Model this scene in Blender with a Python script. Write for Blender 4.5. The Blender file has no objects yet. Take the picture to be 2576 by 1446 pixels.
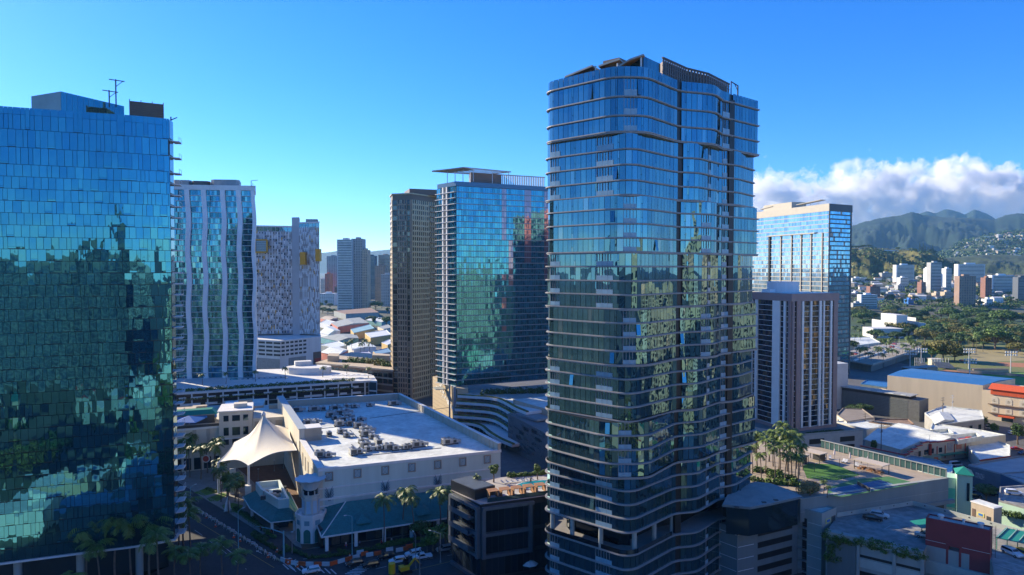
import bpy, math, random
from mathutils import Vector, Matrix
R = math.radians
random.seed(7)
SC = bpy.context.scene
COL = SC.collection
# ---------------------------------------------------------------- camera
F_PX, CXP, CYP, EYE, PITCH = 1717.0, 1288.0, 723.0, 80.0, math.atan(47/1717.0)
cam = bpy.data.cameras.new('camera'); camo = bpy.data.objects.new('camera', cam); COL.objects.link(camo)
camo.location = (0, 0, EYE); camo.rotation_euler = (R(90) - PITCH, 0, 0)
cam.sensor_width = 36; cam.lens = 36*F_PX/2576; cam.clip_start = 1; cam.clip_end = 60000
SC.camera = camo
# ---------------------------------------------------------------- sky, sun, exposure
SUN_EL, SUN_H = R(25), Vector((-0.83, 0.56))          # horizontal direction towards the sun
wd = bpy.data.worlds.new("World"); SC.world = wd; wd.use_nodes = True
nt = wd.node_tree; nt.nodes.clear()
sky = nt.nodes.new('ShaderNodeTexSky'); sky.sky_type = 'NISHITA'; sky.sun_disc = False
sky.sun_elevation = SUN_EL; sky.sun_rotation = math.atan2(SUN_H.x, SUN_H.y)
sky.altitude = 0; sky.air_density = 0.8; sky.dust_density = 0.1; sky.ozone_density = 7.5
bg = nt.nodes.new('ShaderNodeBackground'); bg.inputs['Strength'].default_value = 0.138
ow = nt.nodes.new('ShaderNodeOutputWorld')
hs_ = nt.nodes.new('ShaderNodeHueSaturation'); hs_.inputs['Saturation'].default_value = 1.18; hs_.inputs['Hue'].default_value = 0.509
nt.links.new(sky.outputs[0], hs_.inputs['Color']); nt.links.new(hs_.outputs[0], bg.inputs['Color']); nt.links.new(bg.outputs[0], ow.inputs['Surface'])
sl = bpy.data.lights.new('sun', 'SUN'); sl.energy = 5.0; sl.angle = R(0.53); sl.color = (1.0, 0.85, 0.62)
so = bpy.data.objects.new('sun', sl); COL.objects.link(so)
sd = Vector((SUN_H.x, SUN_H.y, 0)).normalized()*math.cos(SUN_EL) + Vector((0, 0, math.sin(SUN_EL)))
so.rotation_euler = sd.to_track_quat('Z', 'Y').to_euler()
SC.view_settings.view_transform = 'Standard'; SC.view_settings.look = 'None'
SC.view_settings.gamma = 1; SC.view_settings.exposure = 1.0
SC.cycles.caustics_reflective = False; SC.cycles.caustics_refractive = False
SC.cycles.max_bounces = 8; SC.cycles.volume_bounces = 5
SC.cycles.volume_max_steps = 128
# ---------------------------------------------------------------- photo pixel (2576x1446) -> world
def ray(x, y):
    a = (x-CXP)/F_PX; b = (CYP-y)/F_PX; c, s = math.cos(PITCH), math.sin(PITCH)
    return Vector((a, c + b*s, -s + b*c))
def W(x, y, z=0.0):
    d = ray(x, y); t = (z-EYE)/d.z
    return Vector((d.x*t, d.y*t, z))
def WD(x, y, D):
    d = ray(x, y); t = D/d.y
    return Vector((d.x*t, D, EYE + d.z*t))
def XZ(x, D): return WD(x, 676, D).x
def ZD(y, D): return WD(1288, y, D).z
GA = R(23)                                             # the street grid
E1 = Vector((math.cos(GA), math.sin(GA))); E2 = Vector((-math.sin(GA), math.cos(GA)))
# ---------------------------------------------------------------- materials
MATS = {}
def _n(nt, t): return nt.nodes.new(t)
def mat(name, col, rough=0.7, var=0.25, scale=0.15, metal=0.0, streak=False, col2=None, bump=0.0, island=0.0, spec=0.5, emit=None, fine=None):
    if name in MATS: return MATS[name]
    m = bpy.data.materials.new(name); m.use_nodes = True; nt = m.node_tree
    b = nt.nodes['Principled BSDF']; b.inputs['Roughness'].default_value = rough; b.inputs['Metallic'].default_value = metal
    b.inputs['Specular IOR Level'].default_value = spec
    geo = _n(nt, 'ShaderNodeNewGeometry'); noi = _n(nt, 'ShaderNodeTexNoise'); noi.inputs['Scale'].default_value = scale
    noi.inputs['Detail'].default_value = 6; noi.inputs['Roughness'].default_value = 0.65
    src = geo.outputs['Position']
    if streak:
        mp = _n(nt, 'ShaderNodeMapping'); mp.inputs['Scale'].default_value = (1, 1, 0.12)
        nt.links.new(src, mp.inputs['Vector']); src = mp.outputs[0]
    nt.links.new(src, noi.inputs['Vector'])
    rmp = _n(nt, 'ShaderNodeMapRange'); rmp.inputs['From Min'].default_value = 0.3; rmp.inputs['From Max'].default_value = 0.7
    nt.links.new(noi.outputs['Fac'], rmp.inputs['Value'])
    mix = _n(nt, 'ShaderNodeMix'); mix.data_type = 'RGBA'
    c2 = col2 if col2 else tuple(c*(1-var) for c in col); c1 = col if col2 else tuple(min(1, c*(1+var*0.35)) for c in col)
    mix.inputs[6].default_value = (*c1, 1); mix.inputs[7].default_value = (*c2, 1)
    nt.links.new(rmp.outputs[0], mix.inputs[0]); out = mix.outputs[2]
    if fine:
        n2 = _n(nt, 'ShaderNodeTexNoise'); n2.inputs['Scale'].default_value = fine[0]; n2.inputs['Detail'].default_value = 4
        nt.links.new(geo.outputs['Position'], n2.inputs['Vector'])
        r2 = _n(nt, 'ShaderNodeMapRange'); r2.inputs['From Min'].default_value = .3; r2.inputs['From Max'].default_value = .7
        r2.inputs['To Min'].default_value = 1-fine[1]; r2.inputs['To Max'].default_value = 1+fine[1]*.6
        nt.links.new(n2.outputs['Fac'], r2.inputs['Value'])
        mm = _n(nt, 'ShaderNodeVectorMath'); mm.operation = 'SCALE'; nt.links.new(out, mm.inputs[0]); nt.links.new(r2.outputs[0], mm.inputs['Scale']); out = mm.outputs[0]
    if island:
        r3 = _n(nt, 'ShaderNodeMapRange'); r3.inputs['To Min'].default_value = 1-island; r3.inputs['To Max'].default_value = 1+island
        nt.links.new(geo.outputs['Random Per Island'], r3.inputs['Value'])
        mm = _n(nt, 'ShaderNodeVectorMath'); mm.operation = 'SCALE'; nt.links.new(out, mm.inputs[0]); nt.links.new(r3.outputs[0], mm.inputs['Scale']); out = mm.outputs[0]
    nt.links.new(out, b.inputs['Base Color'])
    if bump:
        bp = _n(nt, 'ShaderNodeBump'); bp.inputs['Strength'].default_value = bump; bp.inputs['Distance'].default_value = 0.5
        nt.links.new(noi.outputs['Fac'], bp.inputs['Height']); nt.links.new(bp.outputs[0], b.inputs['Normal'])
    if emit:
        b.inputs['Emission Color'].default_value = (*emit[0], 1); b.inputs['Emission Strength'].default_value = emit[1]
    MATS[name] = m; return m
def island_rand(nt, geo):
    oi = _n(nt, 'ShaderNodeObjectInfo'); a = _n(nt, 'ShaderNodeMath'); a.operation = 'ADD'; f = _n(nt, 'ShaderNodeMath'); f.operation = 'FRACT'
    nt.links.new(geo.outputs['Random Per Island'], a.inputs[0]); nt.links.new(oi.outputs['Random'], a.inputs[1]); nt.links.new(a.outputs[0], f.inputs[0]); return f.outputs[0]
def glass(name, cols, metal=0.75, rough=0.03, wav=0.02, wscale=0.35, pos=None):
    """curtain-wall glazing: mirror-like coated panes; the tint differs from pane to pane"""
    if name in MATS: return MATS[name]
    m = bpy.data.materials.new(name); m.use_nodes = True; nt = m.node_tree
    b = nt.nodes['Principled BSDF']; b.inputs['Roughness'].default_value = rough; b.inputs['Metallic'].default_value = metal
    geo = _n(nt, 'ShaderNodeNewGeometry'); cr = _n(nt, 'ShaderNodeValToRGB'); cr.color_ramp.interpolation = 'CONSTANT'
    els = cr.color_ramp.elements
    while len(els) > 1: els.remove(els[-1])
    n = len(cols)
    for i, c in enumerate(cols):
        p = pos[i] if pos else i/n
        e = els[0] if i == 0 else els.new(p)
        e.position = p; e.color = (*c, 1)
    nt.links.new(island_rand(nt, geo), cr.inputs[0]); nt.links.new(cr.outputs[0], b.inputs['Base Color'])
    noi = _n(nt, 'ShaderNodeTexNoise'); noi.inputs['Scale'].default_value = wscale; noi.inputs['Detail'].default_value = 1.5
    mp = _n(nt, 'ShaderNodeMapping'); mp.inputs['Scale'].default_value = (1, 1, 0.5)
    nt.links.new(geo.outputs['Position'], mp.inputs['Vector']); nt.links.new(mp.outputs[0], noi.inputs['Vector'])
    bp = _n(nt, 'ShaderNodeBump'); bp.inputs['Strength'].default_value = 1.0; bp.inputs['Distance'].default_value = wav
    nt.links.new(noi.outputs['Fac'], bp.inputs['Height']); nt.links.new(bp.outputs[0], b.inputs['Normal'])
    MATS[name] = m; return m
# ---------------------------------------------------------------- mesh builder
def V2(p): return Vector((p[0], p[1]))
class MB:
    def __init__(s): s.v = []; s.f = []; s.m = []
    def poly(s, pts, mi=0):
        n = len(s.v); s.v += [tuple(p) for p in pts]; s.f.append(tuple(range(n, n+len(pts)))); s.m.append(mi)
    def prism(s, pl, z0, z1, mi=0, mt=None, bottom=True):
        """pl counter-clockwise from above; z1 may be a list of heights"""
        k = len(pl); n = len(s.v); zt = z1 if isinstance(z1, (list, tuple)) else [z1]*k
        s.v += [(p[0], p[1], z0) for p in pl] + [(p[0], p[1], zt[i]) for i, p in enumerate(pl)]
        for i in range(k):
            j = (i+1) % k; s.f.append((n+i, n+j, n+k+j, n+k+i)); s.m.append(mi)
        s.f.append(tuple(n+k+i for i in range(k))); s.m.append(mi if mt is None else mt)
        if bottom: s.f.append(tuple(n+i for i in reversed(range(k)))); s.m.append(mi)
    def box(s, c, d, rot=0, mi=0, mt=None):
        """c = centre of the base, d = sizes"""
        ca, sa = math.cos(rot), math.sin(rot); x, y = d[0]/2, d[1]/2
        s.prism([(c[0]+a*ca-b*sa, c[1]+a*sa+b*ca) for a, b in ((-x, -y), (x, -y), (x, y), (-x, y))], c[2], c[2]+d[2], mi, mt)
    def bar(s, p, q, w, h=None, mi=0):
        p = Vector(p); q = Vector(q); h = w if h is None else h; d = (q-p)
        if d.length < 1e-6: return
        d.normalize(); up = Vector((0, 0, 1)) if abs(d.z) < 0.95 else Vector((0, 1, 0))
        a = d.cross(up).normalized()*w/2; b = a.cross(d).normalized()*h/2; n = len(s.v)
        for e in (p, q): s.v += [tuple(e-a-b), tuple(e+a-b), tuple(e+a+b), tuple(e-a+b)]
        for f in ((0, 1, 2, 3), (7, 6, 5, 4), (0, 4, 5, 1), (1, 5, 6, 2), (2, 6, 7, 3), (3, 7, 4, 0)):
            s.f.append(tuple(n+i for i in f)); s.m.append(mi)
    def tube(s, pts, rs, n=8, mi=0, cap=True):
        pts = [Vector(p) for p in pts]; rs = rs if isinstance(rs, (list, tuple)) else [rs]*len(pts); o = len(s.v)
        for i, p in enumerate(pts):
            d = (pts[min(i+1, len(pts)-1)]-pts[max(i-1, 0)]).normalized()
            up = Vector((0, 0, 1)) if abs(d.z) < 0.9 else Vector((1, 0, 0))
            a = d.cross(up).normalized(); b = d.cross(a).normalized()
            for k in range(n):
                t = 2*math.pi*k/n; s.v.append(tuple(p + (a*math.cos(t)+b*math.sin(t))*rs[i]))
        for i in range(len(pts)-1):
            for k in range(n):
                j = (k+1) % n; s.f.append((o+i*n+k, o+i*n+j, o+(i+1)*n+j, o+(i+1)*n+k)); s.m.append(mi)
        if cap:
            s.f.append(tuple(o+k for k in reversed(range(n)))); s.m.append(mi)
            e = o+(len(pts)-1)*n; s.f.append(tuple(e+k for k in range(n))); s.m.append(mi)
    def cyl(s, c, r, h, n=12, r2=None, mi=0):
        s.tube([(c[0], c[1], c[2]), (c[0], c[1], c[2]+h)], [r, r if r2 is None else r2], n, mi)
    def lathe(s, c, prof, n=16, mi=0, ang=0):
        o = len(s.v)
        for r, z in prof:
            for k in range(n):
                t = ang+2*math.pi*k/n; s.v.append((c[0]+r*math.cos(t), c[1]+r*math.sin(t), c[2]+z))
        for i in range(len(prof)-1):
            for k in range(n):
                j = (k+1) % n; s.f.append((o+i*n+k, o+i*n+j, o+(i+1)*n+j, o+(i+1)*n+k)); s.m.append(mi)
    def pane(s, p, u, nn, s0, s1, z0, z1, off=0.06, tilt=0.0, mi=0):
        a = random.gauss(0, tilt); b = random.gauss(0, tilt); sc = (s0+s1)/2; zc = (z0+z1)/2; q = []
        for (t, z) in ((s0, z0), (s1, z0), (s1, z1), (s0, z1)):
            o = off + a*(t-sc) + b*(z-zc); q.append((p[0]+u[0]*t+nn[0]*o, p[1]+u[1]*t+nn[1]*o, z))
        s.poly(q, mi)
    def slab(s, p, u, nn, s0, s1, z0, z1, o0, o1, mi=0):
        """a box against a wall: along u from s0 to s1, out from o0 to o1"""
        P = [(p[0]+u[0]*t+nn[0]*o, p[1]+u[1]*t+nn[1]*o) for t, o in ((s0, o1), (s1, o1), (s1, o0), (s0, o0))]
        s.prism(P, z0, z1, mi)
    def build(s, name, mats, parent=None, origin=(0, 0, 0), smooth=False):
        me = bpy.data.meshes.new(name); o = Vector((origin[0], origin[1], origin[2] if len(origin) > 2 else 0))
        me.from_pydata([(x-o.x, y-o.y, z-o.z) for x, y, z in s.v], [], s.f)
        mats = mats if isinstance(mats, (list, tuple)) else [mats]
        for m in mats: me.materials.append(m)
        if len(mats) > 1: me.polygons.foreach_set('material_index', s.m)
        if smooth: me.polygons.foreach_set('use_smooth', [True]*len(s.f))
        me.update()
        ob = bpy.data.objects.new(name, me); COL.objects.link(ob)
        if parent is not None: ob.parent = parent
        return ob
def tag(o, label=None, cat=None, group=None, kind=None):
    if label: o['label'] = label
    if cat: o['category'] = cat
    if group: o['group'] = group
    if kind: o['kind'] = kind
    return o
class Thing:
    """an Empty at the base; parts are given in world coordinates unless local=True"""
    def __init__(s, name, label, cat, loc=(0, 0, 0), rot=0, group=None, local=False):
        s.o = bpy.data.objects.new(name, None); COL.objects.link(s.o); s.o.location = loc if len(loc) == 3 else (*loc, 0); s.o.rotation_euler = (0, 0, rot)
        s.o.empty_display_size = 1; s.org = (0, 0, 0) if local else tuple(s.o.location); tag(s.o, label, cat, group)
    def part(s, name, mb, m, parent=None, label=None, kind=None, smooth=False):
        if not mb.f: return None
        ob = mb.build(name, m, parent or s.o, s.org, smooth)
        if label: ob['label'] = label
        if kind: ob['kind'] = kind
        return ob
KIDS = {}
def copy_tree(o, parent=None, kids=None):
    c = o.copy(); COL.objects.link(c)
    if parent is not None: c.parent = parent
    for ch in (kids[o] if kids else list(o.children)): copy_tree(ch, c, None)
    return c
def single(name, mb, m, label, cat, origin, group=None, kind=None, smooth=False):
    ob = mb.build(name, m, None, origin, smooth); ob.location = (origin[0], origin[1], origin[2] if len(origin) > 2 else 0)
    return tag(ob, label, cat, group, kind)
def struct(name, mb, m, smooth=False, kind='structure'):
    return tag(mb.build(name, m, smooth=smooth), kind=kind)
def edge(p0, p1):
    p0 = V2(p0); p1 = V2(p1); d = p1-p0; L = d.length; u = d/L
    return p0, u, Vector((u.y, -u.x)), L
def cen(pl): return (sum(p[0] for p in pl)/len(pl), sum(p[1] for p in pl)/len(pl))
def roundpoly(pl, it=2, f=0.25):
    for _ in range(it):
        q = []
        for i in range(len(pl)):
            a = V2(pl[i]); b = V2(pl[(i+1) % len(pl)]); q += [a.lerp(b, f), a.lerp(b, 1-f)]
        pl = q
    return pl
def inset(pl, d):
    """offset a closed ccw polygon inwards by d (negative = outwards)"""
    out = []; n = len(pl)
    for i in range(n):
        a, b, c = V2(pl[i-1]), V2(pl[i]), V2(pl[(i+1) % n]); u = (b-a).normalized(); w = (c-b).normalized()
        n1 = Vector((-u.y, u.x)); n2 = Vector((-w.y, w.x)); m = (n1+n2)
        m = m/max(0.3, m.length_squared)*2
        out.append(tuple(b+m*d))
    return out
ORD = ['first', 'second', 'third', 'fourth', 'fifth', 'sixth', 'seventh', 'eighth', 'ninth', 'tenth', 'eleventh', 'twelfth', 'thirteenth', 'fourteenth', 'fifteenth', 'sixteenth', 'seventeenth', 'eighteenth', 'nineteenth', 'twentieth']
def ordn(i):
    if i < 20: return ORD[i]
    n = i+1; return '%d%s' % (n, 'th' if 10 <= n % 100 <= 20 else {1: 'st', 2: 'nd', 3: 'rd'}.get(n % 10, 'th'))
def bear(o): return o.location.x/max(1, o.location.y)
def label_row(objs, text):
    """text with {n}: counts left to right as the photo shows them"""
    for i, o in enumerate(sorted(objs, key=bear)): o['label'] = text.format(n=ordn(i))
# palette
concrete = mat('concrete', (0.34, 0.37, 0.35), 0.8, 0.3, 0.2, streak=True)
dkconc = mat('dark_concrete', (0.15, 0.18, 0.18), 0.8, 0.3, 0.2, streak=True)
white = mat('white_paint', (0.74, 0.74, 0.72), 0.6, 0.12, 0.3, streak=True)
cream = mat('cream_stucco', (0.66, 0.61, 0.5), 0.8, 0.15, 0.3, streak=True)
tan = mat('tan_stucco', (0.48, 0.4, 0.3), 0.8, 0.18, 0.3, streak=True)
roofw = mat('white_membrane_roof', (0.72, 0.75, 0.7), 0.6, 0.3, 0.1, fine=(0.6, 0.16))
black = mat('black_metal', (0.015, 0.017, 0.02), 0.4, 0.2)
dkmet = mat('dark_metal', (0.05, 0.055, 0.06), 0.45, 0.2)
gmet = mat('grey_metal', (0.3, 0.31, 0.32), 0.45, 0.25, 0.8, metal=0.3)
wmet = mat('white_metal', (0.6, 0.61, 0.62), 0.4, 0.15, 0.8)
brownp = mat('brown_metal', (0.16, 0.11, 0.085), 0.5, 0.2)
woodm = mat('wood', (0.33, 0.17, 0.08), 0.6, 0.3, 0.8)
asph = mat('asphalt', (0.05, 0.052, 0.056), 0.85, 0.35, 0.08, fine=(0.9, 0.2))
pave = mat('pavement', (0.3, 0.28, 0.25), 0.8, 0.25, 0.25, fine=(1.5, 0.1))
redm = mat('red_paint', (0.45, 0.05, 0.035), 0.6, 0.2)
orng = mat('orange_plastic', (0.75, 0.12, 0.03), 0.5, 0.2)
bluem = mat('blue_canvas', (0.02, 0.16, 0.5), 0.7, 0.15)
greenm = mat('green_roof_metal', (0.02, 0.24, 0.17), 0.5, 0.2)
lawn = mat('lawn', (0.1, 0.2, 0.025), 0.9, 0.4, 0.35, fine=(3, .25))
leafA = mat('leaf_green', (0.1, 0.18, 0.025), 0.6, 0.5, 0.5, island=0.45)
leafB = mat('leaf_dark', (0.055, 0.115, 0.022), 0.6, 0.5, 0.4, island=0.45)
leafC = mat('leaf_olive', (0.19, 0.18, 0.035), 0.65, 0.4, 0.4, island=0.4)
palmL = mat('palm_leaf', (0.12, 0.18, 0.03), 0.5, 0.4, 0.6, island=0.35)
bark = mat('bark', (0.17, 0.13, 0.1), 0.9, 0.3, 1)
dglass = glass('dark_glass', [(0.03, 0.06, 0.08), (0.05, 0.09, 0.12), (0.02, 0.03, 0.04), (0.09, 0.12, 0.14)], 0.6, 0.05)
bglass = glass('blue_glass', [(0.1, 0.24, 0.33), (0.07, 0.19, 0.28), (0.14, 0.28, 0.35)], 0.8, 0.04)
yellowm = mat('yellow_panel', (0.65, 0.33, 0.02), 0.5, 0.1)
# ================================================================ TERRAIN
def noise2(x, y, sd=0):
    from mathutils import noise
    return noise.fractal(Vector((x, y, sd)), 0.9, 2.1, 6)
gm = mat('city_ground', (0.14, 0.135, 0.12), 0.9, 0.4, 0.004, col2=(0.055, 0.075, 0.03), fine=(0.03, 0.45))
mb = MB(); mb.poly([(-30000, -9000, -0.05), (30000, -9000, -0.05), (30000, 42000, -0.05), (-30000, 42000, -0.05)])
struct('ground', mb, gm)
def hill(name, prof, D0, D1, D2, m, base=0, rows=26, step=4, rough=0.12, sd=1, ns=0.004, power=1.2, smooth=True):
    """terrain whose crest, at distance D1, follows prof (photo pixels); foot at D0, back at D2"""
    mb = MB(); xs = []; x = prof[0][0]
    while x <= prof[-1][0]: xs.append(x); x += step
    H = []
    for x in xs:
        for i in range(len(prof)-1):
            if prof[i][0] <= x <= prof[i+1][0]:
                t = (x-prof[i][0])/(prof[i+1][0]-prof[i][0]); t = t*t*(3-2*t)*0.5+t*0.5; H.append(ZD(prof[i][1]*(1-t)+prof[i+1][1]*t, D1)); break
        else: H.append(ZD(prof[-1][1], D1))
    nx = len(xs); hs = {}
    for r in range(rows+7):
        if r <= rows: k = r/rows; D = D0+(D1-D0)*k; e = k**power
        else: k = (r-rows)/6; D = D1+(D2-D1)*k; e = 1-k
        for i, x in enumerate(xs):
            X = XZ(x, D); amp = math.sin(min(1, k if r <= rows else 1-k)*math.pi) if r <= rows else 0
            g = 1-abs(noise2(X*ns, D*ns*0.45, sd))*2.2
            z = base+(H[i]-base)*e + (H[i]-base)*rough*(g-0.35)*amp
            if r == rows: z += (H[i]-base)*0.012*noise2(X*ns*14, 0, sd)
            mb.v.append((X, D, max(z, -5) if 0 < k else -5)); hs[(r, i)] = z
    for r in range(rows+6):
        for i in range(nx-1):
            a = r*nx+i; mb.f.append((a, a+1, a+nx+1, a+nx)); mb.m.append(0)
    struct(name, mb, m, smooth)
    def at(x, k):
        i = min(nx-1, max(0, round((x-xs[0])/step))); r = int(k*rows); D = D0+(D1-D0)*(r/rows)
        return Vector((XZ(xs[i], D), D, hs[(r, i)]))
    return at
mtn = mat('mountain_forest', (0.014, 0.04, 0.022), 0.95, 0.5, 0.006, col2=(0.006, 0.022, 0.014), fine=(0.02, 0.5))
mtn2 = mat('hill_scrub', (0.17, 0.15, 0.04), 0.95, 0.5, 0.014, col2=(0.03, 0.06, 0.015), fine=(0.06, 0.6))
mtn3 = mat('hill_green', (0.06, 0.085, 0.03), 0.95, 0.5, 0.01, col2=(0.03, 0.05, 0.015), fine=(0.05, 0.5))
hill('hills', [(1300, 672), (1420, 664), (1560, 640), (1700, 622), (1800, 604), (1900, 596), (2140, 568), (2180, 556), (2215, 548), (2262, 542), (2292, 533), (2330, 542), (2380, 547), (2440, 548), (2500, 552), (2530, 540), (2560, 536), (2600, 540), (2760, 556), (2900, 580), (3200, 640), (3400, 670)], 4200, 6000, 7600, mtn, rough=0.3, ns=0.0016)
hill('hills', [(2180, 600), (2300, 541), (2330, 531), (2350, 536), (2380, 526), (2400, 530), (2425, 539), (2450, 526), (2475, 536), (2520, 560), (2700, 560)], 6200, 8200, 8900, mtn, rough=0.3, sd=4, ns=0.0012)
hill('hills', [(200, 674), (600, 656), (760, 640), (820, 635), (850, 631), (890, 636), (930, 632), (985, 627), (1060, 632), (1200, 645), (1400, 660), (1600, 674)], 12000, 15000, 18000, mtn, rough=0.15, sd=3, ns=0.0005)
resid = hill('hills', [(2280, 668), (2330, 648), (2380, 630), (2420, 606), (2450, 598), (2500, 588), (2560, 580), (2640, 570), (2900, 560)], 2900, 4000, 4600, mtn3, base=40, rough=0.12, sd=9, ns=0.003, power=0.8)
hill('hills', [(2250, 665), (2330, 652), (2400, 647), (2470, 641), (2520, 640), (2600, 645), (2900, 650)], 2200, 2850, 3200, mtn3, base=15, rough=0.25, sd=12, ns=0.006)
punch = hill('hills', [(1640, 672), (1720, 664), (1800, 650), (1880, 648), (1960, 640), (2060, 630), (2137, 624), (2180, 622), (2261, 627), (2300, 630), (2340, 633), (2362, 644), (2390, 660), (2450, 672)], 1650, 2150, 2700, mtn2, base=10, rough=0.35, sd=21, ns=0.007, power=0.75, rows=40, step=2.5)
# ---------------------------------------------------------------- clouds over the ridge (a real volume far behind it)
def clouds():
    bx = MB(); x0, x1 = 2200, 13500; y0, y1 = 11000, 12800; z0, z1 = 500, 2300
    bx.prism([(x0, y0), (x1, y0), (x1, y1), (x0, y1)], z0, z1)
    m = bpy.data.materials.new('cloud_vapour'); m.use_nodes = True; nt = m.node_tree; nt.nodes.clear()
    out = _n(nt, 'ShaderNodeOutputMaterial'); pv = _n(nt, 'ShaderNodeVolumePrincipled'); nt.links.new(pv.outputs[0], out.inputs['Volume'])
    pv.inputs['Color'].default_value = (0.97, 0.97, 0.98, 1); pv.inputs['Anisotropy'].default_value = 0.0
    geo = _n(nt, 'ShaderNodeTexCoord'); sp = _n(nt, 'ShaderNodeSeparateXYZ'); nt.links.new(geo.outputs['Object'], sp.inputs[0])
    def math_(op, a, b=None):
        n = _n(nt, 'ShaderNodeMath'); n.operation = op
        for i, q in enumerate((a, b)):
            if q is None: continue
            if isinstance(q, (int, float)): n.inputs[i].default_value = q
            else: nt.links.new(q, n.inputs[i])
        return n.outputs[0]
    def noi(scale, det, ro=0.6, vec=None):
        n = _n(nt, 'ShaderNodeTexNoise'); n.inputs['Scale'].default_value = scale; n.inputs['Detail'].default_value = det; n.inputs['Roughness'].default_value = ro
        nt.links.new(vec or geo.outputs['Object'], n.inputs['Vector']); return n.outputs['Fac']
    big = noi(0.0011, 2); det = noi(0.0034, 7, 0.56)
    # upper limit of the bank: rises to the right, lumpy
    rise = math_('MULTIPLY', math_('SUBTRACT', sp.outputs['X'], 3800), 0.12)
    rise = math_('MAXIMUM', math_('MINIMUM', rise, 360), -700)
    top = math_('ADD', math_('ADD', 1470, rise), math_('MULTIPLY', math_('SUBTRACT', big, 0.5), 1500))
    h = math_('DIVIDE', math_('SUBTRACT', top, sp.outputs['Z']), 520)
    h = math_('MINIMUM', h, 0.40)
    bot = math_('DIVIDE', math_('SUBTRACT', sp.outputs['Z'], 560), 260)
    h = math_('MINIMUM', h, bot)
    d = math_('ADD', h, math_('MULTIPLY', math_('SUBTRACT', det, 0.5), 3.0))
    d = math_('MULTIPLY', math_('SUBTRACT', d, 0.28), 0.07)
    d = math_('MAXIMUM', math_('MINIMUM', d, 0.011), 0)
    nt.links.new(d, pv.inputs['Density'])
    m.cycles.volume_step_rate = 1.0
    o = struct('sky', bx, m); return o
clouds()
# ---------------------------------------------------------------- the air
hz = MB(); hz.prism([(-12500, -1500), (12500, -1500), (12500, 10500), (-12500, 10500)], -6, 900)
hzm = bpy.data.materials.new('haze_air'); hzm.use_nodes = True; _t = hzm.node_tree; _t.nodes.clear()
_o = _n(_t, 'ShaderNodeOutputMaterial'); _p = _n(_t, 'ShaderNodeVolumePrincipled'); _t.links.new(_p.outputs[0], _o.inputs['Volume'])
_p.inputs['Color'].default_value = (0.28, 0.62, 1, 1); _p.inputs['Density'].default_value = 0.000042; _p.inputs['Anisotropy'].default_value = 0.2
tag(hz.build('haze', hzm), kind='stuff')
# ================================================================ MAIN GLASS TOWER
gA = glass('tower_glass', [(0.09, 0.22, 0.27), (0.105, 0.245, 0.29), (0.08, 0.2, 0.26), (0.12, 0.26, 0.3), (0.095, 0.23, 0.28), (0.07, 0.18, 0.23), (0.19, 0.3, 0.33)], 0.85, 0.012, 0.13, 0.2, [0, .2, .4, .58, .74, .88, .95])
slabm = mat('slab_edge', (0.3, 0.29, 0.29), 0.45, 0.15, 0.8)
balg = mat('frosted_balustrade', (0.26, 0.4, 0.48), 0.2, 0.2, 1.2, streak=True)
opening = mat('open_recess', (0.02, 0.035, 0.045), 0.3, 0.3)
OA = [(8.1, 163), (22.2, 150), (29.4, 150.4), (39.3, 162), (48.7, 165), (52.2, 171), (55.1, 173), (64.8, 181)]
OB = [(7.8, 164), (24.7, 149.6), (27.4, 150.2), (39.0, 162), (44.3, 162.8), (52.2, 171.7), (54.8, 172.6), (57.7, 174.4), (64.3, 182.5)]
OG = [(8.0, 163), (20.6, 149.4), (29.8, 149.6), (39.0, 162), (45.5, 163.6), (52.2, 171), (54.8, 173), (64.8, 181)]
BACK = [(61, 194), (40, 197), (11.5, 184)]
def smoothopen(pl, r=2.6, n=7):
    """round the corners of an open line with arcs of roughly radius r"""
    out = [V2(pl[0])]
    for i in range(1, len(pl)-1):
        a, b, c = V2(pl[i-1]), V2(pl[i]), V2(pl[i+1])
        rr = min(r, (b-a).length*0.45, (c-b).length*0.45); p = b+(a-b).normalized()*rr; q = b+(c-b).normalized()*rr
        for k in range(n+1):
            t = k/n; out.append(p*(1-t)**2 + b*2*t*(1-t) + q*t*t)
    out.append(V2(pl[-1])); return out
def resample(pl, step):
    pts = [V2(p) for p in pl]; L = [0]
    for i in range(1, len(pts)): L.append(L[-1]+(pts[i]-pts[i-1]).length)
    n = max(1, round(L[-1]/step)); out = []; j = 0
    for k in range(n+1):
        s = L[-1]*k/n
        while j < len(L)-2 and L[j+1] < s: j += 1
        t = (s-L[j])/max(1e-6, L[j+1]-L[j]); out.append(pts[j].lerp(pts[j+1], min(1, max(0, t))))
    return out
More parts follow.
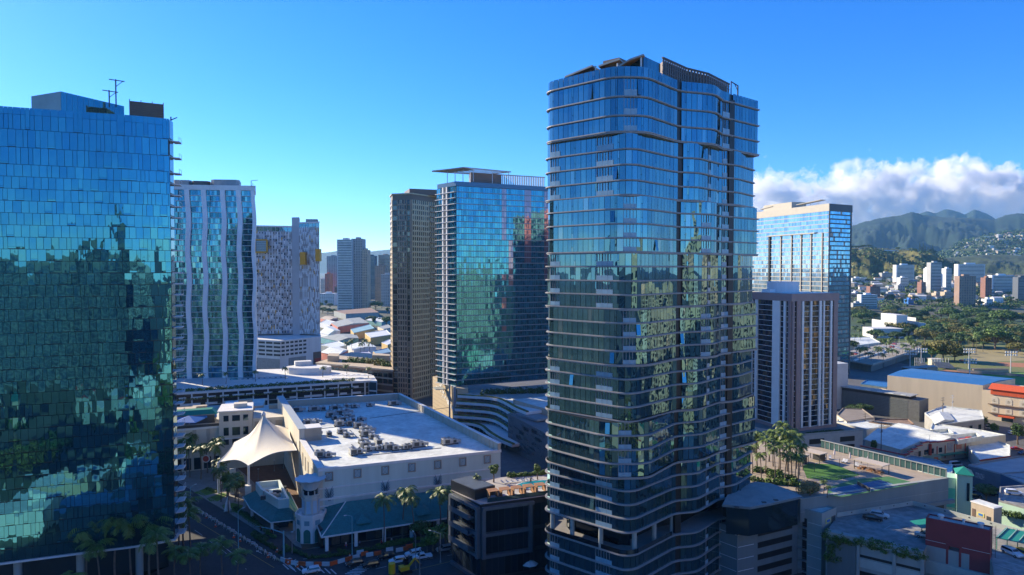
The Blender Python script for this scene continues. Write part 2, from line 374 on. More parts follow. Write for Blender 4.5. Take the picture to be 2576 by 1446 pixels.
def main_tower():
    T = Thing('glass_tower', 'tall teal glass tower with wavy grey slab bands, nearest and largest on the right', 'tower', (36, 172, 0))
    zs = [124.2, 121.8, 117.6, 113.5, 110.0, 106.2, 102.8, 99.4, 96.2, 93.1, 89.9, 86.8, 83.7, 80.5, 77.3, 74.2, 71.1]
    while len(zs) < 33: zs.append(zs[-1]-3.1)
    kinds = [0] + [0]*4 + [1]*4 + [0]*4 + [1]*4 + [0]*4 + [1]*4 + [2]*4 + [1]*4
    kinds = kinds[:len(zs)]
    zs += [16.4, 13.2, 10.0, 6.8, 3.4]; kinds = kinds + [1]*5
    lines = {0: OA, 1: OB, 2: OG}
    for i in range(len(zs)-1):
        z1, z0 = zs[i], zs[i+1]; kd = kinds[i+1] if i+1 < len(kinds) else 1
        terrace = (i == 32)
        ol = lines[kd]; sm = smoothopen([(11.0, 171)]+ol, 2.6)
        wob = 0.35*math.sin(i*1.9)
        full = [tuple(p) for p in sm] + BACK
        # slab edge (a rounded lip) at the bottom of the storey
        mb = MB(); out = inset(full, -0.32); mid = inset(full, -0.48)
        mb.prism(out, z0-0.18, z0+0.2, 0); mb.prism(mid, z0-0.06, z0+0.12, 0)
        if i in (4, 8, 12, 16, 20, 24, 28):       # where two outlines meet the slab covers both
            other = lines[kinds[i]]; so_ = [tuple(p) for p in smoothopen([(11.0, 171)]+other, 2.6)]+BACK
            mt = MB(); mt.prism(inset(so_, -0.3), z1-0.34, z1+0.2, 0); T.part('soffit', mt, slabm)
        T.part('floor_slab', mb, slabm)
        if terrace:
            core = inset(full, 5.5); cb = MB(); cb.prism(core, z0+0.2, z1-0.3); T.part('recessed_wall', cb, dglass)
            for px, py in ((9.8, 163.6), (14.2, 159.2), (20.2, 153.6), (27.5, 151.8), (33, 157), (38.6, 163.2)):
                c = MB(); c.cyl((px, py, z0+0.2), 0.55, z1-z0-0.4, 14); T.part('column', c, concrete)
            rl = MB()
            for a, b in zip(out[:26], out[1:27]): rl.poly([(a[0], a[1], z0+.3), (b[0], b[1], z0+.3), (b[0], b[1], z0+1.3), (a[0], a[1], z0+1.3)])
            T.part('railing', rl, dglass)
            continue
        body = MB(); body.prism(inset(full, 0.28), z0+0.2, z1-0.2); T.part('storey_core', body, black)
        gl = MB(); fr = MB(); rc = MB(); bq = [full[len(sm)-1]]+BACK+[full[0]]
        for a, b in zip(bq, bq[1:]):
            pe = edge(a, b)
            for k in range(int(pe[3]/3)): rc.slab(pe[0], pe[1], pe[2], k*3+.6, k*3+2.7, z0+.22, z1-.2, -.2, -.02)
        T.part('rear_cladding', rc, mat('rear_panel', (.55, .38, .34), .5, .15))  # unseen back; pinkish panels added to be mirrored in the teal tower
        pts = resample(sm, 1.45); n = len(pts)-1; h0, h1 = z0+0.22, z1-0.2
        if i == 0: h1 = z1
        for k in range(n):
            a, b = pts[k], pts[k+1]; u = (b-a).normalized(); nn = Vector((u.y, -u.x)); L = (b-a).length
            X = (a.x+b.x)/2
            if 38.9 < X < 40.2 or 54.4 < X < 56.0: continue        # the two dark vertical slots
            isb = False
            if kd == 0 and (23.8 < X < 27.0): isb = True
            if kd == 2 and (24.0 < X < 27.0): isb = True
            if kd == 1 and (19.2 < X < 22.2 or 9.0 < X < 11.3): isb = True
            if kd == 0 and i > 8 and 46.0 < X < 48.2: isb = True
            if kd == 1 and 47.2 < X < 49.0: isb = True
            if 52.6 < X < 54.4: isb = True
            if i == 0: isb = False
            if isb:
                w1 = MB(); w1.pane(a, u, nn, 0.05, L-0.05, h0, h1, -0.12); T.part('balcony_door', w1, gA)
                b1 = MB(); b1.slab(a, u, nn, 0.05, L-0.03, h0, h0+(h1-h0)*0.36, 0.02, 0.1); T.part('balustrade', b1, balg)
                fr.slab(a, u, nn, -0.05, 0.05, h0, h1, -0.15, 0.08); fr.slab(a, u, nn, L/2-.04, L/2+.04, h0+(h1-h0)*.4, h1, -0.15, 0.0)
                continue
            narrow = (k % 4 == 2)
            if narrow:
                m = L*0.72
                gl.pane(a, u, nn, 0.03, m-0.03, h0, h1, 0.0, 0.004)
                gl.pane(a, u, nn, m+0.03, L-0.03, h0, h0+(h1-h0)*.38, 0.0, 0.004); gl.pane(a, u, nn, m+0.03, L-0.03, h0+(h1-h0)*.41, h1, 0.0, 0.02)
                if random.random() < 0.05:          # an awning window pushed open
                    q = [a+u*0.03-nn*0.0, a+u*(m-0.03)]; o = nn*0.45
                    gl.poly([(*(q[0]+o), h0+.2), (*(q[1]+o), h0+.2), (*(q[1]+nn*.05), h1-.1), (*(q[0]+nn*.05), h1-.1)])
            else:
                gl.pane(a, u, nn, 0.055, L-0.055, h0, h1, 0.0, 0.004)
        T.part('glazing', gl, gA); T.part('window_frame', fr, gmet)
    # dark slots running the full height
    for (x, y) in ((39.6, 162.4), (55.2, 173.2)):
        mb = MB(); mb.box((x, y+0.35, 3), (1.7, 1.2, 119.5), R(25)); T.part('recess_strip', mb, black)
    # crown: canopies, penthouse screens
    top = 124.2
    mb = MB(); mb.prism([(12.5, 163), (23, 153.6), (28.5, 154), (37, 163), (50, 169), (58, 178), (56, 190), (36, 192), (14, 181)], 119.5, 122.3); T.part('roof_deck', mb, concrete)
    def canopy(pts, zt, th=0.5):
        c = MB(); c.prism(pts, zt[0]-th, [z for z in zt], 0, 0)
        # sloped underside in timber
        u = MB(); u.poly([(p[0], p[1], z-th-0.02) for p, z in reversed(list(zip(pts, zt)))])
        return c, u
    def slopeslab(pts, zt, th):
        c = MB(); n = len(pts); c.v += [(p[0], p[1], z-th) for p, z in zip(pts, zt)]+[(p[0], p[1], z) for p, z in zip(pts, zt)]
        for i in range(n):
            j = (i+1) % n; c.f.append((i, j, n+j, n+i)); c.m.append(0)
        c.f.append(tuple(range(n, 2*n))); c.m.append(0); c.f.append(tuple(reversed(range(n)))); c.m.append(1); return c
    soff = mat('timber_soffit', (0.5, 0.26, 0.12), 0.6, 0.25, 1.5)
    c = slopeslab([(12.6, 165), (18.6, 160), (22.5, 167), (16, 173)], [126.2, 127.4, 127.6, 126.4], 0.4); T.part('canopy', c, [concrete, soff], label='low canopy over the left roof terrace')
    c = slopeslab([(20.2, 161), (24.6, 157.5), (27, 163), (23.5, 168)], [127.6, 128.2, 128.4, 127.8], 0.4); T.part('canopy', c, [concrete, soff])
    c = slopeslab([(22.8, 154.2), (26.0, 152.0), (29.0, 151.8), (31, 157), (27, 164)], [124.9, 126.4, 127.4, 127.5, 126.2], 0.4); T.part('canopy', c, [concrete, soff], label='upswept canopy at the front corner')
    mb = MB(); mb.box((24.6, 162.5, 122.3), (4.4, 4.6, 6.6), R(-40)); T.part('stair_house', mb, brownp)
    mb = MB(); mb.box((19.2, 164.5, 122.3), (2.2, 5, 4.6), R(-40)); T.part('stair_house', mb, brownp)
    mb = MB(); mb.box((16.2, 166.5, 122.3), (.4, .4, 4), 0); mb.box((19.5, 160.6, 122.3), (.35, .35, 5), 0); mb.box((28.6, 152.6, 122.3), (.4, .4, 4.6), 0); mb.box((24, 156.6, 122.3), (.3, .3, 4.4), 0); T.part('canopy_post', mb, wmet)
    mb = MB(); p, u, nn, L = edge((29.2, 152.8), (34.2, 158.6))
    for k in range(5): mb.slab(p, u, nn, k*L/5+.03, (k+1)*L/5-.03, 122.3, 127.2, -4, 0)
    T.part('penthouse_glazing', mb, gA)
    scr = mat('louvre_screen', (0.1, 0.085, 0.08), 0.5, 0.3)
    mb = MB(); line = [(34.6, 158.4), (42, 165.5), (48, 168.5), (55.6, 176)]; zt = [128.6, 128.2, 127.8, 127.2]
    for (a, b, za, zb) in zip(line, line[1:], zt, zt[1:]):
        pe = edge(a, b); n = int(pe[3]/0.9)
        for k in range(n):
            t = (k+.5)/n; z = za+(zb-za)*t; q = pe[0]+pe[1]*(pe[3]*t); mb.box((q.x, q.y, 122.3), (0.62, 0.12, z-122.5), math.atan2(pe[1].y, pe[1].x))
        for zf in (0.12, 0.3, 0.5, 0.72, 0.88): mb.bar((*a, 122.3+(za-122.3)*zf), (*b, 122.3+(zb-122.3)*zf), 0.16)
        mb.bar((*a, za), (*b, zb), 0.4, 0.35)
    T.part('louvre_screen', mb, scr)
    mb = MB(); mb.prism([(34.9, 159.2), (42, 166.2), (48, 169.3), (55.2, 176.6), (50, 186), (33, 172)], 122.3, [128, 127.7, 127.4, 126.8, 127, 127.8]); T.part('plant_room', mb, brownp)
    mb = MB(); x, y = 58.3, 177.6; mb.bar((x-2.2, y-1.5, 122), (x-2.2, y-1.5, 128), .22); mb.bar((x, y, 122), (x, y, 127.3), .3); mb.bar((x-2.2, y-1.5, 127.9), (x+.1, y, 127.2), .2); mb.bar((x-1, y-.7, 127.4), (x, y, 126), .12)
    T.part('davit', mb, dkmet)
    return T
main_tower()
# ================================================================ LEFT GLASS TOWER
gB = glass('left_tower_glass', [(0.045, 0.21, 0.275), (0.048, 0.22, 0.29), (0.042, 0.2, 0.265), (0.052, 0.225, 0.28)], 0.88, 0.02, 0.025, 0.5)
def left_tower():
    T = Thing('glass_tower', 'blue glass tower with curved panelled facade filling the left edge', 'tower', (-110, 182, 0))
    fr = [(-152, 146.5), (-135, 153.4), (-120, 160), (-112.1, 163.1), (-102.5, 166.8), (-95.5, 169.3), (-90.0, 172.0), (-86.9, 174.0)]
    sm = []
    for i in range(len(fr)-1):
        for k in range(4): sm.append(V2(fr[i]).lerp(V2(fr[i+1]), k/4))
    sm.append(V2(fr[-1])); sm = smoothopen([tuple(p) for p in sm], 1, 1)
    back = [(-87.9, 178.0), (-106.5, 213), (-150, 200)]
    full = [tuple(p) for p in sm]+back
    zs = [118, 112.8, 108.6, 104.6]
    while zs[-1] > 13: zs.append(zs[-1]-2.85)
    core = MB(); core.prism(inset(full, 0.15), zs[-1], 117.6); T.part('structure', core, opening)
    pts0 = resample(sm, 0.05); L = 0; acc = [0]
    for i in range(1, len(pts0)): acc.append(acc[-1]+(pts0[i]-pts0[i-1]).length)
    tot = acc[-1]
    def at(s):
        i = min(len(pts0)-1, int(s/tot*(len(pts0)-1))); return pts0[i]
    rr = random.Random(11)
    for f in range(len(zs)-1):
        z1, z0 = zs[f]-0.05, zs[f+1]+0.05; gl = MB(); s = rr.uniform(0, 1.2)
        gl.v = []
        while s < tot-0.3:
            w = rr.choice([0.9, 1.45, 1.55, 1.6, 1.7]); e = min(tot, s+w)
            a, b = at(s), at(e); u = (b-a).normalized(); nn = Vector((u.y, -u.x)); l = (b-a).length
            ti = 0.006
            if rr.random() < 0.24:
                h = z0+0.5; gl.pane(a, u, nn, .02, l-.02, h+.04, z1, .1, ti); gl.pane(a, u, nn, .02, l-.02, z0+.12, h, .1, .012)
            else: gl.pane(a, u, nn, .045, l-.045, z0, z1 if f != 0 else z1-1.7, .1, ti)
            if f == 0: gl.pane(a, u, nn, .02, l-.02, z1-1.64, z1, .1, ti)
            s = e+0.0
        T.part('glazing', gl, gB)
        sd_ = MB(); p, u, nn, l = edge((-86.9, 174.0), back[0]); sd_.pane(p, u, nn, .2, l-.1, z0+.4, z1, .05)
        p, u, nn, l = edge(back[0], back[1])
        for k in range(20): sd_.pane(p, u, nn, .2+k*l/20, (k+1)*l/20-.1, z0+.4, z1, .05)
        T.part('side_glazing', sd_, gB)
        bl = MB(); p, u, nn, l = edge(back[0], back[1]); bl.prism([(-87.6, 176.2), (-86.0, 177.6), (-86.9, 180.6), (-88.6, 180.4)], z0-.1, z0+.12); T.part('balcony', bl, wmet)
        b2 = MB(); b2.bar((-86.2, 177.6, z0+1.15), (-87.0, 180.5, z0+1.15), .07); b2.bar((-86.2, 177.6, z0+.1), (-86.2, 177.6, z0+1.15), .07); b2.bar((-87, 180.5, z0+.1), (-87, 180.5, z0+1.15), .07); T.part('balcony_rail', b2, wmet)
    zb = zs[-1]
    mb = MB(); mb.prism(inset(full, -0.35), zb-.5, zb-.02); T.part('soffit', mb, wmet)
    mb = MB(); mb.prism(inset(full, 9), 0.1, zb-.5); T.part('lobby', mb, dglass)
    for sx in (8, 22, 36, 49, 62):
        q = at(sx); mb = MB(); mb.cyl((q.x-0.5, q.y+2.5, 0), 0.9, zb-.5, 16); T.part('column', mb, concrete)
    # roof boxes
    a = WD(103, 240, 178); b = WD(312, 262, 192)
    mb = MB(); p, u, nn, l = edge((a.x+6.4, a.y-2), (b.x, b.y)); 
    mb.prism([tuple(p), tuple(p+u*l), tuple(p+u*l-nn*12), tuple(p-nn*12)], 117.5, 125.4); T.part('plant_room', mb, mat('plant_wall', (0.35, .42, .4), .6))
    g = MB(); n = 12
    for k in range(n): g.pane(p, u, nn, k*l/n+.03, (k+1)*l/n-.03, 117.6, 125.4, .08, .003)
    T.part('plant_room_cladding', g, gB)
    c = WD(326, 262, 184); d = WD(411, 270, 188); mb = MB(); p, u, nn, l = edge((c.x, c.y), (d.x, d.y))
    for k in range(12): mb.slab(p, u, nn, 0, l, 118+k*.6, 118.38+k*.6, -5, 0)
    mb.slab(p, u, nn, 0.2, l-.2, 117.6, 125.0, -4.8, -.2)
    for k in range(4): mb.slab(p, u, nn, k*l/3-.1, k*l/3+.1, 117.8, 125.4, -.2, .1)
    T.part('cooling_louvres', mb, brownp)
    for x, y, s in ((292, 262, 1), (275, 262, .55)):
        q = WD(x, y, 187); mb = MB(); z = 124; h = 6.5*s+1
        mb.bar((q.x, q.y, z), (q.x, q.y, z+h), .25); mb.bar((q.x-1.8, q.y, z+h), (q.x+2.4, q.y, z+h-.6), .22); mb.bar((q.x+2, q.y, z+h-.5), (q.x, q.y, z+h-2), .12); T.part('davit', mb, dkmet)
    q = WD(430, 300, 178); mb = MB(); mb.bar((q.x, q.y, 116), (q.x, q.y, 119.4), .25); mb.bar((q.x-.8, q.y, 118.2), (q.x+1.6, q.y, 119.2), .2); T.part('davit', mb, dkmet)
left_tower()
# ================================================================ WAVY FINNED TOWER (behind, left)
def fin_tower():
    D = 405; T = Thing('residential_tower', 'white tower with rippling vertical fins beside the left glass tower', 'tower', (-170, 415, 0))
    xa, xb = XZ(405, D-3), XZ(640, D+4); A = (xa, D-3); B = (xb, D+4); zt = ZD(468, D); p, u, nn, L = edge(A, B)
    bk = [(B[0]-9, B[1]+24), (A[0]-9, A[1]+24)]
    mb = MB(); mb.prism([A, B]+bk, 12, zt-2.2); T.part('structure', mb, dkconc)
    mb = MB(); mb.prism(inset([A, B]+bk, -1.2), zt-2.3, zt+0.6); T.part('parapet', mb, white)
    fl = mat('tower_fin', (0.8, 0.82, 0.83), 0.5, 0.1)
    fins = [XZ(x, D)-p.x for x in (430, 477.7, 517, 562, 600, 634)]; fins = [f/u.x for f in fins]
    nf = 34; fh = (zt-2.3-15)/nf
    gk = glass('fin_tower_glass', [(0.06, .24, .3), (.05, .19, .25), (.1, .33, .4), (.04, .14, .18), (.08, .28, .38), (.16, .4, .44)], .8, .05, .03, .4)
    for i in range(nf):
        z0 = 15+i*fh; sl_ = MB(); sl_.slab(p, u, nn, 0, L, z0-.14, z0+.14, 0, 1.1); sl_.slab((p+u*L), Vector((-.36, .93)), Vector((.93, .36)), 0, 12, z0-.14, z0+.14, 0, .8)
        T.part('balcony_slab', sl_, wmet)
        g = MB(); k = 0; s = 0.3
        while s < L-1:
            w = random.choice([1.3, 1.5, 1.7]); g.pane(p, u, nn, s, s+w-.08, z0+.15, z0+fh-.15, .1 + (0.7 if (int(s/9) % 2 == 0 and int(s/4.5) % 2) else 0), .008); s += w
        for k in range(8): g.pane(p+u*L, Vector((-.36, .93)), Vector((.93, .36)), .3+k*1.5, 1.7+k*1.5, z0+.15, z0+fh-.15, .1, .005)
        T.part('glazing', g, gk)
    for j, s in enumerate(fins):
        mb = MB(); n = 60; w = 1.35 if j < 5 else 1.0
        prev = None
        for k in range(n+1):
            z = 13+(zt-2.3-13)*k/n; ph = z/35*2*math.pi+1.0; c = s+0.45*math.sin(ph)
            d = 1.5+0.2*math.sin(ph+1.2); q = [p+u*(c-w)+nn*0.2, p+u*(c-w)+nn*d, p+u*(c+w)+nn*d, p+u*(c+w)+nn*0.2]
            o = len(mb.v); mb.v += [(a.x, a.y, z) for a in q]
            if k:
                for e in range(3): mb.f.append((o-4+e, o-3+e, o+e+1, o+e)); mb.m.append(0)
        T.part('fin', mb, fl)
    for x0, x1, h in ((436, 483, 4.0), (484, 530, 3.4), (532, 604, 4.2)):
        a, b = XZ(x0, D+6), XZ(x1, D+8); mb = MB(); mb.prism(roundpoly([(a, D+6), (b, D+8), (b-5, D+24), (a-5, D+24)], 1, .12), zt+.6, zt+.6+h); T.part('plant_screen', mb, dkmet if h < 4 else gmet)
    q = WD(632, 470, D+2); mb = MB(); mb.bar((q.x, q.y, zt), (q.x, q.y, zt+3.5), .3); mb.bar((q.x, q.y, zt+3.4), (q.x+4, q.y, zt+3.8), .25); mb.bar((q.x+1, q.y, zt), (q.x+1, q.y, zt+2), .2); T.part('davit', mb, dkmet)
fin_tower()
# ================================================================ CHEQUERED WHITE TOWER
def cheq_tower():
    D = 550; T = Thing('residential_tower', 'grey and white chequered tower with protruding yellow boxes', 'tower', (-180, 560, 0))
    pal = bpy.data.materials.new('chequer_panels'); pal.use_nodes = True; nt = pal.node_tree; b = nt.nodes['Principled BSDF']; b.inputs['Roughness'].default_value = .5
    geo = _n(nt, 'ShaderNodeNewGeometry'); cr = _n(nt, 'ShaderNodeValToRGB'); cr.color_ramp.interpolation = 'CONSTANT'
    e = cr.color_ramp.elements; e[0].color = (.5, .54, .58, 1); e[1].position = .34; e[1].color = (.66, .68, .7, 1)
    for ps, c in ((.6, (.27, .26, .27, 1)), (.8, (.38, .36, .35, 1)), (.97, (.5, .3, .08, 1))): k = e.new(ps); k.color = c
    nt.links.new(island_rand(nt, geo), cr.inputs[0]); nt.links.new(cr.outputs[0], b.inputs['Base Color'])
    gg = glass('chequer_glass', [(.06, .1, .16), (.12, .18, .26), (.04, .07, .1), (.1, .22, .42), (.2, .24, .27)], .6, .06)
    def wing(x0, x1, yt, d0, d1, bal, D=D):
        a = (XZ(x0, D+d0), D+d0); c = (XZ(x1, D+d1), D+d1); p, u, nn, L = edge(a, c); zt = ZD(yt, D+d0); z0 = 27
        body = MB(); body.prism([a, c, (c[0]-9, c[1]+23), (a[0]-9, a[1]+23)], z0, zt); T.part('wall', body, mat('grey_render', (.42, .45, .49), .6, .1))
        nf = 30; fh = (zt-5-z0)/nf; w = 1.05; n = int(L/w)
        for i in range(nf):
            g = MB(); q = MB(); z = z0+i*fh
            for k in range(n):
                if bal and (k*7+i*3) % 5 < 3 and k % 2: q.pane(p, u, nn, k*w+.05, k*w+w-.05, z+.5, z+fh-.2, .1)
                else: g.pane(p, u, nn, k*w+.02, k*w+w-.02, z+(k % 2)*fh*.5, z+fh+(k % 2)*fh*.5-.06, .12)
            T.part('cladding', g, pal); T.part('windows', q, gg)
        g = MB()
        for k in range(int(L/3)): g.pane(p, u, nn, k*L/int(L/3)+.2, (k+1)*L/int(L/3)-.2, zt-4.6, zt-1.2, .1)
        T.part('top_windows', g, bglass)
        sd_ = MB(); sd_.slab(p, u, nn, -.1, L+.1, zt-1, zt+.1, -.4, .3); T.part('parapet', sd_, white)
        return p, u, nn, L
    wing(600, 735, 566, -3, 8, True); r = wing(753, 804, 559, 6, -2, False)
    a = (XZ(735, D+8), D+8); c = (XZ(753.5, D+6), D+6); mb = MB(); mb.prism([a, c, (c[0]-5, c[1]+18), (a[0]-5, a[1]+18)], 26, ZD(546, D+6)); T.part('stair_core', mb, mat('grey_render', (.42, .45, .49)))
    mb = MB(); q = WD(785, 556, D+10); mb.box((q.x, q.y, q.z-2), (9, 8, 3.4), R(10)); mb.box((q.x-60, q.y, q.z-5), (14, 8, 3), R(10)); T.part('plant_room', mb, concrete)
    def ybox(x0, x1, y0, y1, D, label, hollow=False):
        p0 = WD(x0, y0, D); p1 = WD(x1, y1, D); mb = MB(); w = p1.x-p0.x; h = p0.z-p1.z
        if hollow:
            g = MB(); g.prism([(p0.x, D+.6), (p1.x, D+.6), (p1.x, D+3), (p0.x, D+3)], p1.z, p0.z); T.part('bay_window', g, gg)
            for a, b in (((p0.x, p0.z), (p1.x, p0.z)), ((p0.x, p1.z), (p1.x, p1.z)), ((p1.x, p0.z), (p1.x, p1.z)), ((p0.x, p0.z), (p0.x, p1.z))): mb.bar((a[0], D, a[1]), (b[0], D, b[1]), 1.1)
            for k in range(1, 6): mb2 = MB(); mb2.bar((p0.x, D+.3, p1.z+h*k/6), (p1.x, D+.3, p1.z+h*k/6), .3); T.part('balcony_rail', mb2, wmet)
        else: mb.prism([(p0.x, D), (p1.x, D), (p1.x, D+5), (p0.x, D+5)], p1.z, p0.z)
        T.part('yellow_box', mb, yellowm, label=label)
    ybox(641, 672, 603, 634, D-1, 'yellow frame round a glazed bay', True); ybox(754, 767.5, 634, 665.5, D-1.5, None); ybox(793, 804.5, 626, 657, D-4.5, None)
    # podium garage
    P = Thing('parking_podium', 'white parking podium with louvred openings under the chequered tower', 'parking podium', (-180, 545, 0))
    a = W(590, 905, 0); b = W(700, 924, 0); c = W(806, 905, 0)
    a, b, c = (XZ(590, 530), 530), (XZ(702, 512), 512), (XZ(806, 545), 545)
    mb = MB(); mb.prism([a, b, c, (c[0]-12, 585), (a[0]-12, 585)], 0, 26); P.part('wall', mb, white)
    for (s, t) in ((a, b), (b, c)):
        p, u, nn, L = edge(s, t); Lm = L if s is a else L*.62
        for i in range(4):
            mb = MB(); z = 14.2+i*3
            for k in range(6): mb.slab(p, u, nn, 1.5+k*Lm/6, (k+1)*Lm/6+.3, z, z+1.5, -.3, .08)
            P.part('opening', mb, opening)
        mb = MB(); mb.slab(p, u, nn, L*.2, Lm, 2.5, 12, 0, .1); P.part('mesh_screen', mb, gmet)
        mb = MB(); mb.slab(p, u, nn, L*.05, L*.7, .2, 2.3, 0, .3); P.part('shopfront', mb, redm if s is b else dkmet)
    p, u, nn, L = edge(b, c); mb = MB(); mb.slab(p, u, nn, L*.8, L, 0.1, 14, 0, .25); P.part('brown_wall', mb, brownp)
    mb = MB(); mb.slab(p, u, nn, L*.83, L*.97, 6, 9, .25, .5); P.part('red_sign', mb, redm)
cheq_tower()
# ================================================================ BROWN TOWER
def brown_tower():
    T = Thing('residential_tower', 'slim bronze tower with slotted windows between the finned and teal towers', 'tower', (-62, 425, 0))
    gold_lit = mat('bronze_cladding_lit', (0.56, 0.44, 0.27), 0.42, 0.15, 0.5, metal=0.25); gold2 = mat('brown_cladding', (0.36, 0.27, 0.19), 0.5, .15, .5)  # bronze is a paler copy of the brown, holding the right face's reflected light
    P = [(-76, 428), (-72.3, 414), (-60, 410), (-46.6, 432), (-30, 440), (-45, 462), (-70, 450)]
    zt = ZD(485, 410); z0 = 0; mb = MB(); mb.prism(P, 0, zt-.5); T.part('structure', mb, mat('brown_core', (.2, .16, .12), .6, .15))
    nf = 38; fh = (zt-5)/nf
    gd = glass('brown_tower_glass', [(.03, .035, .04), (.05, .06, .07), (.08, .1, .1), (.04, .05, .05), (.2, .2, .17)], .55, .07)
    for i in range(nf):
        z = 1+i*fh
        # front-left face
        p, u, nn, L = edge(P[1], P[2]); g = MB(); w = MB()
        for (s0, s1, n) in ((0.26, .74, 4),):
            w.slab(p, u, nn, L*s0, L*s1, z, z+fh*.28, 0, .35); st = L*(s1-s0)/n
            for k in range(n+1): w.slab(p, u, nn, L*s0+k*st-.28, L*s0+k*st+.28, z+fh*.28, z+fh, 0, .35)
            for k in range(n): g.pane(p, u, nn, L*s0+k*st+.3, L*s0+(k+1)*st-.3, z+fh*.28, z+fh, .1)
        w.slab(p, u, nn, L*.9, L, z, z+fh, 0, .3)
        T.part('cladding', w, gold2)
        for (s0, s1) in ((.02, .25), (.76, .9)):
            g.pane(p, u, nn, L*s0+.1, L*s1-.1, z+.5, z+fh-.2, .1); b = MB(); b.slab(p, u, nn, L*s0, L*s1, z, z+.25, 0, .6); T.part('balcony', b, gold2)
        # right face
        p, u, nn, L = edge(P[2], P[3]); w = MB(); n = 13; st = L/n; w.slab(p, u, nn, 0, L, z, z+fh*.3, 0, .35)
        for k in range(n+1): w.slab(p, u, nn, max(0, k*st-.42), min(L, k*st+.42), z+fh*.3, z+fh, 0, .35)
        for k in range(n): g.pane(p, u, nn, k*st+.45, (k+1)*st-.45, z+fh*.3, z+fh, .1)
        T.part('cladding', w, gold_lit)
        T.part('windows', g, gd)
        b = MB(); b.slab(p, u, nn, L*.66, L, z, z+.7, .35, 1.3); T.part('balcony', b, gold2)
        # side face
        p, u, nn, L = edge(P[0], P[1]); w = MB(); w.slab(p, u, nn, 0, L, z, z+fh*.45, 0, .3); w.slab(p, u, nn, 0, 1, z+.45*fh, z+fh, 0, .3); w.slab(p, u, nn, L-1, L, z+.45*fh, z+fh, 0, .3); T.part('side_cladding', w, gold_lit)
    mb = MB(); mb.prism(inset(P, -.6), zt-.7, zt); T.part('parapet', mb, gold_lit)
    a = WD(1030, 475, 418); mb = MB(); mb.prism([(a.x, 418), (a.x+26, 428), (a.x+18, 446), (a.x-6, 436)], zt, ZD(474, 418)); T.part('plant_room', mb, brownp)
    # its podium with a roof garden
    Q = Thing('garden_podium', 'long tan podium with a planted roof garden left of the bronze tower', 'podium', (-100, 440, 0))
    A = (-127.8, 446); B = (-74, 413.5); z = 18.8
    A = (XZ(795, 445), 445); B = (XZ(987, 413), 413); C = (-60, 470); Dd = (-118, 500)
    mb = MB(); mb.prism([A, B, C, Dd], 0, z-.9); Q.part('wall', mb, brownp)
    mb = MB(); mb.prism(inset([A, B, C, Dd], -.6), z-.9, z); Q.part('cornice', mb, tan)
    p, u, nn, L = edge(A, B)
    for k in range(16):
        g = MB(); g.slab(p, u, nn, k*L/16+.6, (k+1)*L/16-.5, 9, 16.5, -.2, .12); Q.part('window', g, dglass)
    for i in range(4):
        g = MB(); g.slab(p, u, nn, 0, L, 1+i*3.9, 2+i*3.9, .12, .5); Q.part('ledge', g, tan)
    mb = MB(); mb.prism([(XZ(822, 450), 450), (XZ(850, 447), 447), (XZ(852, 462), 462), (XZ(826, 464), 464)], z, z+3.8); Q.part('roof_house', mb, tan)
    mb = MB(); mb.prism([(XZ(935, 450), 450), (XZ(980, 446), 446), (XZ(980, 458), 458), (XZ(936, 460), 460)], z, z+4.2); Q.part('roof_house', mb, tan)
brown_tower()
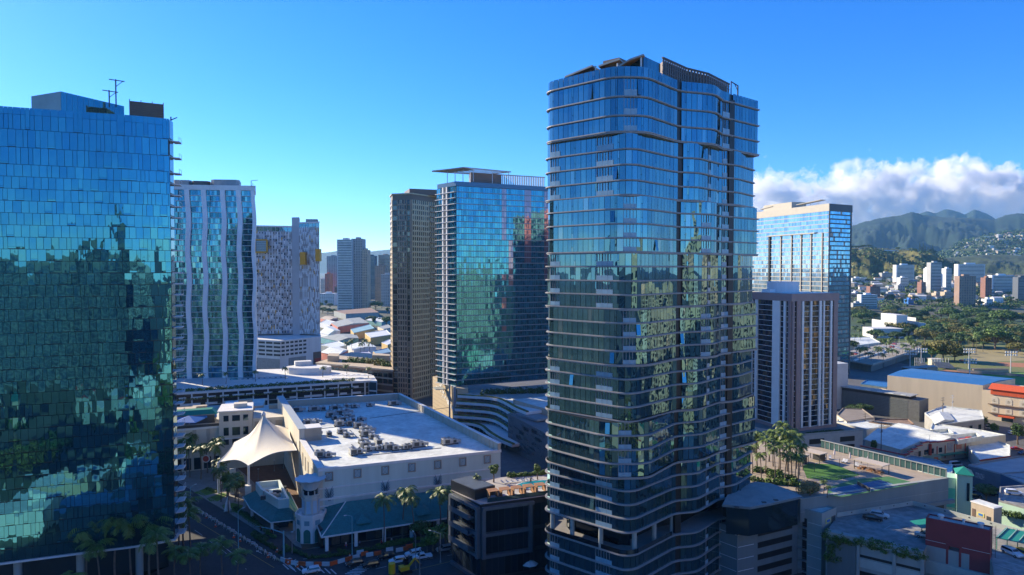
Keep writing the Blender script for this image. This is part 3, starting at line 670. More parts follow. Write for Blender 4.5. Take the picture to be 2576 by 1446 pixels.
# ================================================================ TEAL TOWER WITH ROOF FRAME
def teal_tower():
    T = Thing('residential_tower', 'teal glass tower with white slab lines and flat roof frame, behind the white flat roof', 'tower', (-8, 366, 0))
    P = [(-38.5, 357), (-28, 344), (22, 368.5), (10, 392), (-28, 378)]
    zt = 124; z0 = 20.5; mb = MB(); mb.prism(inset(P, .1), z0, zt-2.2); T.part('structure', mb, dkconc)
    gt = glass('teal_glass', [(.06, .25, .3), (.055, .23, .29), (.065, .28, .33), (.05, .2, .26), (.06, .24, .32), (.07, .28, .34), (.045, .18, .22)], .8, .05, .05, .3)
    gp = glass('pink_reflection_glass', [(.34, .2, .22), (.28, .17, .2), (.36, .23, .25), (.3, .19, .21)], .7, .06, .03, .4)  # pinkish reflections put into the pane colour, not tinted glass
    nf = 34; fh = (zt-2.4-z0)/nf
    for i in range(nf):
        z = z0+i*fh
        s = MB(); p, u, nn, L = edge(P[0], P[1]); s.slab(p, u, nn, -1.2, L+.1, z-.12, z+.14, 0, 1.3); T.part('balcony_slab', s, wmet)
        g = MB()
        n = 9
        for k in range(n):
            if k in (3, 4): continue
            g.pane(p, u, nn, k*L/n+.1, (k+1)*L/n-.1, z+.2, z+fh-.15, .3 if k > 4 else .9, .008)
        p2, u2, n2, L2 = edge(P[1], P[2]); s2 = MB(); s2.slab(p2, u2, n2, 0, L2, z-.1, z+.22, 0, .5); T.part('slab_edge', s2, gmet)
        n = 42; pk = MB()
        for k in range(n):
            c = k/n; a = (k*L2/n+.06, (k+1)*L2/n-.06)
            ispk = (0.44 < c < 0.5 and (i > 24 or i in (18, 13, 14, 9))) or (.68 < c < .74 and i > 20) or (.9 < c < .94 and i > 17) or (.5 < c < .56 and 16 < i < 25)
            (pk if ispk else g).pane(p2, u2, n2, a[0], a[1], z+.3, z+fh-.12, .15, .006)
        T.part('glazing', g, gt); T.part('pink_reflection_glazing', pk, gp)
        for j, c in enumerate((.12, .5, .72)):
            pass
    for sx in (0.31, 0.52):
        p, u, nn, L = edge(P[0], P[1]); mb = MB(); mb.slab(p, u, nn, L*sx, L*sx+.9, z0, zt-2.3, 0, 1.0); T.part('pier', mb, white)
    mb = MB(); mb.prism(inset(P, -.4), zt-2.3, zt-.1); T.part('parapet', mb, mat('blue_spandrel', (.06, .14, .22), .3, .1, metal=.4))
    mb = MB(); a = (XZ(1185, 352), 352); mb.prism([a, (XZ(1262, 360), 360), (XZ(1255, 372), 372), (XZ(1180, 362), 362)], zt, ZD(433, 352)); T.part('plant_room', mb, brownp)
    mb = MB(); p, u, nn, L = edge((XZ(1255, 360), 360), (18, 371))
    for k in range(26): mb.slab(p, u, nn, k*L/26, k*L/26+.5, zt-.1, ZD(442, 364), -.3, 0)
    mb.slab(p, u, nn, 0, L, ZD(442, 364)-.1, ZD(442, 364)+.3, -.4, .1); T.part('roof_screen', mb, tan)
    F = [WD(1088, 437, 350), WD(1156, 430, 340), WD(1285, 436, 356), WD(1277, 438, 366)]
    F = [Vector((XZ(1088, 352), 352, 130)), Vector((XZ(1166, 341), 341, 130.4)), Vector((XZ(1285, 358), 358, 130.6)), Vector((XZ(1216, 368), 368, 130.4))]
    mb = MB(); mb.poly([(v.x, v.y, v.z) for v in F]); mb = MB()
    for i in range(4): mb.bar(F[i], F[(i+1) % 4], .6, .45)
    for k in range(1, 6):
        mb.bar(F[0].lerp(F[1], k/6), F[3].lerp(F[2], k/6), .3)
    mb.prism([(F[0].x, F[0].y), (F[1].x, F[1].y), (F[1].x+5, F[1].y+8), (F[0].x+6, F[0].y+7)], 130.2, 130.5)
    T.part('roof_frame', mb, tan)
    mb = MB()
    for t in (.35, .6, .85): q = F[0].lerp(F[1], t); mb.bar((q.x+2, q.y+3, zt), (q.x+2, q.y+3, 130.2), .35)
    for t in (.2, .6, .95): q = F[1].lerp(F[2], t); mb.bar((q.x, q.y+1, zt), (q.x, q.y+1, 130.2), .35)
    T.part('roof_post', mb, wmet)
teal_tower()
def teal_podium():
    T = Thing('parking_podium', 'curving white parking decks and tan sculpted wall below the teal tower', 'parking podium', (-10, 340, 0))
    A = (-44, 377); B = (-27.2, 336.5); z = 20.3
    mb = MB(); mb.prism([A, B, (-22, 340), (-30, 400)], 0, z); T.part('screen_wall', mb, mat('tan_panels', (.5, .4, .26), .6, .12, .3))
    p, u, nn, L = edge(A, B)
    mb = MB()
    for k in range(9): mb.slab(p, u, nn, 0, L, 2+k*2.1, 2.06+k*2.1, 0, .06)
    T.part('panel_joint', mb, brownp)
    rr = random.Random(3); mb = MB()
    for k in range(46):
        t = rr.random(); s = L*(.2+.72*t)+rr.gauss(0, 1.2); zz = 17.5-9.5*t+rr.gauss(0, 1.1); w = rr.uniform(1, 3.2)
        q = [(s, zz), (s+w, zz-.5), (s+w+.3, zz-.1), (s+.4, zz+.45)]
        pts = [(p.x+u.x*a+nn.x*.35, p.y+u.y*a+nn.y*.35, b) for a, b in q]; mb.poly(pts)
        mb.poly([(p.x+u.x*a+nn.x*.05, p.y+u.y*a+nn.y*.05, b-.25) for a, b in q][::-1])
    T.part('wall_sculpture', mb, white)
    for s, w in ((L*.78, 1.1), (L*.97, 1.6)):
        mb = MB(); q = p+u*s; mb.bar((q.x+nn.x*1.5+u.x*2, q.y+nn.y*1.5+u.y*2, 0), (q.x+nn.x*.8, q.y+nn.y*.8, z+1), w*.7); T.part('raking_column', mb, gmet)
    mb = MB(); q = p+u*(L*.55)+nn*3.5; mb.box((q.x, q.y, z-2.6), (5, 7, .35), R(20)); T.part('canopy', mb, concrete)
    # curving decks
    base = [(-27, 336), (-20, 333.5), (-12, 331), (-7, 327), (-3, 318), (1, 306), (6, 296)]
    for j, zz in enumerate((17.2, 14.1, 10.9, 7.7, 4.5)):
        pts = [(x-(j*0.6), y-j*.9) for x, y in base] if j < 4 else [(-27.5, 333), (-20, 331), (-15, 325), (-11, 312), (-6, 300), (0, 290)]
        sm = smoothopen(pts, 5, 6); n = len(sm); band = MB(); dk = MB(); col = MB(); pl = MB()
        poly = [tuple(q) for q in sm]+[(30, 310), (30, 372), (-26, 345)]
        band.prism(inset(poly, 0), zz-.9, zz+.35); T.part('deck_band', band, white)
        for k in range(0, n-1):
            a, b = sm[k], sm[k+1]; 
            d = (b-a).normalized(); m = Vector((-d.y, d.x))*.9
            pl.bar((a.x+m.x, a.y+m.y, zz+.5), (b.x+m.x, b.y+m.y, zz+.5), 1.2, .55)
        T.part('planter', pl, leafC)
        for k in range(0, 12):
            q = resample(sm, 4.2)
            if k < len(q): col.cyl((q[k].x+1.2, q[k].y+1.6, zz-3.2), .25, 2.4, 8)
        T.part('deck_column', col, concrete)
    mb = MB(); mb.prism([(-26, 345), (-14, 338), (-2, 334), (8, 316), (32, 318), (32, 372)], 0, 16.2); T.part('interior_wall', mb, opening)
    mb = MB(); mb.prism([(-28, 344), (-13, 335), (-3, 330), (8, 309), (40, 318), (36, 372)], 17.55, 18.1); T.part('amenity_deck', mb, concrete)
    # grey textured wing
    P2 = Thing('textured_annex', 'grey annex with rippled wall and slanted white roof behind the nearest tower', 'building', (10, 300, 0))
    g = mat('grey_ripple_wall', (.2, .18, .175), .65, .2, .4)
    A = (-1.8, 303); B = (14.5, 268)
    mb = MB(); mb.prism([A, B, (48, 284), (32, 322)], 0, [15.5, 14.5, 14.5, 15.5]); P2.part('wall', mb, g)
    p, u, nn, L = edge(A, B); rr = random.Random(5)
    for zz, ss in ((11.5, .42), (9, .3), (6.4, .22), (12.2, .62), (9.6, .7)):
        m2 = MB(); m2.slab(p, u, nn, L*ss, L*ss+4.2, zz, zz+1.5, -.3, .1); P2.part('opening', m2, opening)
    m2 = MB()
    for k in range(120):
        s = rr.uniform(0, L-4); zz = rr.choice([14, 12.9, 11, 8.6, 7.6, 5.8, 4.8, 3.6, 2.4])+rr.gauss(0, .25); w = rr.uniform(1.5, 4)
        m2.poly([(p.x+u.x*s+nn.x*.05, p.y+u.y*s+nn.y*.05, zz), (p.x+u.x*(s+w)+nn.x*.05, p.y+u.y*(s+w)+nn.y*.05, zz-.5), (p.x+u.x*(s+w)+nn.x*.5, p.y+u.y*(s+w)+nn.y*.5, zz-.35), (p.x+u.x*(s+w*.5)+nn.x*.6, p.y+u.y*(s+w*.5)+nn.y*.6, zz+.15)])
    P2.part('wall_ripple', m2, gmet)
    mb = MB(); a = W(1287, 1008, 19.5); mb.prism([(0.5, 314), (17, 296), (40, 306), (30, 330)], 14, [19.6, 18.4, 18.4, 19.6], 0, 1); P2.part('roof_block', mb, [tan, roofw])
    mb = MB(); mb.prism([(1.5, 300), (10.5, 287), (17, 291), (8, 306)], 15.4, 16.2); P2.part('entrance_canopy', mb, gmet)
teal_podium()
# ================================================================ UNSEEN TOWERS ADDED FOR SHADE AND REFLECTIONS BESIDE AND BEHIND THE ONES IN VIEW, AND ACROSS THE STREET BEHIND THE VIEWER
def plain_tower(name, label, c, size, h, rot, wallm, glm, fh=3.3, base=0, bays=1.6, gap=.12):
    if wallm not in (dkconc, concrete): bays, gap = 3.4, .95
    T = Thing(name, label, 'tower', (c[0], c[1], 0)); ca, sa = math.cos(rot), math.sin(rot)
    P = [(c[0]+a*size[0]/2*ca-b*size[1]/2*sa, c[1]+a*size[0]/2*sa+b*size[1]/2*ca) for a, b in ((-1, -1), (1, -1), (1, 1), (-1, 1))]
    mb = MB(); mb.prism(P, base, h); T.part('wall', mb, wallm)
    nf = int((h-base-3)/fh); g = MB()
    for i in range(nf):
        z = base+2+i*fh
        for a, b in zip(P, P[1:]+P[:1]):
            p, u, nn, L = edge(a, b); n = max(1, int(L/bays))
            for k in range(n): g.pane(p, u, nn, .4+k*(L-.8)/n+gap, .4+(k+1)*(L-.8)/n-gap, z+.9, z+fh-.25, .08, .004)
    T.part('glazing', g, glm)
    mb = MB(); mb.box((c[0], c[1], h), (size[0]*.5, size[1]*.4, 4), rot); T.part('plant_room', mb, wallm)
    return T
bluet = glass('shade_tower_glass', [(.05, .13, .22), (.06, .17, .27), (.04, .1, .18)], .7, .05)
plain_tower('office_tower', 'unseen dark blue tower added behind the left glass tower to shade the street', (-170, 269), (24, 25), 116, R(-34), dkconc, bluet)  # out of view, put here for the shade on the street corner
plain_tower('office_tower', 'unseen broad blue glass tower added to shade the white cinema roof', (-226, 391), (30, 36), 150, R(-34), dkconc, bluet)  # added blocker; height and turn follow the shadow wanted on the cinema roof
plain_tower('office_tower', 'unseen pale tower added behind the nearest glass tower to shade the grey tower', (70, 328), (22, 36), 112, R(-34), mat('rose_render', (.62, .46, .42), .7, .1), bglass)  # added to shade the grey tower; walls kept pale for the teal tower's reflection
rb = random.Random(4)
spec = [((-29, -150), (42, 26), 98, bluet, dkconc), ((-29, -151), (27, 22), 114, bluet, dkconc), ((-29, -152), (12, 14), 128, bluet, dkconc), ((-52, -196), (90, 30), 84, bluet, dkconc), ((36, -240), (40, 34), 70, bluet, dkconc), ((150, -20), (26, 40), 92, dglass, tan), ((215, 60), (30, 30), 88, dglass, cream), ((270, -60), (34, 34), 120, dglass, tan),
        ((190, -140), (40, 30), 60, dglass, cream), ((-190, 60), (30, 30), 100, bluet, concrete), ((-230, -60), (40, 30), 66, dglass, concrete), ((330, 40), (50, 26), 76, dglass, cream), ((120, -320), (60, 30), 84, bluet, concrete)]
for k, (c, sz, h, g, w) in enumerate(spec):
    t = plain_tower('office_tower', 'tower behind the viewer, mirrored in the glass facades', c, sz, h, R(15+k*7 % 30), w, g); t.o['group'] = 'towers behind the viewer'
lowm = [roofw, tan, cream, greenm, mat('pale_teal_roof', (.35, .6, .55), .6), concrete, redm]
for k in range(30):
    x = rb.uniform(-110, 150); y = rb.uniform(-120, 95)
    if abs(x) < 14 and abs(y) < 20: continue
    mb = MB(); h = rb.uniform(5, 13); mb.box((x, y, 0), (rb.uniform(14, 34), rb.uniform(12, 26), h), R(23), 0, 1); mb.box((x+rb.uniform(-4, 4), y, h), (4, 3, 2), R(23), 0, 1)
    single('low_building', mb, [rb.choice([cream, tan, concrete, white]), rb.choice(lowm)], 'low building below the viewer, mirrored in the glass facades', 'building', (x, y, 0), 'low buildings below the viewer')


for k, (x, y, w, d, h, wm_, rm_) in enumerate(((-92, 118, 20, 14, 9, cream, roofw), (-74, 96, 18, 22, 11, white, mat('pale_teal_roof', (.35, .6, .55))), (-96, 78, 16, 16, 7, tan, roofw), (-66, 62, 24, 14, 8, white, cream), (-84, 136, 12, 10, 6, redm, tan), (-60, 122, 14, 16, 8, cream, mat('pale_teal_roof', (.35, .6, .55))), (-108, 104, 12, 18, 8, white, roofw))):
    mb = MB(); mb.box((x, y, 0), (w, d, h), R(23), 0, 1); mb.box((x+2, y, h), (4, 3, 2), R(23)); single('low_building', mb, [wm_, rm_], 'low building below the viewer, mirrored in the glass facades', 'building', (x, y, 0), 'low buildings below the viewer')
for c, sz, h in (((172, 44), (26, 40), 82), ((118, 34), (20, 26), 58), ((205, 5), (30, 40), 100), ((140, -70), (40, 24), 70)):
    t = plain_tower('office_tower', 'tower behind the viewer, mirrored in the glass facades', c, sz, h, R(20), mat('sunny_cream', (.66, .56, .38), .7), dglass); t.o['group'] = 'towers behind the viewer'

for k in range(26):
    x = rb.uniform(66, 205); y = rb.uniform(-80, 86)
    mb = MB(); h = rb.uniform(9, 34); w_, d_ = rb.uniform(12, 26), rb.uniform(10, 22); mb.box((x, y, 0), (w_, d_, h), R(23), 0, 1); mb.box((x+rb.uniform(-4, 4), y, h), (4, 3, 2), R(23), 0, 1)
    for j in range(int(h/3.5)):
        mb.box((x, y, 1.5+j*3.4), (w_+.12, d_*.8, 1.3), R(23), 2); mb.box((x, y, 1.5+j*3.4), (w_*.8, d_+.12, 1.3), R(23), 2)
    single('low_building', mb, [rb.choice([MATS['sunny_cream'], tan, cream, white, MATS['sunny_cream']]), rb.choice(lowm), dglass], 'low building below the viewer, mirrored in the glass facades', 'building', (x, y, 0), 'low buildings below the viewer')

for c, sz, h in (((225, 222), (36, 44), 58), ((268, 262), (40, 40), 78), ((310, 214), (50, 50), 66), ((330, 300), (40, 40), 92)):
    t = plain_tower('office_tower', 'sunlit cream tower beyond the right edge, mirrored in the nearest tower', c, sz, h, R(20), MATS['sunny_cream'], dglass); t.o['group'] = 'towers beyond the right edge'
# ================================================================ PLANTS (prototypes; every copy shares its mesh)
def blob_leaves(mb, c, r, n, s, rnd, flat=1.0, shell=0.55):
    for _ in range(n):
        v = Vector((rnd.gauss(0, 1), rnd.gauss(0, 1), rnd.gauss(0, 1))).normalized(); k = shell+(1-shell)*rnd.random()
        p = Vector((c[0]+v.x*r[0]*k, c[1]+v.y*r[1]*k, c[2]+v.z*r[2]*k)); a = Vector((rnd.gauss(0, 1), rnd.gauss(0, 1), rnd.gauss(0, .6)*flat)).normalized(); b = a.cross(v+Vector((0, 0, .3))).normalized()
        w = s*rnd.uniform(.6, 1.3); mb.poly([p-a*w-b*w*.5, p+a*w*.2-b*w*.7, p+a*w+b*w*.4, p-a*w*.3+b*w*.7])
def make_tree(name, label, leaf, H, Rr, kind, seed, n=1500, s=.55):
    rnd = random.Random(seed); T = Thing(name, label, 'tree', (0, 0, 0), local=True); tr = MB(); cr = MB()
    th = H*(.32 if kind == 'dome' else .4 if kind == 'round' else .12)
    tr.tube([(0, 0, -.3), (.1, 0, th*.5), (0, .1, th)], [H*.05, H*.038, H*.032], 8)
    if kind == 'dome':
        cl = []
        for k in range(15):
            a = 2*math.pi*k/15*1.0+rnd.uniform(-.2, .2); d = Rr*rnd.uniform(.25, .85) if k % 3 else Rr*.3; cl.append((d*math.cos(a), d*math.sin(a), th+(H-th)*(.72-.42*(d/Rr)**2)+rnd.uniform(-.5, .5), Rr*rnd.uniform(.32, .46)))
        for x, y, z, r in cl:
            tr.tube([(0, 0, th*.9), (x*.5, y*.5, th+(z-th)*.45), (x, y, z)], [H*.022, H*.014, H*.006], 5); blob_leaves(cr, (x, y, z), (r, r, r*.62), n//15, s, rnd, .8, .45)
    elif kind == 'round':
        for k in range(11):
            a = rnd.uniform(0, 6.28); d = Rr*rnd.uniform(.1, .65); z = th+(H-th)*rnd.uniform(.2, .82); r = Rr*rnd.uniform(.35, .5)
            x, y = d*math.cos(a), d*math.sin(a); tr.tube([(0, 0, th*.8), (x*.5, y*.5, (th+z)/2), (x, y, z)], [H*.02, H*.012, H*.005], 5); blob_leaves(cr, (x, y, z), (r, r, r*.8), n//11, s, rnd, 1, .45)
    elif kind == 'conifer':
        for k in range(16):
            z = H*(.1+.88*k/16); r = Rr*(1-k/17)
            for _ in range(n//16):
                a = rnd.uniform(0, 6.28); q = r*rnd.uniform(.3, 1); p = Vector((q*math.cos(a), q*math.sin(a), z-q*.15+rnd.uniform(-.4, .4))); w = s*rnd.uniform(.5, 1.1); t = Vector((math.cos(a), math.sin(a), -.2)); b = Vector((-math.sin(a), math.cos(a), 0))
                cr.poly([p-t*w-b*w*.4, p+t*w, p-t*w*.5+b*w*.5])
        tr = MB(); tr.tube([(0, 0, -.3), (0, 0, H*.95)], [H*.02, .05], 6)
    T.part('trunk', tr, bark); T.part('crown', cr, leaf); return T.o
def make_palm(name, label, H, seed, droop=1.0, nf=16, fl=3.6, lean=.6, leaf=None):
    rnd = random.Random(seed); T = Thing(name, label, 'palm', (0, 0, 0), local=True); tr = MB(); cr = MB()
    pts = [(lean*(k/6)**2, .2*math.sin(k*.7), H*k/6) for k in range(7)]; tr.tube(pts, [.26, .2, .18, .17, .16, .15, .2], 8); top = Vector(pts[-1])
    tr.tube([top-Vector((0, 0, .2)), top+Vector((0, 0, .9))], [.2, .1], 6)
    for k in range(nf):
        a = 2*math.pi*k/nf*1.0+rnd.uniform(-.15, .15); up = rnd.uniform(-.1, 1.15); L = fl*rnd.uniform(.85, 1.15); d = Vector((math.cos(a), math.sin(a), 0)); sd_ = Vector((-math.sin(a), math.cos(a), 0)); prev = top+Vector((0, 0, .6)); n = 11; el = up
        rach = [prev.copy()]
        for j in range(n):
            el -= (0.16+.05*j/n)*droop; prev = prev + (d*math.cos(el)+Vector((0, 0, math.sin(el))))*L/n; rach.append(prev.copy())
        cr.tube(rach, [.06-.004*j for j in range(n+1)], 3, 0, False)
        for j in range(1, n+1):
            for sg in (1, -1):
                w = .85*math.sin(math.pi*(j+.8)/(n+2.5))*fl/3.6+.1; q = rach[j]; t = (rach[j]-rach[j-1]).normalized()
                tip = q+sd_*sg*w+t*w*.5-Vector((0, 0, w*(.35+.4*rnd.random()))); m = t*.15*fl/3.6
                cr.poly([q-m, q+m, tip+m*.25, tip-m*.35])
    T.part('trunk', tr, bark); T.part('crown', cr, leaf or palmL); return T.o
PROTO = {}
def proto(k):
    if k not in PROTO:
        f = {'dome1': lambda: make_tree('tree', 't', leafA, 14, 11, 'dome', 1, 4200, .62), 'dome2': lambda: make_tree('tree', 't', leafC, 13, 12, 'dome', 2, 4200, .62), 'dome3': lambda: make_tree('tree', 't', leafB, 15, 10, 'dome', 3, 3800, .6),
             'round1': lambda: make_tree('tree', 't', leafA, 11, 4.5, 'round', 4, 1500, .42), 'round2': lambda: make_tree('tree', 't', leafB, 12, 5, 'round', 5, 1500, .45), 'small': lambda: make_tree('tree', 't', leafA, 5.5, 2.4, 'round', 8, 1300, .22), 'flower': lambda: make_tree('tree', 't', leafB, 5.5, 3.6, 'dome', 18, 1500, .22),
             'pine': lambda: make_tree('pine_tree', 't', leafB, 22, 3.2, 'conifer', 6, 1400, .8),
             'palm1': lambda: make_palm('palm_tree', 't', 12, 1, .8, 17, 4.0), 'palm2': lambda: make_palm('palm_tree', 't', 10, 2, .8, 18, 3.3, -.5), 'palm3': lambda: make_palm('palm_tree', 't', 14, 3, .95, 16, 4.2, 1.1), 'palm4': lambda: make_palm('palm_tree', 't', 6.5, 9, .7, 14, 2.6, .2)}[k]
        o = f(); PROTO[k] = [o, False, list(o.children)]
        KIDS[o] = PROTO[k][2]
    return PROTO[k]
PR = random.Random(77)
def put(k, x, y, z=0, s=1.0, label='t', group=None, rot=None, sz=None):
    e = proto(k); o = e[0]
    if e[1]:
        c = o.copy(); COL.objects.link(c)
        for ch in e[2]: d = ch.copy(); COL.objects.link(d); d.parent = c
        o = c
    e[1] = True; o.location = (x, y, z); o.rotation_euler = (0, 0, PR.uniform(0, 6.28) if rot is None else rot); q = s*PR.uniform(.9, 1.1); o.scale = (q, q, (sz or s)*PR.uniform(.92, 1.08)); o['label'] = label
    if group: o['group'] = group
    elif 'group' in o: del o['group']
    return o
def hedge(name, mb, label, origin, leaf=None, cat='hedge', kind=None): return single(name, mb, leaf or leafA, label, cat, origin, kind=kind)
def shrubs(pts, h, w, n, seed, s=.28):
    """a clipped strip of shrubs along a line of points, leaf by leaf"""
    rnd = random.Random(seed); mb = MB()
    for a, b in zip(pts, pts[1:]):
        a, b = Vector(a), Vector(b); k = max(2, int((b-a).length/w*1.4))
        for i in range(k+1):
            c = a.lerp(b, i/k); r = w*rnd.uniform(.55, .85); hh = h*rnd.uniform(.6, 1.15); blob_leaves(mb, (c.x+rnd.gauss(0, w*.15), c.y+rnd.gauss(0, w*.15), c.z+hh*.4), (r, r, hh*.65), n, s, rnd, 1, .6)
    return mb
# ================================================================ SMALL REPEATED THINGS
def car_proto(paint, body='suv', name='parked_car'):
    T = Thing(name, 't', 'car', (0, 0, 0), local=True); L = 4.7; W_ = 1.85
    if body == 'suv': prof = [(-2.3, .45), (-2.33, .95), (-2.2, 1.1), (-1.95, 1.62), (-.3, 1.7), (.45, 1.6), (1.15, 1.12), (2.1, .95), (2.32, .75), (2.33, .42)]; gl = (2, 6)
    elif body == 'sedan': prof = [(-2.35, .42), (-2.38, .9), (-1.7, 1.0), (-.95, 1.38), (.1, 1.42), (1.0, .98), (2.1, .82), (2.36, .6), (2.36, .38)]; gl = (2, 5)
    elif body == 'van': prof = [(-2.5, .45), (-2.5, 1.9), (-2.2, 2.05), (.9, 2.05), (1.4, 1.9), (2.0, 1.15), (2.5, 1.0), (2.55, .45)]; gl = (3, 5)
    else: prof = [(-2.7, .5), (-2.7, 1.05), (-.7, 1.05), (-.6, 1.75), (.6, 1.75), (1.3, 1.15), (2.5, 1.02), (2.7, .5)]; gl = (2, 5)
    b = MB(); n = len(prof); hw = W_/2
    def wid(z): return hw if z < 1.05 else hw-(z-1.05)*.28
    for sg in (-1, 1): b.v += [(x, sg*wid(z)*(0.93 if abs(x) > 2.15 else 1), z) for x, z in prof]
    for i in range(n-1): b.f.append((i, i+1, n+i+1, n+i)); b.m.append(0)
    b.f.append((n-1, 0, n, 2*n-1)); b.m.append(0); b.f.append(tuple(range(n))[::-1]); b.m.append(0); b.f.append(tuple(range(n, 2*n))); b.m.append(0)
    T.part('body', b, paint)
    g = MB(); zt = max(z for x, z in prof); xs = [x for x, z in prof if z > 1.3]
    for sg in (-1, 1):
        x0, x1 = min(xs)-.12, max(xs)+.35; z0 = 1.12; q = [(x0, z0), (x1+.25, z0), (x1-.3, zt-.12), (x0+.25, zt-.12)]
        P = [(x, sg*(wid(z)+.012), z) for x, z in q]; g.poly(P if sg < 0 else P[::-1])
    for i in range(gl[0]-1, gl[1]+1):
        if i+1 >= n: break
        (xa, za), (xb, zb) = prof[i], prof[i+1]
        if abs(zb-za) > .28:
            nx, nz = (zb-za), -(xb-xa); l = math.hypot(nx, nz); nx, nz = -nx/l*.015, -nz/l*.015
            if nz < 0: nx, nz = -nx, -nz
            A = (xa+(xb-xa)*.12+nx, za+(zb-za)*.12+nz); B = (xa+(xb-xa)*.86+nx, za+(zb-za)*.86+nz)
            g.poly([(A[0], -wid(A[1])*.88, A[1]), (A[0], wid(A[1])*.88, A[1]), (B[0], wid(B[1])*.88, B[1]), (B[0], -wid(B[1])*.88, B[1])])
    T.part('windows', g, dglass)
    for x in (-1.45, 1.5):
        for sg in (-1, 1):
            w = MB(); w.tube([(x, sg*(hw-.2), .34), (x, sg*(hw+.02), .34)], .34, 14); wo = T.part('wheel', w, black); r = MB(); r.tube([(x, sg*(hw+.021), .34), (x, sg*(hw+.03), .34)], .2, 10); T.part('rim', r, gmet, wo)
    xf = prof[-2][0]; xr = prof[1][0]; zf = prof[-2][1]
    for sg in (-1, 1):
        h = MB(); h.box((xf-.1, sg*.66, zf-.16), (.3, .34, .16)); T.part('headlight', h, mat('headlamp', (.8, .82, .85), .15, .05))
        h = MB(); h.box((xr+.08, sg*.72, prof[1][1]-.25), (.24, .22, .2)); T.part('taillight', h, redm)
    return T.o
CARS = {}
paints = {'white': mat('car_white', (.75, .76, .78), .25, .05, spec=.8), 'black': mat('car_black', (.015, .016, .02), .2, .1, spec=.8), 'silver': mat('car_silver', (.45, .47, .5), .3, .05, metal=.5), 'red': mat('car_red', (.5, .02, .02), .25, .1, spec=.8), 'blue': mat('car_blue', (.03, .08, .2), .25, .1, spec=.8), 'yellow': mat('car_yellow', (.7, .42, .02), .3, .1)}
def car(color, body, loc, rot, label, group=None):
    k = (color, body); 
    if k not in CARS: o = car_proto(paints[color], body); CARS[k] = [o, list(o.children), {c: list(c.children) for c in o.children}, False]
    e = CARS[k]; o = e[0]
    if e[3]:
        c = o.copy(); COL.objects.link(c)
        for ch in e[1]:
            d = ch.copy(); COL.objects.link(d); d.parent = c
            for g in e[2][ch]: h = g.copy(); COL.objects.link(h); h.parent = d
        o = c
    e[3] = True; o.location = loc; o.rotation_euler = (0, 0, rot); o['label'] = label
    if group: o['group'] = group
    return o
def lamp_post(loc, H, arm, rot, label, m=None, heads=1, name='street_lamp', group=None):
    T = Thing(name, label, 'street lamp', loc, rot, group, local=True); b = MB(); b.tube([(0, 0, 0), (0, 0, H)], [.13, .08], 8); b.cyl((0, 0, 0), .22, .5, 8); T.part('pole', b, m or gmet)
    if arm: a = MB(); a.tube([(0, 0, H-.1), (arm*.6, 0, H+.35), (arm, 0, H+.4)], .06, 6); T.part('arm', a, m or gmet)
    h = MB(); h.box((arm+.25, 0, H+.33), (.7, .3, .16)) if arm else h.lathe((0, 0, H), [(.05, .0), (.12, .1), (.42, .12), (.05, .3)], 10); T.part('lamp_head', h, wmet)
    return T.o
def utility_pole(loc, H, rot, label, m=None):
    T = Thing('utility_pole', label, 'utility pole', loc, rot, local=True); b = MB(); b.tube([(0, 0, 0), (0, 0, H)], [.2, .13], 8); T.part('pole', b, m or bark)
    for z, w in ((H-.5, 2.4), (H-1.6, 2.8), (H-4.2, 1.5)):
        c = MB(); c.box((0, .1, z), (w, .14, .16)); co = T.part('crossarm', c, m or bark); i = MB()
        for k in (-1, -.4, .4, 1): i = MB(); i.cyl((k*w*.42, .1, z+.16), .06, .25, 6); T.part('insulator', i, wmet, co)
    t = MB(); t.cyl((.35, 0, H-4), .28, .9, 10); T.part('transformer', t, gmet); return T.o
def ac_unit(kind, loc, rot, label, s=1.0):
    T = Thing('air_conditioner', label, 'air conditioner', loc, rot, 'rooftop air conditioners', local=True); gal = mat('galvanised', (.42, .43, .42), .45, .25, .8, metal=.3); L, Wd, H = [(3.2, 2.1, 1.7), (2.4, 2.0, 1.4), (4.2, 1.8, 1.6)][kind]
    L *= s; Wd *= s; H *= s; b = MB()
    b.box((0, 0, .45), (L, Wd, H)); T.part('housing', b, gal)
    v = MB(); v.box((-L/2-.01, 0, .6), (.06, Wd*.8, H*.75)); v.box((0, -Wd/2-.01, .6), (L*.5, .06, H*.7)); T.part('grille', v, dkmet)
    for k in range(2 if kind != 1 else 1):
        f = MB(); f.cyl(((k-.5)*L*.45 if kind != 1 else 0, 0, .45+H), .55*s, .22, 12); fo = T.part('fan_shroud', f, gal); g = MB(); g.cyl(((k-.5)*L*.45 if kind != 1 else 0, 0, .69+H), .42*s, .02, 12); T.part('fan_grille', g, black, fo)
    l = MB()
    for sy in (-1, 1): l.box((0, sy*Wd*.42, .05), (L*1.15, .15, .4))
    T.part('skid', l, dkmet)
    d = MB(); d.box((L/2+.8*s, .2, .5), (1.5*s, 1.1*s, .9*s)); d.box((L/2+1.2*s, .2, .1), (.2, 1.0, .4)); T.part('duct', d, gal)
    return T.o
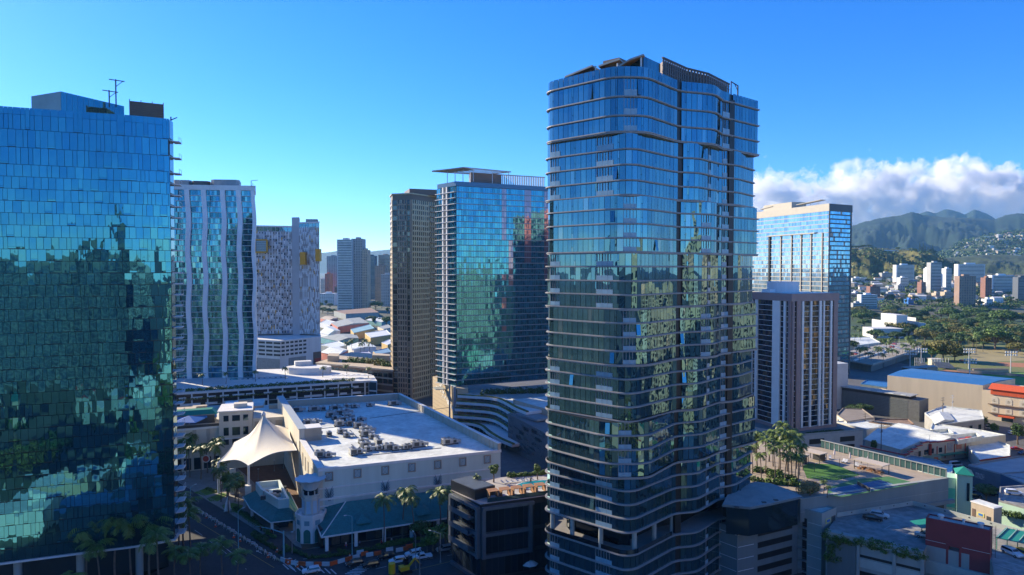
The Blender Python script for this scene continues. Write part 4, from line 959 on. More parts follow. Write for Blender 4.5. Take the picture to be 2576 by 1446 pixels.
def person_mesh():
    """one continuous body grown over a skeleton"""
    V = [(0, 0, .93), (0, 0, 1.15), (0, 0, 1.42), (0, 0, 1.53), (0, .01, 1.66), (0, 0, 1.76), (-.19, 0, 1.41), (-.25, .03, 1.13), (-.24, -.08, .9), (.19, 0, 1.41), (.26, 0, 1.13), (.25, .08, .9), (-.1, 0, .88), (-.11, -.1, .48), (-.11, .06, .08), (.1, 0, .88), (.12, .14, .48), (.12, .2, .08), (-.11, -.1, .05), (.12, .06, .05)]
    E = [(0, 1), (1, 2), (2, 3), (3, 4), (4, 5), (2, 6), (6, 7), (7, 8), (2, 9), (9, 10), (10, 11), (0, 12), (12, 13), (13, 14), (0, 15), (15, 16), (16, 17), (14, 18), (17, 19)]
    Rr = [.15, .14, .16, .06, .11, .07, .07, .05, .035, .07, .05, .035, .1, .07, .045, .1, .07, .045, .04, .04]
    me = bpy.data.meshes.new('person'); me.from_pydata(V, E, []); me.update(); return me, Rr
def make_person(shirt, trouser, cat='person'):
    me, Rr = person_mesh(); o = bpy.data.objects.new('person', me); COL.objects.link(o); md = o.modifiers.new('skin', 'SKIN')
    for i, sv in enumerate(me.skin_vertices[0].data): sv.radius = (Rr[i], Rr[i]*.8); sv.use_root = (i == 0)
    m = mat('skin_tone', (.35, .2, .13), .6, .1); me.materials.append(m); md.use_smooth_shade = True; o.modifiers.new('sub', 'SUBSURF').levels = 1
    c = MB(); c.lathe((0, 0, 0), [(.2, .9), (.19, 1.1), (.22, 1.36), (.12, 1.5)], 10); c2 = c.build('shirt', shirt, o); b = MB()
    b.tube([(-.1, 0, .95), (-.11, -.1, .48), (-.11, .06, .12)], [.13, .095, .07], 8); b.tube([(.1, 0, .95), (.12, .14, .48), (.12, .2, .12)], [.13, .095, .07], 8); b.build('trousers', trouser, o)
    h = MB(); h.lathe((0, -.02, 0), [(.07, 1.6), (.115, 1.68), (.1, 1.78), (.02, 1.82)], 8); h.build('hair', mat('dark_hair', (.02, .015, .01), .7), o)
    tag(o, 't', 'person'); return o
PP = {}
def person(x, y, z, rot, top, bot, label, group=None):
    cs = {'white': (.7, .7, .7), 'blue': (.05, .15, .4), 'dark': (.02, .02, .03), 'red': (.4, .04, .04), 'grey': (.25, .25, .26)}
    k = (top, bot)
    if k not in PP: o = make_person(mat('cloth_'+top, cs[top], .9, .1), mat('cloth_'+bot, cs[bot], .9, .1)); PP[k] = [o, list(o.children), False]
    e = PP[k]; o = e[0]
    if e[2]:
        c = o.copy(); COL.objects.link(c)
        for ch in e[1]: d = ch.copy(); COL.objects.link(d); d.parent = c
        o = c
    e[2] = True; o.location = (x, y, z); o.rotation_euler = (0, 0, rot); o['label'] = label
    if group: o['group'] = group
    return o
# ================================================================ GROUND OF THE NEAR QUARTER
def sheet(name, pts, z, m, thick=0.0):
    mb = MB()
    P = [(p[0], p[1]) for p in pts]
    a = sum(P[i][0]*P[(i+1) % len(P)][1]-P[(i+1) % len(P)][0]*P[i][1] for i in range(len(P)))
    if a < 0: P = P[::-1]
    if thick: mb.prism(P, z-thick, z)
    else: mb.poly([(x, y, z) for x, y in P])
    return struct(name, mb, m)
sheet('ground', [(-420, 140), (330, 140), (330, 700), (-420, 700)], 0.0, mat('urban_asphalt', (.13, .13, .13), .85, .3, .03, fine=(.5, .2)))
sheet('road', [(-180, 150), (-20, 130), (40, 180), (60, 245), (0, 245), (-30, 225), (-60, 205), (-72, 203), (-110, 262), (-190, 262)], 0.004, asph)
# plaza and its walks: raised pavement with a kerb
kerbl = [W(436, 1206), W(480, 1232), W(520, 1258), W(575, 1290), W(640, 1330), W(661, 1344), W(700, 1330), W(716, 1345), W(742, 1372), W(765, 1382), W(850, 1372), W(1000, 1350), W(1150, 1322)]
pl = [(v.x, v.y) for v in kerbl]
sheet('plaza_pavement', pl+[(-4, 226), (-57, 204), (-100, 296), (-150, 290), (-170, 262)], 0.15, pave, .149)
deck = mat('brown_plaza_paving', (.16, .085, .05), .75, .3, .4, fine=(2, .15))
dk = [W(600, 1180), W(640, 1215), W(655, 1250), W(700, 1290), W(745, 1320), W(772, 1322), W(830, 1200), W(760, 1100), W(640, 1100), W(560, 1150)]
sheet('plaza_paving', dk, 0.154, deck)
dk = [W(760, 1384), W(792, 1378), W(1000, 1350), W(1150, 1326), W(1150, 1310), W(800, 1356), W(772, 1330), W(752, 1346)]
sheet('plaza_paving', dk, 0.158, deck)
for q in ([W(487, 1238), (530), 0],): pass
g1 = [W(487, 1240), W(520, 1228), W(533, 1232), W(545, 1240), W(515, 1248)]
g2 = [W(520, 1254), W(560, 1240), W(575, 1244), W(548, 1262), W(528, 1262)]
g3 = [W(556, 1272), W(585, 1266), W(612, 1272), W(600, 1292), W(570, 1286)]
for g in (g1, g2, g3): sheet('lawn', g, 0.162, lawn)
# kerb between the two carriageways, lane lines, arrows, crossings
mb = MB(); P = [W(436, 1243), W(520, 1295), W(600, 1345), W(660, 1384), W(706, 1412)]
for a, b in zip(P, P[1:]): mb.bar((a.x, a.y, .12), (b.x, b.y, .12), .5, .3)
struct('kerb', mb, mat('kerb_tan', (.36, .31, .2), .8))
wline = mat('road_marking_white', (.62, .62, .6), .7, .35, 2)
yline = mat('road_marking_yellow', (.5, .34, .06), .7, .3, 2)
def line(pts, w, m, dash=None, z=.008):
    mb = MB()
    for a, b in zip(pts, pts[1:]):
        L = (b-a).length; u = (b-a).normalized(); s = 0
        while s < L-.05:
            e = min(L, s+(dash[0] if dash else L)); p = a+u*s; q = a+u*e; n = Vector((-u.y, u.x, 0))*w/2
            mb.poly([(p-n).xy[:]+(z,), (q-n).xy[:]+(z,), (q+n).xy[:]+(z,), (p+n).xy[:]+(z,)]); s = e+(dash[1] if dash else 0)
    struct('road_marking', mb, m)
line([W(440, 1300), W(500, 1340), W(560, 1385), W(620, 1432)], .14, wline, (3, 5)); line([W(462, 1290), W(560, 1350), W(650, 1404), W(690, 1428)], .14, yline)
line([W(556, 1370), W(585, 1392)], .16, wline); line([W(614, 1384), W(628, 1390)], .16, wline); line([W(690, 1398), W(745, 1438)], .18, wline); line([W(724, 1422), W(745, 1406)], .18, wline)
for k in range(9): a = W(712+k*15, 1419+k*1.5); b = W(726+k*15, 1432+k*1.5); line([a, b], .35, wline)
for k in range(8): a = W(868+k*6, 1443-k*3.4); b = W(905+k*6, 1445-k*3.8); line([a, b], .4, wline)
def arrow(p, d):
    mb = MB(); d = Vector(d).normalized(); n = Vector((-d.y, d.x)); p = V2(p)
    def q(a, b): v = p+d*a+n*b; return (v.x, v.y, .009)
    mb.poly([q(-1.8, -.1), q(.4, -.1), q(.4, .1), q(-1.8, .1)]); mb.poly([q(.4, -.5), q(1.5, 0), q(.4, .5)]); struct('road_marking', mb, wline)
arrow(W(651, 1388), (-1, .9)); arrow(W(722, 1405), (1, .15)); arrow(W(780, 1404), (1, .3))
line([W(990, 1446), W(1100, 1420), W(1150, 1408)], .14, yline); line([W(880, 1446), W(1000, 1418), W(1140, 1395)], .14, wline, (3, 4))
mb = MB(); a, b = W(1006, 1425), W(1020, 1420); mb.cyl((W(1225, 1428).x, W(1225, 1428).y, .002), .5, .006, 14); struct('manhole_cover', mb, dkmet)
# guard rail along the walk
T = Thing('railing', 'long metal handrail along the edge of the plaza walk', 'railing', (kerbl[2].x, kerbl[2].y, .15)); rl = MB(); ps = MB()
rp = resample([(v.x+.3, v.y+.4) for v in kerbl[:6]]+[(kerbl[6].x, kerbl[6].y+.3)], 1.6)
for a, b in zip(rp, rp[1:]):
    for z in (.7, 1.15): rl.bar((a.x, a.y, z), (b.x, b.y, z), .05)
    ps.bar((a.x, a.y, .15), (a.x, a.y, 1.2), .06)
T.part('rail', rl, gmet); T.part('post', ps, gmet)
# ================================================================ CINEMA BLOCK WITH THE WHITE ROOF
FL, FR, BR, BL = (-57.7, 202.5), (-3.8, 224), (-52, 314.5), (-101.5, 296.5)
teal_roof = mat('teal_shingle_roof', (.03, .19, .19), .7, .25, .6, fine=(2.5, .2))
pale = mat('pale_green_stucco', (.6, .68, .62), .8, .12, .3, streak=True); palegold = mat('buff_stucco', (.46, .42, .34), .8, .15, .3)
def cinema():
    T = Thing('cinema_building', 'huge pale box building with a white flat roof, behind the teal canopy roof', 'building', (-50, 255, 0)); z = 19.6
    mb = MB(); mb.prism([FL, FR, BR, BL], 0.1, z, 0, 1); T.part('wall', mb, [pale, roofw])
    p, u, nn, L = edge(FL, FR)
    mb = MB(); mb.slab(p, u, nn, -.2, L+.2, z-.15, 20.3, -.7, .3); T.part('cornice', mb, white)
    mb = MB(); mb.slab(p, u, nn, 0, L, 14.0, 14.35, 0, .2); mb.slab(p, u, nn, 0, L, 10.6, 11.2, 0, .35); mb.slab(p, u, nn, 0, L, 8.6, 9, 0, .3); T.part('string_course', mb, white)
    for k, x in enumerate((620, 935, 1240, 1535, 1820, 2097, 2370)):
        F = 700+x*.2223; D = W(F, 1200-(F-840)*.13, 16.8).y; s = (XZ(F, 210+(F-840)*.045)-p.x)/u.x; s = min(L-2.5, s)
        f = MB()
        for a, b, c, d in ((s-1.2, s+1.2, 18.7, 19.0), (s-1.2, s+1.2, 16.2, 16.5), (s-1.2, s-.9, 16.5, 18.7), (s+.9, s+1.2, 16.5, 18.7)): f.slab(p, u, nn, a, b, c, d, 0, .25)
        fo = T.part('ornament_frame', f, mat('ornament_brown', (.4, .33, .27), .7)); f = MB(); f.slab(p, u, nn, s-.88, s+.88, 16.52, 18.68, 0, .06); T.part('ornament_panel', f, mat('ornament_blue', (.2, .36, .42), .7), fo)
        f = MB()
        for j in range(5):
            zz = 16.6+j*.4
            for sg in (-1, 1): a = p+u*s+nn*.1; b = p+u*(s+sg*.75)+nn*.1; f.bar((a.x, a.y, zz), (b.x, b.y, zz+.45), .1)
        T.part('leaf_relief', f, white, fo)
        if k in (0, 2, 4):
            f = MB(); f.slab(p, u, nn, s-1.3, s+1.3, 9.1, 14.0, 0, .12); T.part('relief_panel', f, mat('relief_blue', (.42, .55, .58), .7)); f = MB()
            for sg in (-1, 1):
                for j in range(4):
                    pts = []
                    for t in range(5):
                        tt = t/4; w = sg*(.15+(1.45-.15)*tt**1.4)*(1-.1*j); hh = 10.2+j*.55+tt*(2.1+.2*j); q = p+u*(s+w)+nn*.2; pts.append((q.x, q.y, hh))
                    f.tube(pts, [.12, .11, .1, .08, .04], 4)
            T.part('palm_relief', f, mat('relief_dark', (.05, .1, .14), .6))
    # raised parapets at the right and the back
    for a, b, zt in ((FR, BR, 22.4), (BR, BL, 22.4)):
        p, u, nn, L = edge(a, b); mb = MB(); mb.slab(p, u, nn, -.3 if a == BR else 0, L, z-.2, zt, -.9, .05); T.part('parapet', mb, palegold); mb = MB(); mb.slab(p, u, nn, -.35, L+.1, zt, zt+.18, -1.05, .2); T.part('coping', mb, white)
        mb = MB()
        for k in range(int(L/3.2)): mb.slab(p, u, nn, k*3.2, k*3.2+.14, z, zt, -1.02, -.88)
        T.part('panel_joint', mb, tan)
    # high wall on the left towards the tent
    p, u, nn, L = edge(BL, FL)
    mb = MB(); mb.slab(p, u, nn, -2, 66, 0.1, 24, -1.2, .6); T.part('high_wall', mb, cream); mb = MB(); mb.slab(p, u, nn, -2.2, 66.2, 24, 24.25, -1.8, .9); T.part('coping', mb, mat('metal_coping', (.4, .45, .48), .5, .2, 3))
    mb = MB(); mb.slab(p, u, nn, 60, 66.1, z-.2, 24, -7, -1.25); T.part('roof_block', mb, tan); mb = MB(); mb.slab(p, u, nn, 59.8, 66.3, 24, 24.22, -7.2, -1.8); T.part('coping', mb, white)
    mb = MB(); mb.slab(p, u, nn, 66.2, L+.2, .1, 20.4, -1, .3); T.part('low_wall', mb, cream); mb = MB(); mb.slab(p, u, nn, 66.3, L+.4, 20.4, 20.6, -1.3, .6); T.part('coping', mb, white)
    for s in (72, 78, 84, 92, 98): 
        f = MB(); f.slab(p, u, nn, s-1, s+1, 13, 17.5, 0, .45); T.part('wall_panel', f, tan if s < 90 else palegold)
    # roof seams
    mb = MB()
    for a, b in (((930, 1052), (1130, 1025)), ((757, 1084), (845, 1074)), ((884, 1118), (905, 1136)), ((912, 1147), (1110, 1127)), ((880, 1082), (908, 1110))): q, r = W(*a, z), W(*b, z); mb.bar((q.x, q.y, z+.06), (r.x, r.y, z+.06), .35, .12)
    T.part('roof_seam', mb, dkmet)
    return z
zroof = cinema()
acs = [(330, 515, 0), (425, 495, 1), (395, 635, 0), (575, 640, 1), (705, 610, 1), (775, 650, 1), (590, 425, 0), (745, 385, 2), (775, 445, 0), (690, 525, 0), (800, 515, 2), (905, 545, 0), (990, 595, 2), (930, 470, 1), (985, 640, 0), (1060, 670, 1), (945, 720, 1), (1130, 735, 2), (985, 775, 0), (1015, 810, 1), (1140, 800, 1), (1250, 795, 0), (1325, 800, 1), (1440, 790, 1), (1480, 785, 1), (1560, 765, 0), (1620, 760, 1), (1905, 735, 0), (1990, 725, 1), (470, 880, 0), (565, 880, 1), (845, 850, 0), (915, 840, 1), (1300, 290, 2), (1030, 305, 1), (860, 320, 1), (205, 365, 2), (405, 355, 2), (510, 350, 1), (640, 345, 2), (700, 350, 1), (580, 390, 1), (690, 400, 2), (640, 455, 1), (730, 480, 2), (840, 480, 1), (770, 320, 1)]
aco = []
for i, (x, y, k) in enumerate(acs):
    v = W(700+x*.2223, 954.5+y*.2223, zroof); aco.append(ac_unit(k, (v.x, v.y, zroof), GA+random.uniform(-.06, .06)+(math.pi/2 if i % 7 == 3 else 0), 't', 1.05 if k != 1 else .9))
aco.sort(key=lambda o: -o.location.y)
rows = [aco[:12], aco[12:24], aco[24:36], aco[36:]]
for nm, r in zip(('back row', 'second row', 'third row', 'front row'), rows): label_row(r, '{n} rooftop air conditioner from the left in the %s on the white cinema roof' % nm)
# ---------------------------------------------------------------- tent
def tent():
    T = Thing('tent_canopy', 'large cream peaked tent canopy beside the white roofed cinema building', 'canopy', (-90, 250, 0)); fab = mat('tent_fabric', (.74, .68, .56), .7, .06, .3)
    pk = Vector((XZ(659, 254), 254, 25.6)); B = [Vector((-90.4, 232.5, 12.6)), Vector((-75.2, 237, 16.5)), Vector((-86.5, 264, 17.6)), Vector((-95, 268, 18)), Vector((-104.8, 256, 14.5)), Vector((-104.5, 241, 11.2))]
    mb = MB(); nr = 14; per = 12; ring = []; m = len(B)
    for i in range(m):
        a, b = B[i], B[(i+1) % m]
        for k in range(per):
            t = k/per; q = a.lerp(b, t); c = Vector((pk.x, pk.y, q.z)); q = q.lerp(c, .10*math.sin(math.pi*t)); q.z += .9*math.sin(math.pi*t); ring.append(q)
    n = len(ring)
    for r in range(nr+1):
        t = r/nr
        for q in ring:
            v = q.lerp(Vector((pk.x, pk.y, q.z)), t); 
            if r == nr: v = Vector((pk.x+(q.x-pk.x)*.03, pk.y+(q.y-pk.y)*.03, 0))
            v.z = q.z+(pk.z-q.z)*(t**2.3*.72+t*.28); mb.v.append(tuple(v))
    for r in range(nr):
        for k in range(n): j = (k+1) % n; mb.f.append((r*n+k, r*n+j, (r+1)*n+j, (r+1)*n+k)); mb.m.append(0)
    T.part('fabric', mb, fab, smooth=True)
    e = MB(); e.tube([tuple(q) for q in ring]+[tuple(ring[0])], .13, 6); T.part('edge_cable', e, white)
    c = MB(); c.lathe((pk.x, pk.y, 0), [(.9, 25.4), (.7, 26.0), (.3, 26.5), (.02, 26.9)], 12); T.part('peak_cap', c, white)
    for q in (B[0], B[5]): c = MB(); c.cyl((q.x, q.y, .1), .38, q.z-.1, 12); T.part('column', c, white)
    c = MB(); c.box((B[0].x, B[0].y-.6, .1), (2, 2, 5.8), R(20)); T.part('plinth', c, white)
    c = MB(); c.tube([(pk.x, pk.y, 14), (pk.x, pk.y, 25.6)], .3, 8); T.part('mast', c, white)
tent()
# ---------------------------------------------------------------- corner pavilion tower with scalloped shell
def pavilion():
    q = W(762, 1352, 0); cx, cy = -59.5, 200.0; T = Thing('pavilion_tower', 'small octagonal corner tower under an upturned scalloped shell roof', 'tower', (cx, cy, .15)); stone = mat('pavilion_stucco', (.58, .56, .5), .75, .12)
    m = MB(); m.lathe((cx, cy, 0), [(4.6, .15), (4.6, 8.2), (4.9, 8.25), (4.9, 9.4), (4.6, 9.4), (4.5, 8.6), (0.1, 8.6)], 8, ang=R(22.5)); T.part('base', m, white)
    m = MB(); m.lathe((cx, cy, 0), [(2.75, 8.6), (2.6, 13.6), (2.9, 13.7), (2.9, 14.1), (2.4, 14.1), (2.4, 14.9), (2.9, 15), (2.9, 15.2), (.1, 15.2)], 8, ang=R(22.5)); T.part('shaft', m, stone)
    for k in range(8):
        a = R(k*45); m = MB(); c = (cx+2.62*math.cos(a), cy+2.62*math.sin(a), 9.3); m.box(c, (.12, 1.2, 4), a); T.part('blue_panel', m, mat('pale_blue_panel', (.4, .55, .66), .5, .1))
        m = MB(); c = (cx+2.55*math.cos(a), cy+2.55*math.sin(a), 15.2); m.box(c, (.25, .3, 1.4), a); T.part('post', m, stone)
        m = MB(); c = (cx+4.3*math.cos(a), cy+4.3*math.sin(a), 0); m.box((c[0], c[1], .3), (.1, 2.1, 3.4), a); m.tube([(c[0], c[1], 3.7), (c[0]+.06*math.cos(a), c[1]+.06*math.sin(a), 3.7)], 1.05, 14); T.part('arched_window', m, mat('shop_glass_green', (.05, .2, .17), .1, .2))
        m = MB(); c = (cx+4.3*math.cos(a), cy+4.3*math.sin(a), 6); m.box(c, (.14, 1.6, 1.5), a); T.part('ornament_panel', m, mat('ornament_blue', (.25, .38, .42), .7))
    m = MB(); m.lathe((cx, cy, 0), [(2.3, 15.2), (2.3, 16.6)], 8, ang=R(22.5)); T.part('lantern', m, dglass)
    m = MB(); N = 48; prof = [(1.9, 16.6), (2.2, 17.6), (3.0, 18.9), (4.2, 20.0), (5.0, 20.5)]
    for i, (r, z) in enumerate(prof):
        for k in range(N):
            t = 2*math.pi*k/N; sc = abs(math.sin(t*6)) if i == len(prof)-1 else 0; rr = r*(1-.07*sc)+.0; m.v.append((cx+rr*math.cos(t), cy+rr*math.sin(t), z-.35*sc))
    for i in range(len(prof)-1):
        for k in range(N): j = (k+1) % N; m.f.append((i*N+k, i*N+j, (i+1)*N+j, (i+1)*N+k)); m.m.append(0)
    m.lathe((cx, cy, 0), [(4.65, 20.15), (4, 20.0), (0.05, 19.8)], 24); T.part('shell_roof', m, mat('shell_fabric', (.62, .68, .7), .6, .08))
    m = MB()
    for k in range(12): t = 2*math.pi*k/12; m.tube([(cx+2*math.cos(t), cy+2*math.sin(t), 16.7), (cx+3.1*math.cos(t), cy+3.1*math.sin(t), 18.8), (cx+4.9*math.cos(t), cy+4.9*math.sin(t), 20.4)], .07, 5)
    T.part('shell_rib', m, white); T.o.scale = (.93, .93, .9)
pavilion()
# ---------------------------------------------------------------- shops under the teal canopy roof
def canopy_shops():
    T = Thing('shop_arcade', 'row of shops under a long sloping teal roof along the street', 'building', (-35, 200, .15)); e0 = W(809, 1350.6, 4.6); e1 = Vector((-3, 212, 4.6)); r0 = W(880.5, 1264.5, 10.0); r0 = Vector((-50, 203.5, 10)); r1 = Vector((-3, 222, 10)); h0 = W(795.5, 1317, 5.2); h1 = Vector((-56.6, 203.2, 8.4))
    mb = MB(); mb.poly([tuple(v) for v in (e0, e1, r1, r0)]); mb.poly([tuple(v) for v in (h0, e0, r0, h1)]); mb.poly([(v.x, v.y, v.z-.25) for v in (r0, r1, e1, e0)]); mb.poly([tuple(v) for v in (e1, Vector((-1, 214, 4.6)), r1)])
    T.part('roof', mb, teal_roof)
    d = (e1-e0).normalized(); n2 = Vector((d.y, -d.x, 0)); mb = MB(); mb.bar(e0-Vector((0, 0, .15)), e1-Vector((0, 0, .15)), .3, .4); mb.bar(h0-Vector((0, 0, .1)), e0-Vector((0, 0, .15)), .3, .4); mb.bar(e0+Vector((0, 0, .06)), r0+Vector((0, 0, .06)), .3, .12); T.part('gutter', mb, white)
    for k in range(7):
        q = e0+d*(1.5+k*8.2)-n2*.8
        if (q-e0).length > (e1-e0).length: break
        m = MB(); m.box((q.x, q.y, .15), (.9, .9, 4.3), GA, 0); T.part('column', m, white)
    # shopfronts
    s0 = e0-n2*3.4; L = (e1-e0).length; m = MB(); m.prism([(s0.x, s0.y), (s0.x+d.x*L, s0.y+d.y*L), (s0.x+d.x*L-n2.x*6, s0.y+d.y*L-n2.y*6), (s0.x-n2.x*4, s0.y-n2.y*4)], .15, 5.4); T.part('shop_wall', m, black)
    rr = random.Random(9)
    for k in range(22):
        a = s0+d*(1+k*2.5)
        if 1+k*2.5+2.2 > L: break
        m = MB(); m.slab(V2(a), V2(d), V2(n2), 0, 2.1, .5, 3.6, .02, .1); T.part('shop_window', m, rr.choice([dglass, dglass, mat('dim_shop_window', (.12, .1, .08), .3, .5, 1.2), bglass]))
    for k, t in enumerate((.16, .5, .83)):
        c = e0.lerp(e1, t).lerp(r0.lerp(r1, t), .42); m = MB(); a, b = c-d*2.4, c+d*2.4; f = c+n2*3.2; f.z = c.z-.2; c.z += .5
        m.poly([tuple(f-d*2.2+Vector((0, 0, -.5))), tuple(f+d*2.2+Vector((0, 0, -.5))), tuple(c+Vector((0, 0, .9)))]); m.poly([tuple(f-d*2.2+Vector((0, 0, -.5))), tuple(c+Vector((0, 0, .9))), tuple(c-n2*1.5-d*2.2)]); m.poly([tuple(f+d*2.2+Vector((0, 0, -.5))), tuple(c-n2*1.5+d*2.2), tuple(c+Vector((0, 0, .9)))])
        T.part('dormer', m, teal_roof)
canopy_shops()
def kiosk():
    """low building with the open roof yard and its skirt of teal roof"""
    pts = [W(643, 1212, 9), W(704, 1206.5, 9), W(728, 1254, 9), W(700, 1257, 9), W(656, 1230, 9)]; P = [(v.x, v.y) for v in pts][::-1]; a = sum(P[i][0]*P[(i+1) % 5][1]-P[(i+1) % 5][0]*P[i][1] for i in range(5)); P = P if a > 0 else P[::-1]
    c = cen(P); T = Thing('restaurant_building', 'low building with a walled roof yard above a skirt of teal roof', 'building', (c[0], c[1], .15)); I = inset(P, .7)
    mb = MB(); mb.prism(P, 3, 7.2); T.part('wall', mb, pale)
    mb = MB(); n = len(P)
    for i in range(n):
        j = (i+1) % n; mb.prism([P[i], P[j], I[j], I[i]], 7.2, 9)
    T.part('parapet', mb, pale)
    mb = MB(); O = inset(P, -3.4)
    for i in range(n):
        j = (i+1) % n; mb.poly([(*O[i], 3.4), (*O[j], 3.4), (*P[j], 6.2), (*P[i], 6.2)])
    mb.poly([(*q, 3.3) for q in O][::-1]); T.part('skirt_roof', mb, teal_roof)
    mb = MB(); mb.prism(inset(P, .3), .15, 3.3); T.part('glazed_front', mb, dglass)
    mb = MB()
    for i in range(n): mb.bar((*O[i], 3.35), (*O[(i+1) % n], 3.35), .25, .25)
    T.part('gutter', mb, white)
    for i in range(n): q = inset(P, -2.8)[i]; m = MB(); m.box((q[0], q[1], .15), (.8, .8, 3.2), GA); T.part('column', m, white)
    rr = random.Random(2)
    for k in range(9):
        q = V2(c)+Vector((rr.uniform(-2.8, 2.8), rr.uniform(-4.5, 4.5))); 
        m = MB(); m.box((q.x, q.y, 7.25), (rr.uniform(1, 2.6), rr.uniform(1, 2), rr.uniform(.6, 1.7)), GA); T.part('roof_equipment', m, rr.choice([gmet, tan, dkmet]))
    q = [W(x, y, 4) for x, y in ((706, 1272), (738, 1262), (757, 1288), (742, 1306), (702, 1294))]; Q = [(v.x, v.y) for v in q][::-1]; m = MB(); I2 = inset(Q, 1.6)
    for i in range(5): j = (i+1) % 5; m.poly([(*Q[i], 3.6), (*Q[j], 3.6), (*I2[j], 5.2), (*I2[i], 5.2)])
    m.poly([(*v, 5.2) for v in I2]); m.poly([(*v, 3.55) for v in Q][::-1]); T.part('link_roof', m, teal_roof)
    for v in inset(Q, .6): m = MB(); m.box((v[0], v[1], .15), (.7, .7, 3.4), GA); T.part('column', m, white)
    return P
KP = kiosk()
# ---------------------------------------------------------------- white restaurant row on the left
def restaurants():
    T = Thing('restaurant_row', 'cream restaurant building with square windows and roof terrace, left of the tent', 'building', (-118, 276, .15)); a = (-140, 262); b = (-116.6, 272); 
    mb = MB(); mb.prism([a, b, (-128, 302), (-152, 292)], .1, 17); T.part('wall', mb, cream)
    c = (-105.6, 276.3); mb = MB(); mb.prism([(-116.4, 269.6), (-104.6, 273.6), (-110, 288), (-121, 284)], .1, 23); T.part('window_block', mb, cream); mb = MB(); mb.prism([(-116.9, 269.1), (-104.2, 273.2), (-109.8, 288.4), (-121.6, 284.4)], 23, 23.4); T.part('coping', mb, white); mb = MB(); mb.box((-111.5, 279, 23.4), (5, 4, 1.6), R(20)); T.part('roof_box', mb, cream)
    p, u, nn, L = edge((-116.4, 269.6), (-104.6, 273.6))
    for zi, h in ((19.2, 2.3), (13.5, 3.2), (9.8, 2.1)):
        for k in range(3): m = MB(); w = 2.9 if k == 1 else 1.9; s = (2.6, 6.3, 9.9)[k]; m.slab(p, u, nn, s-w/2, s+w/2, zi, zi+h, -.1, .12); T.part('window', m, dglass)
    m = MB(); m.slab(p, u, nn, .2, L-.2, 12.1, 12.4, 0, .25); T.part('string_course', m, white)
    mb = MB(); mb.prism([(-104.5, 273.8), (-92.7, 277.8), (-98, 294), (-110, 289)], .1, 19.6); T.part('wall', mb, cream); p, u, nn, L = edge((-104.5, 273.8), (-92.7, 277.8))
    for k in range(3): m = MB(); m.slab(p, u, nn, .6+k*4, 3.0+k*4, 9, 18.4, 0, .2); T.part('wall_panel', m, tan if k % 2 == 0 else palegold)
    p, u, nn, L = edge(a, b)
    for k in range(2): m = MB(); m.slab(p, u, nn, 2+k*6, 6+k*6, 8.5, 13, 0, .2); T.part('wall_panel', m, tan)
    for k in range(2): m = MB(); m.slab(p, u, nn, 15+k*5, 16.4+k*5, 13.4, 16.6, 0, .15); m.slab(p, u, nn, 15.2+k*5, 16.2+k*5, 10.4, 13.4, 0, .15); T.part('relief', m, palegold)
    m = MB(); m.slab(p, u, nn, 0, L, 16.4, 17.2, 0, .3); T.part('cornice', m, white)
    for k in range(7): m = MB(); m.slab(p, u, nn, 1+k*3.6, 3.6+k*3.6, .6, 5.2, -.1, .15); T.part('shop_window', m, dglass)
    # terrace
    rl = MB()
    for s in range(0, 26, 2): q = p+u*s; rl.bar((q.x, q.y, 17.1), (q.x, q.y, 18.3), .08)
    rl.bar((*p, 18.3), (*(p+u*25), 18.3), .08); rl.slab(p, u, nn, 0, 25, 17.2, 18.2, -.05, -.02); T.part('terrace_railing', rl, dkmet)
    q = V2((-130, 279)); m = MB(); m.box((q.x, q.y, 17), (15, 7, 3.4), R(18)); T.part('terrace_pavilion', m, dkmet)
    m = MB(); P0 = [(-139, 273), (-121.5, 279.5), (-124, 288), (-141, 281)]; I0 = inset(P0, 2.2); n = 4
    for i in range(4): j = (i+1) % 4; m.poly([(*P0[i], 20.2), (*P0[j], 20.2), (*I0[j], 22), (*I0[i], 22)])
    m.poly([(*q_, 22) for q_ in I0]); T.part('pavilion_roof', m, greenm)
    m = MB(); p2, u2, n2, L2 = edge(P0[0], P0[1]); m.slab(p2, u2, n2, 0, L2, 19.2, 20.15, -.1, 1.2); T.part('awning', m, bluem)
    m = MB(); m.box((-118.5, 287, 22.2), (5, 5, .9), R(20)); T.part('awning', m, bluem)
    m = MB(); p3 = p+u*4.5-nn*18; m.box((p3.x, p3.y+8, 17), (16, 5, 3.6), R(20)); T.part('roof_plant', m, tan)
    for (x, y, w) in ((448, 1052, 3.4), (468, 1068, 4.4)):
        v = W(x+8, y-16, 20.6); U = Thing('parasol', 'bright blue square parasol on the roof terrace, %s of two' % ('rear' if y < 1060 else 'front'), 'parasol', (v.x, v.y, 17.1)); c = MB(); k = w
        P0 = [(v.x-k, v.y-k), (v.x+k, v.y-k), (v.x+k, v.y+k), (v.x-k, v.y+k)]
        for i in range(4): c.poly([(*P0[i], 19.9), (*P0[(i+1) % 4], 19.9), (v.x, v.y, 21.7)])
        for i in range(4): c.poly([(*P0[i], 19.6), (*P0[(i+1) % 4], 19.6), (*P0[(i+1) % 4], 19.9), (*P0[i], 19.9)])
        U.part('canopy', c, bluem); c = MB(); c.cyl((v.x, v.y, 17.1), .08, 4.4, 8); U.part('pole', c, wmet)
    # white roofs behind
    for (x0, x1, d, h, m_) in ((-112, -96, 296, 17.5, roofw), (-128, -112, 302, 18.5, roofw), (-150, -130, 300, 16, concrete)):
        mb = MB(); mb.prism([(x0, d-2), (x1, d+4), (x1-5, d+20), (x0-5, d+14)], 0.1, h, 0, 1); mb.box(((x0+x1)/2-2, d+9, h), (6, 3, 1.8), GA); T.part('rear_wing', mb, [tan, m_])
restaurants()
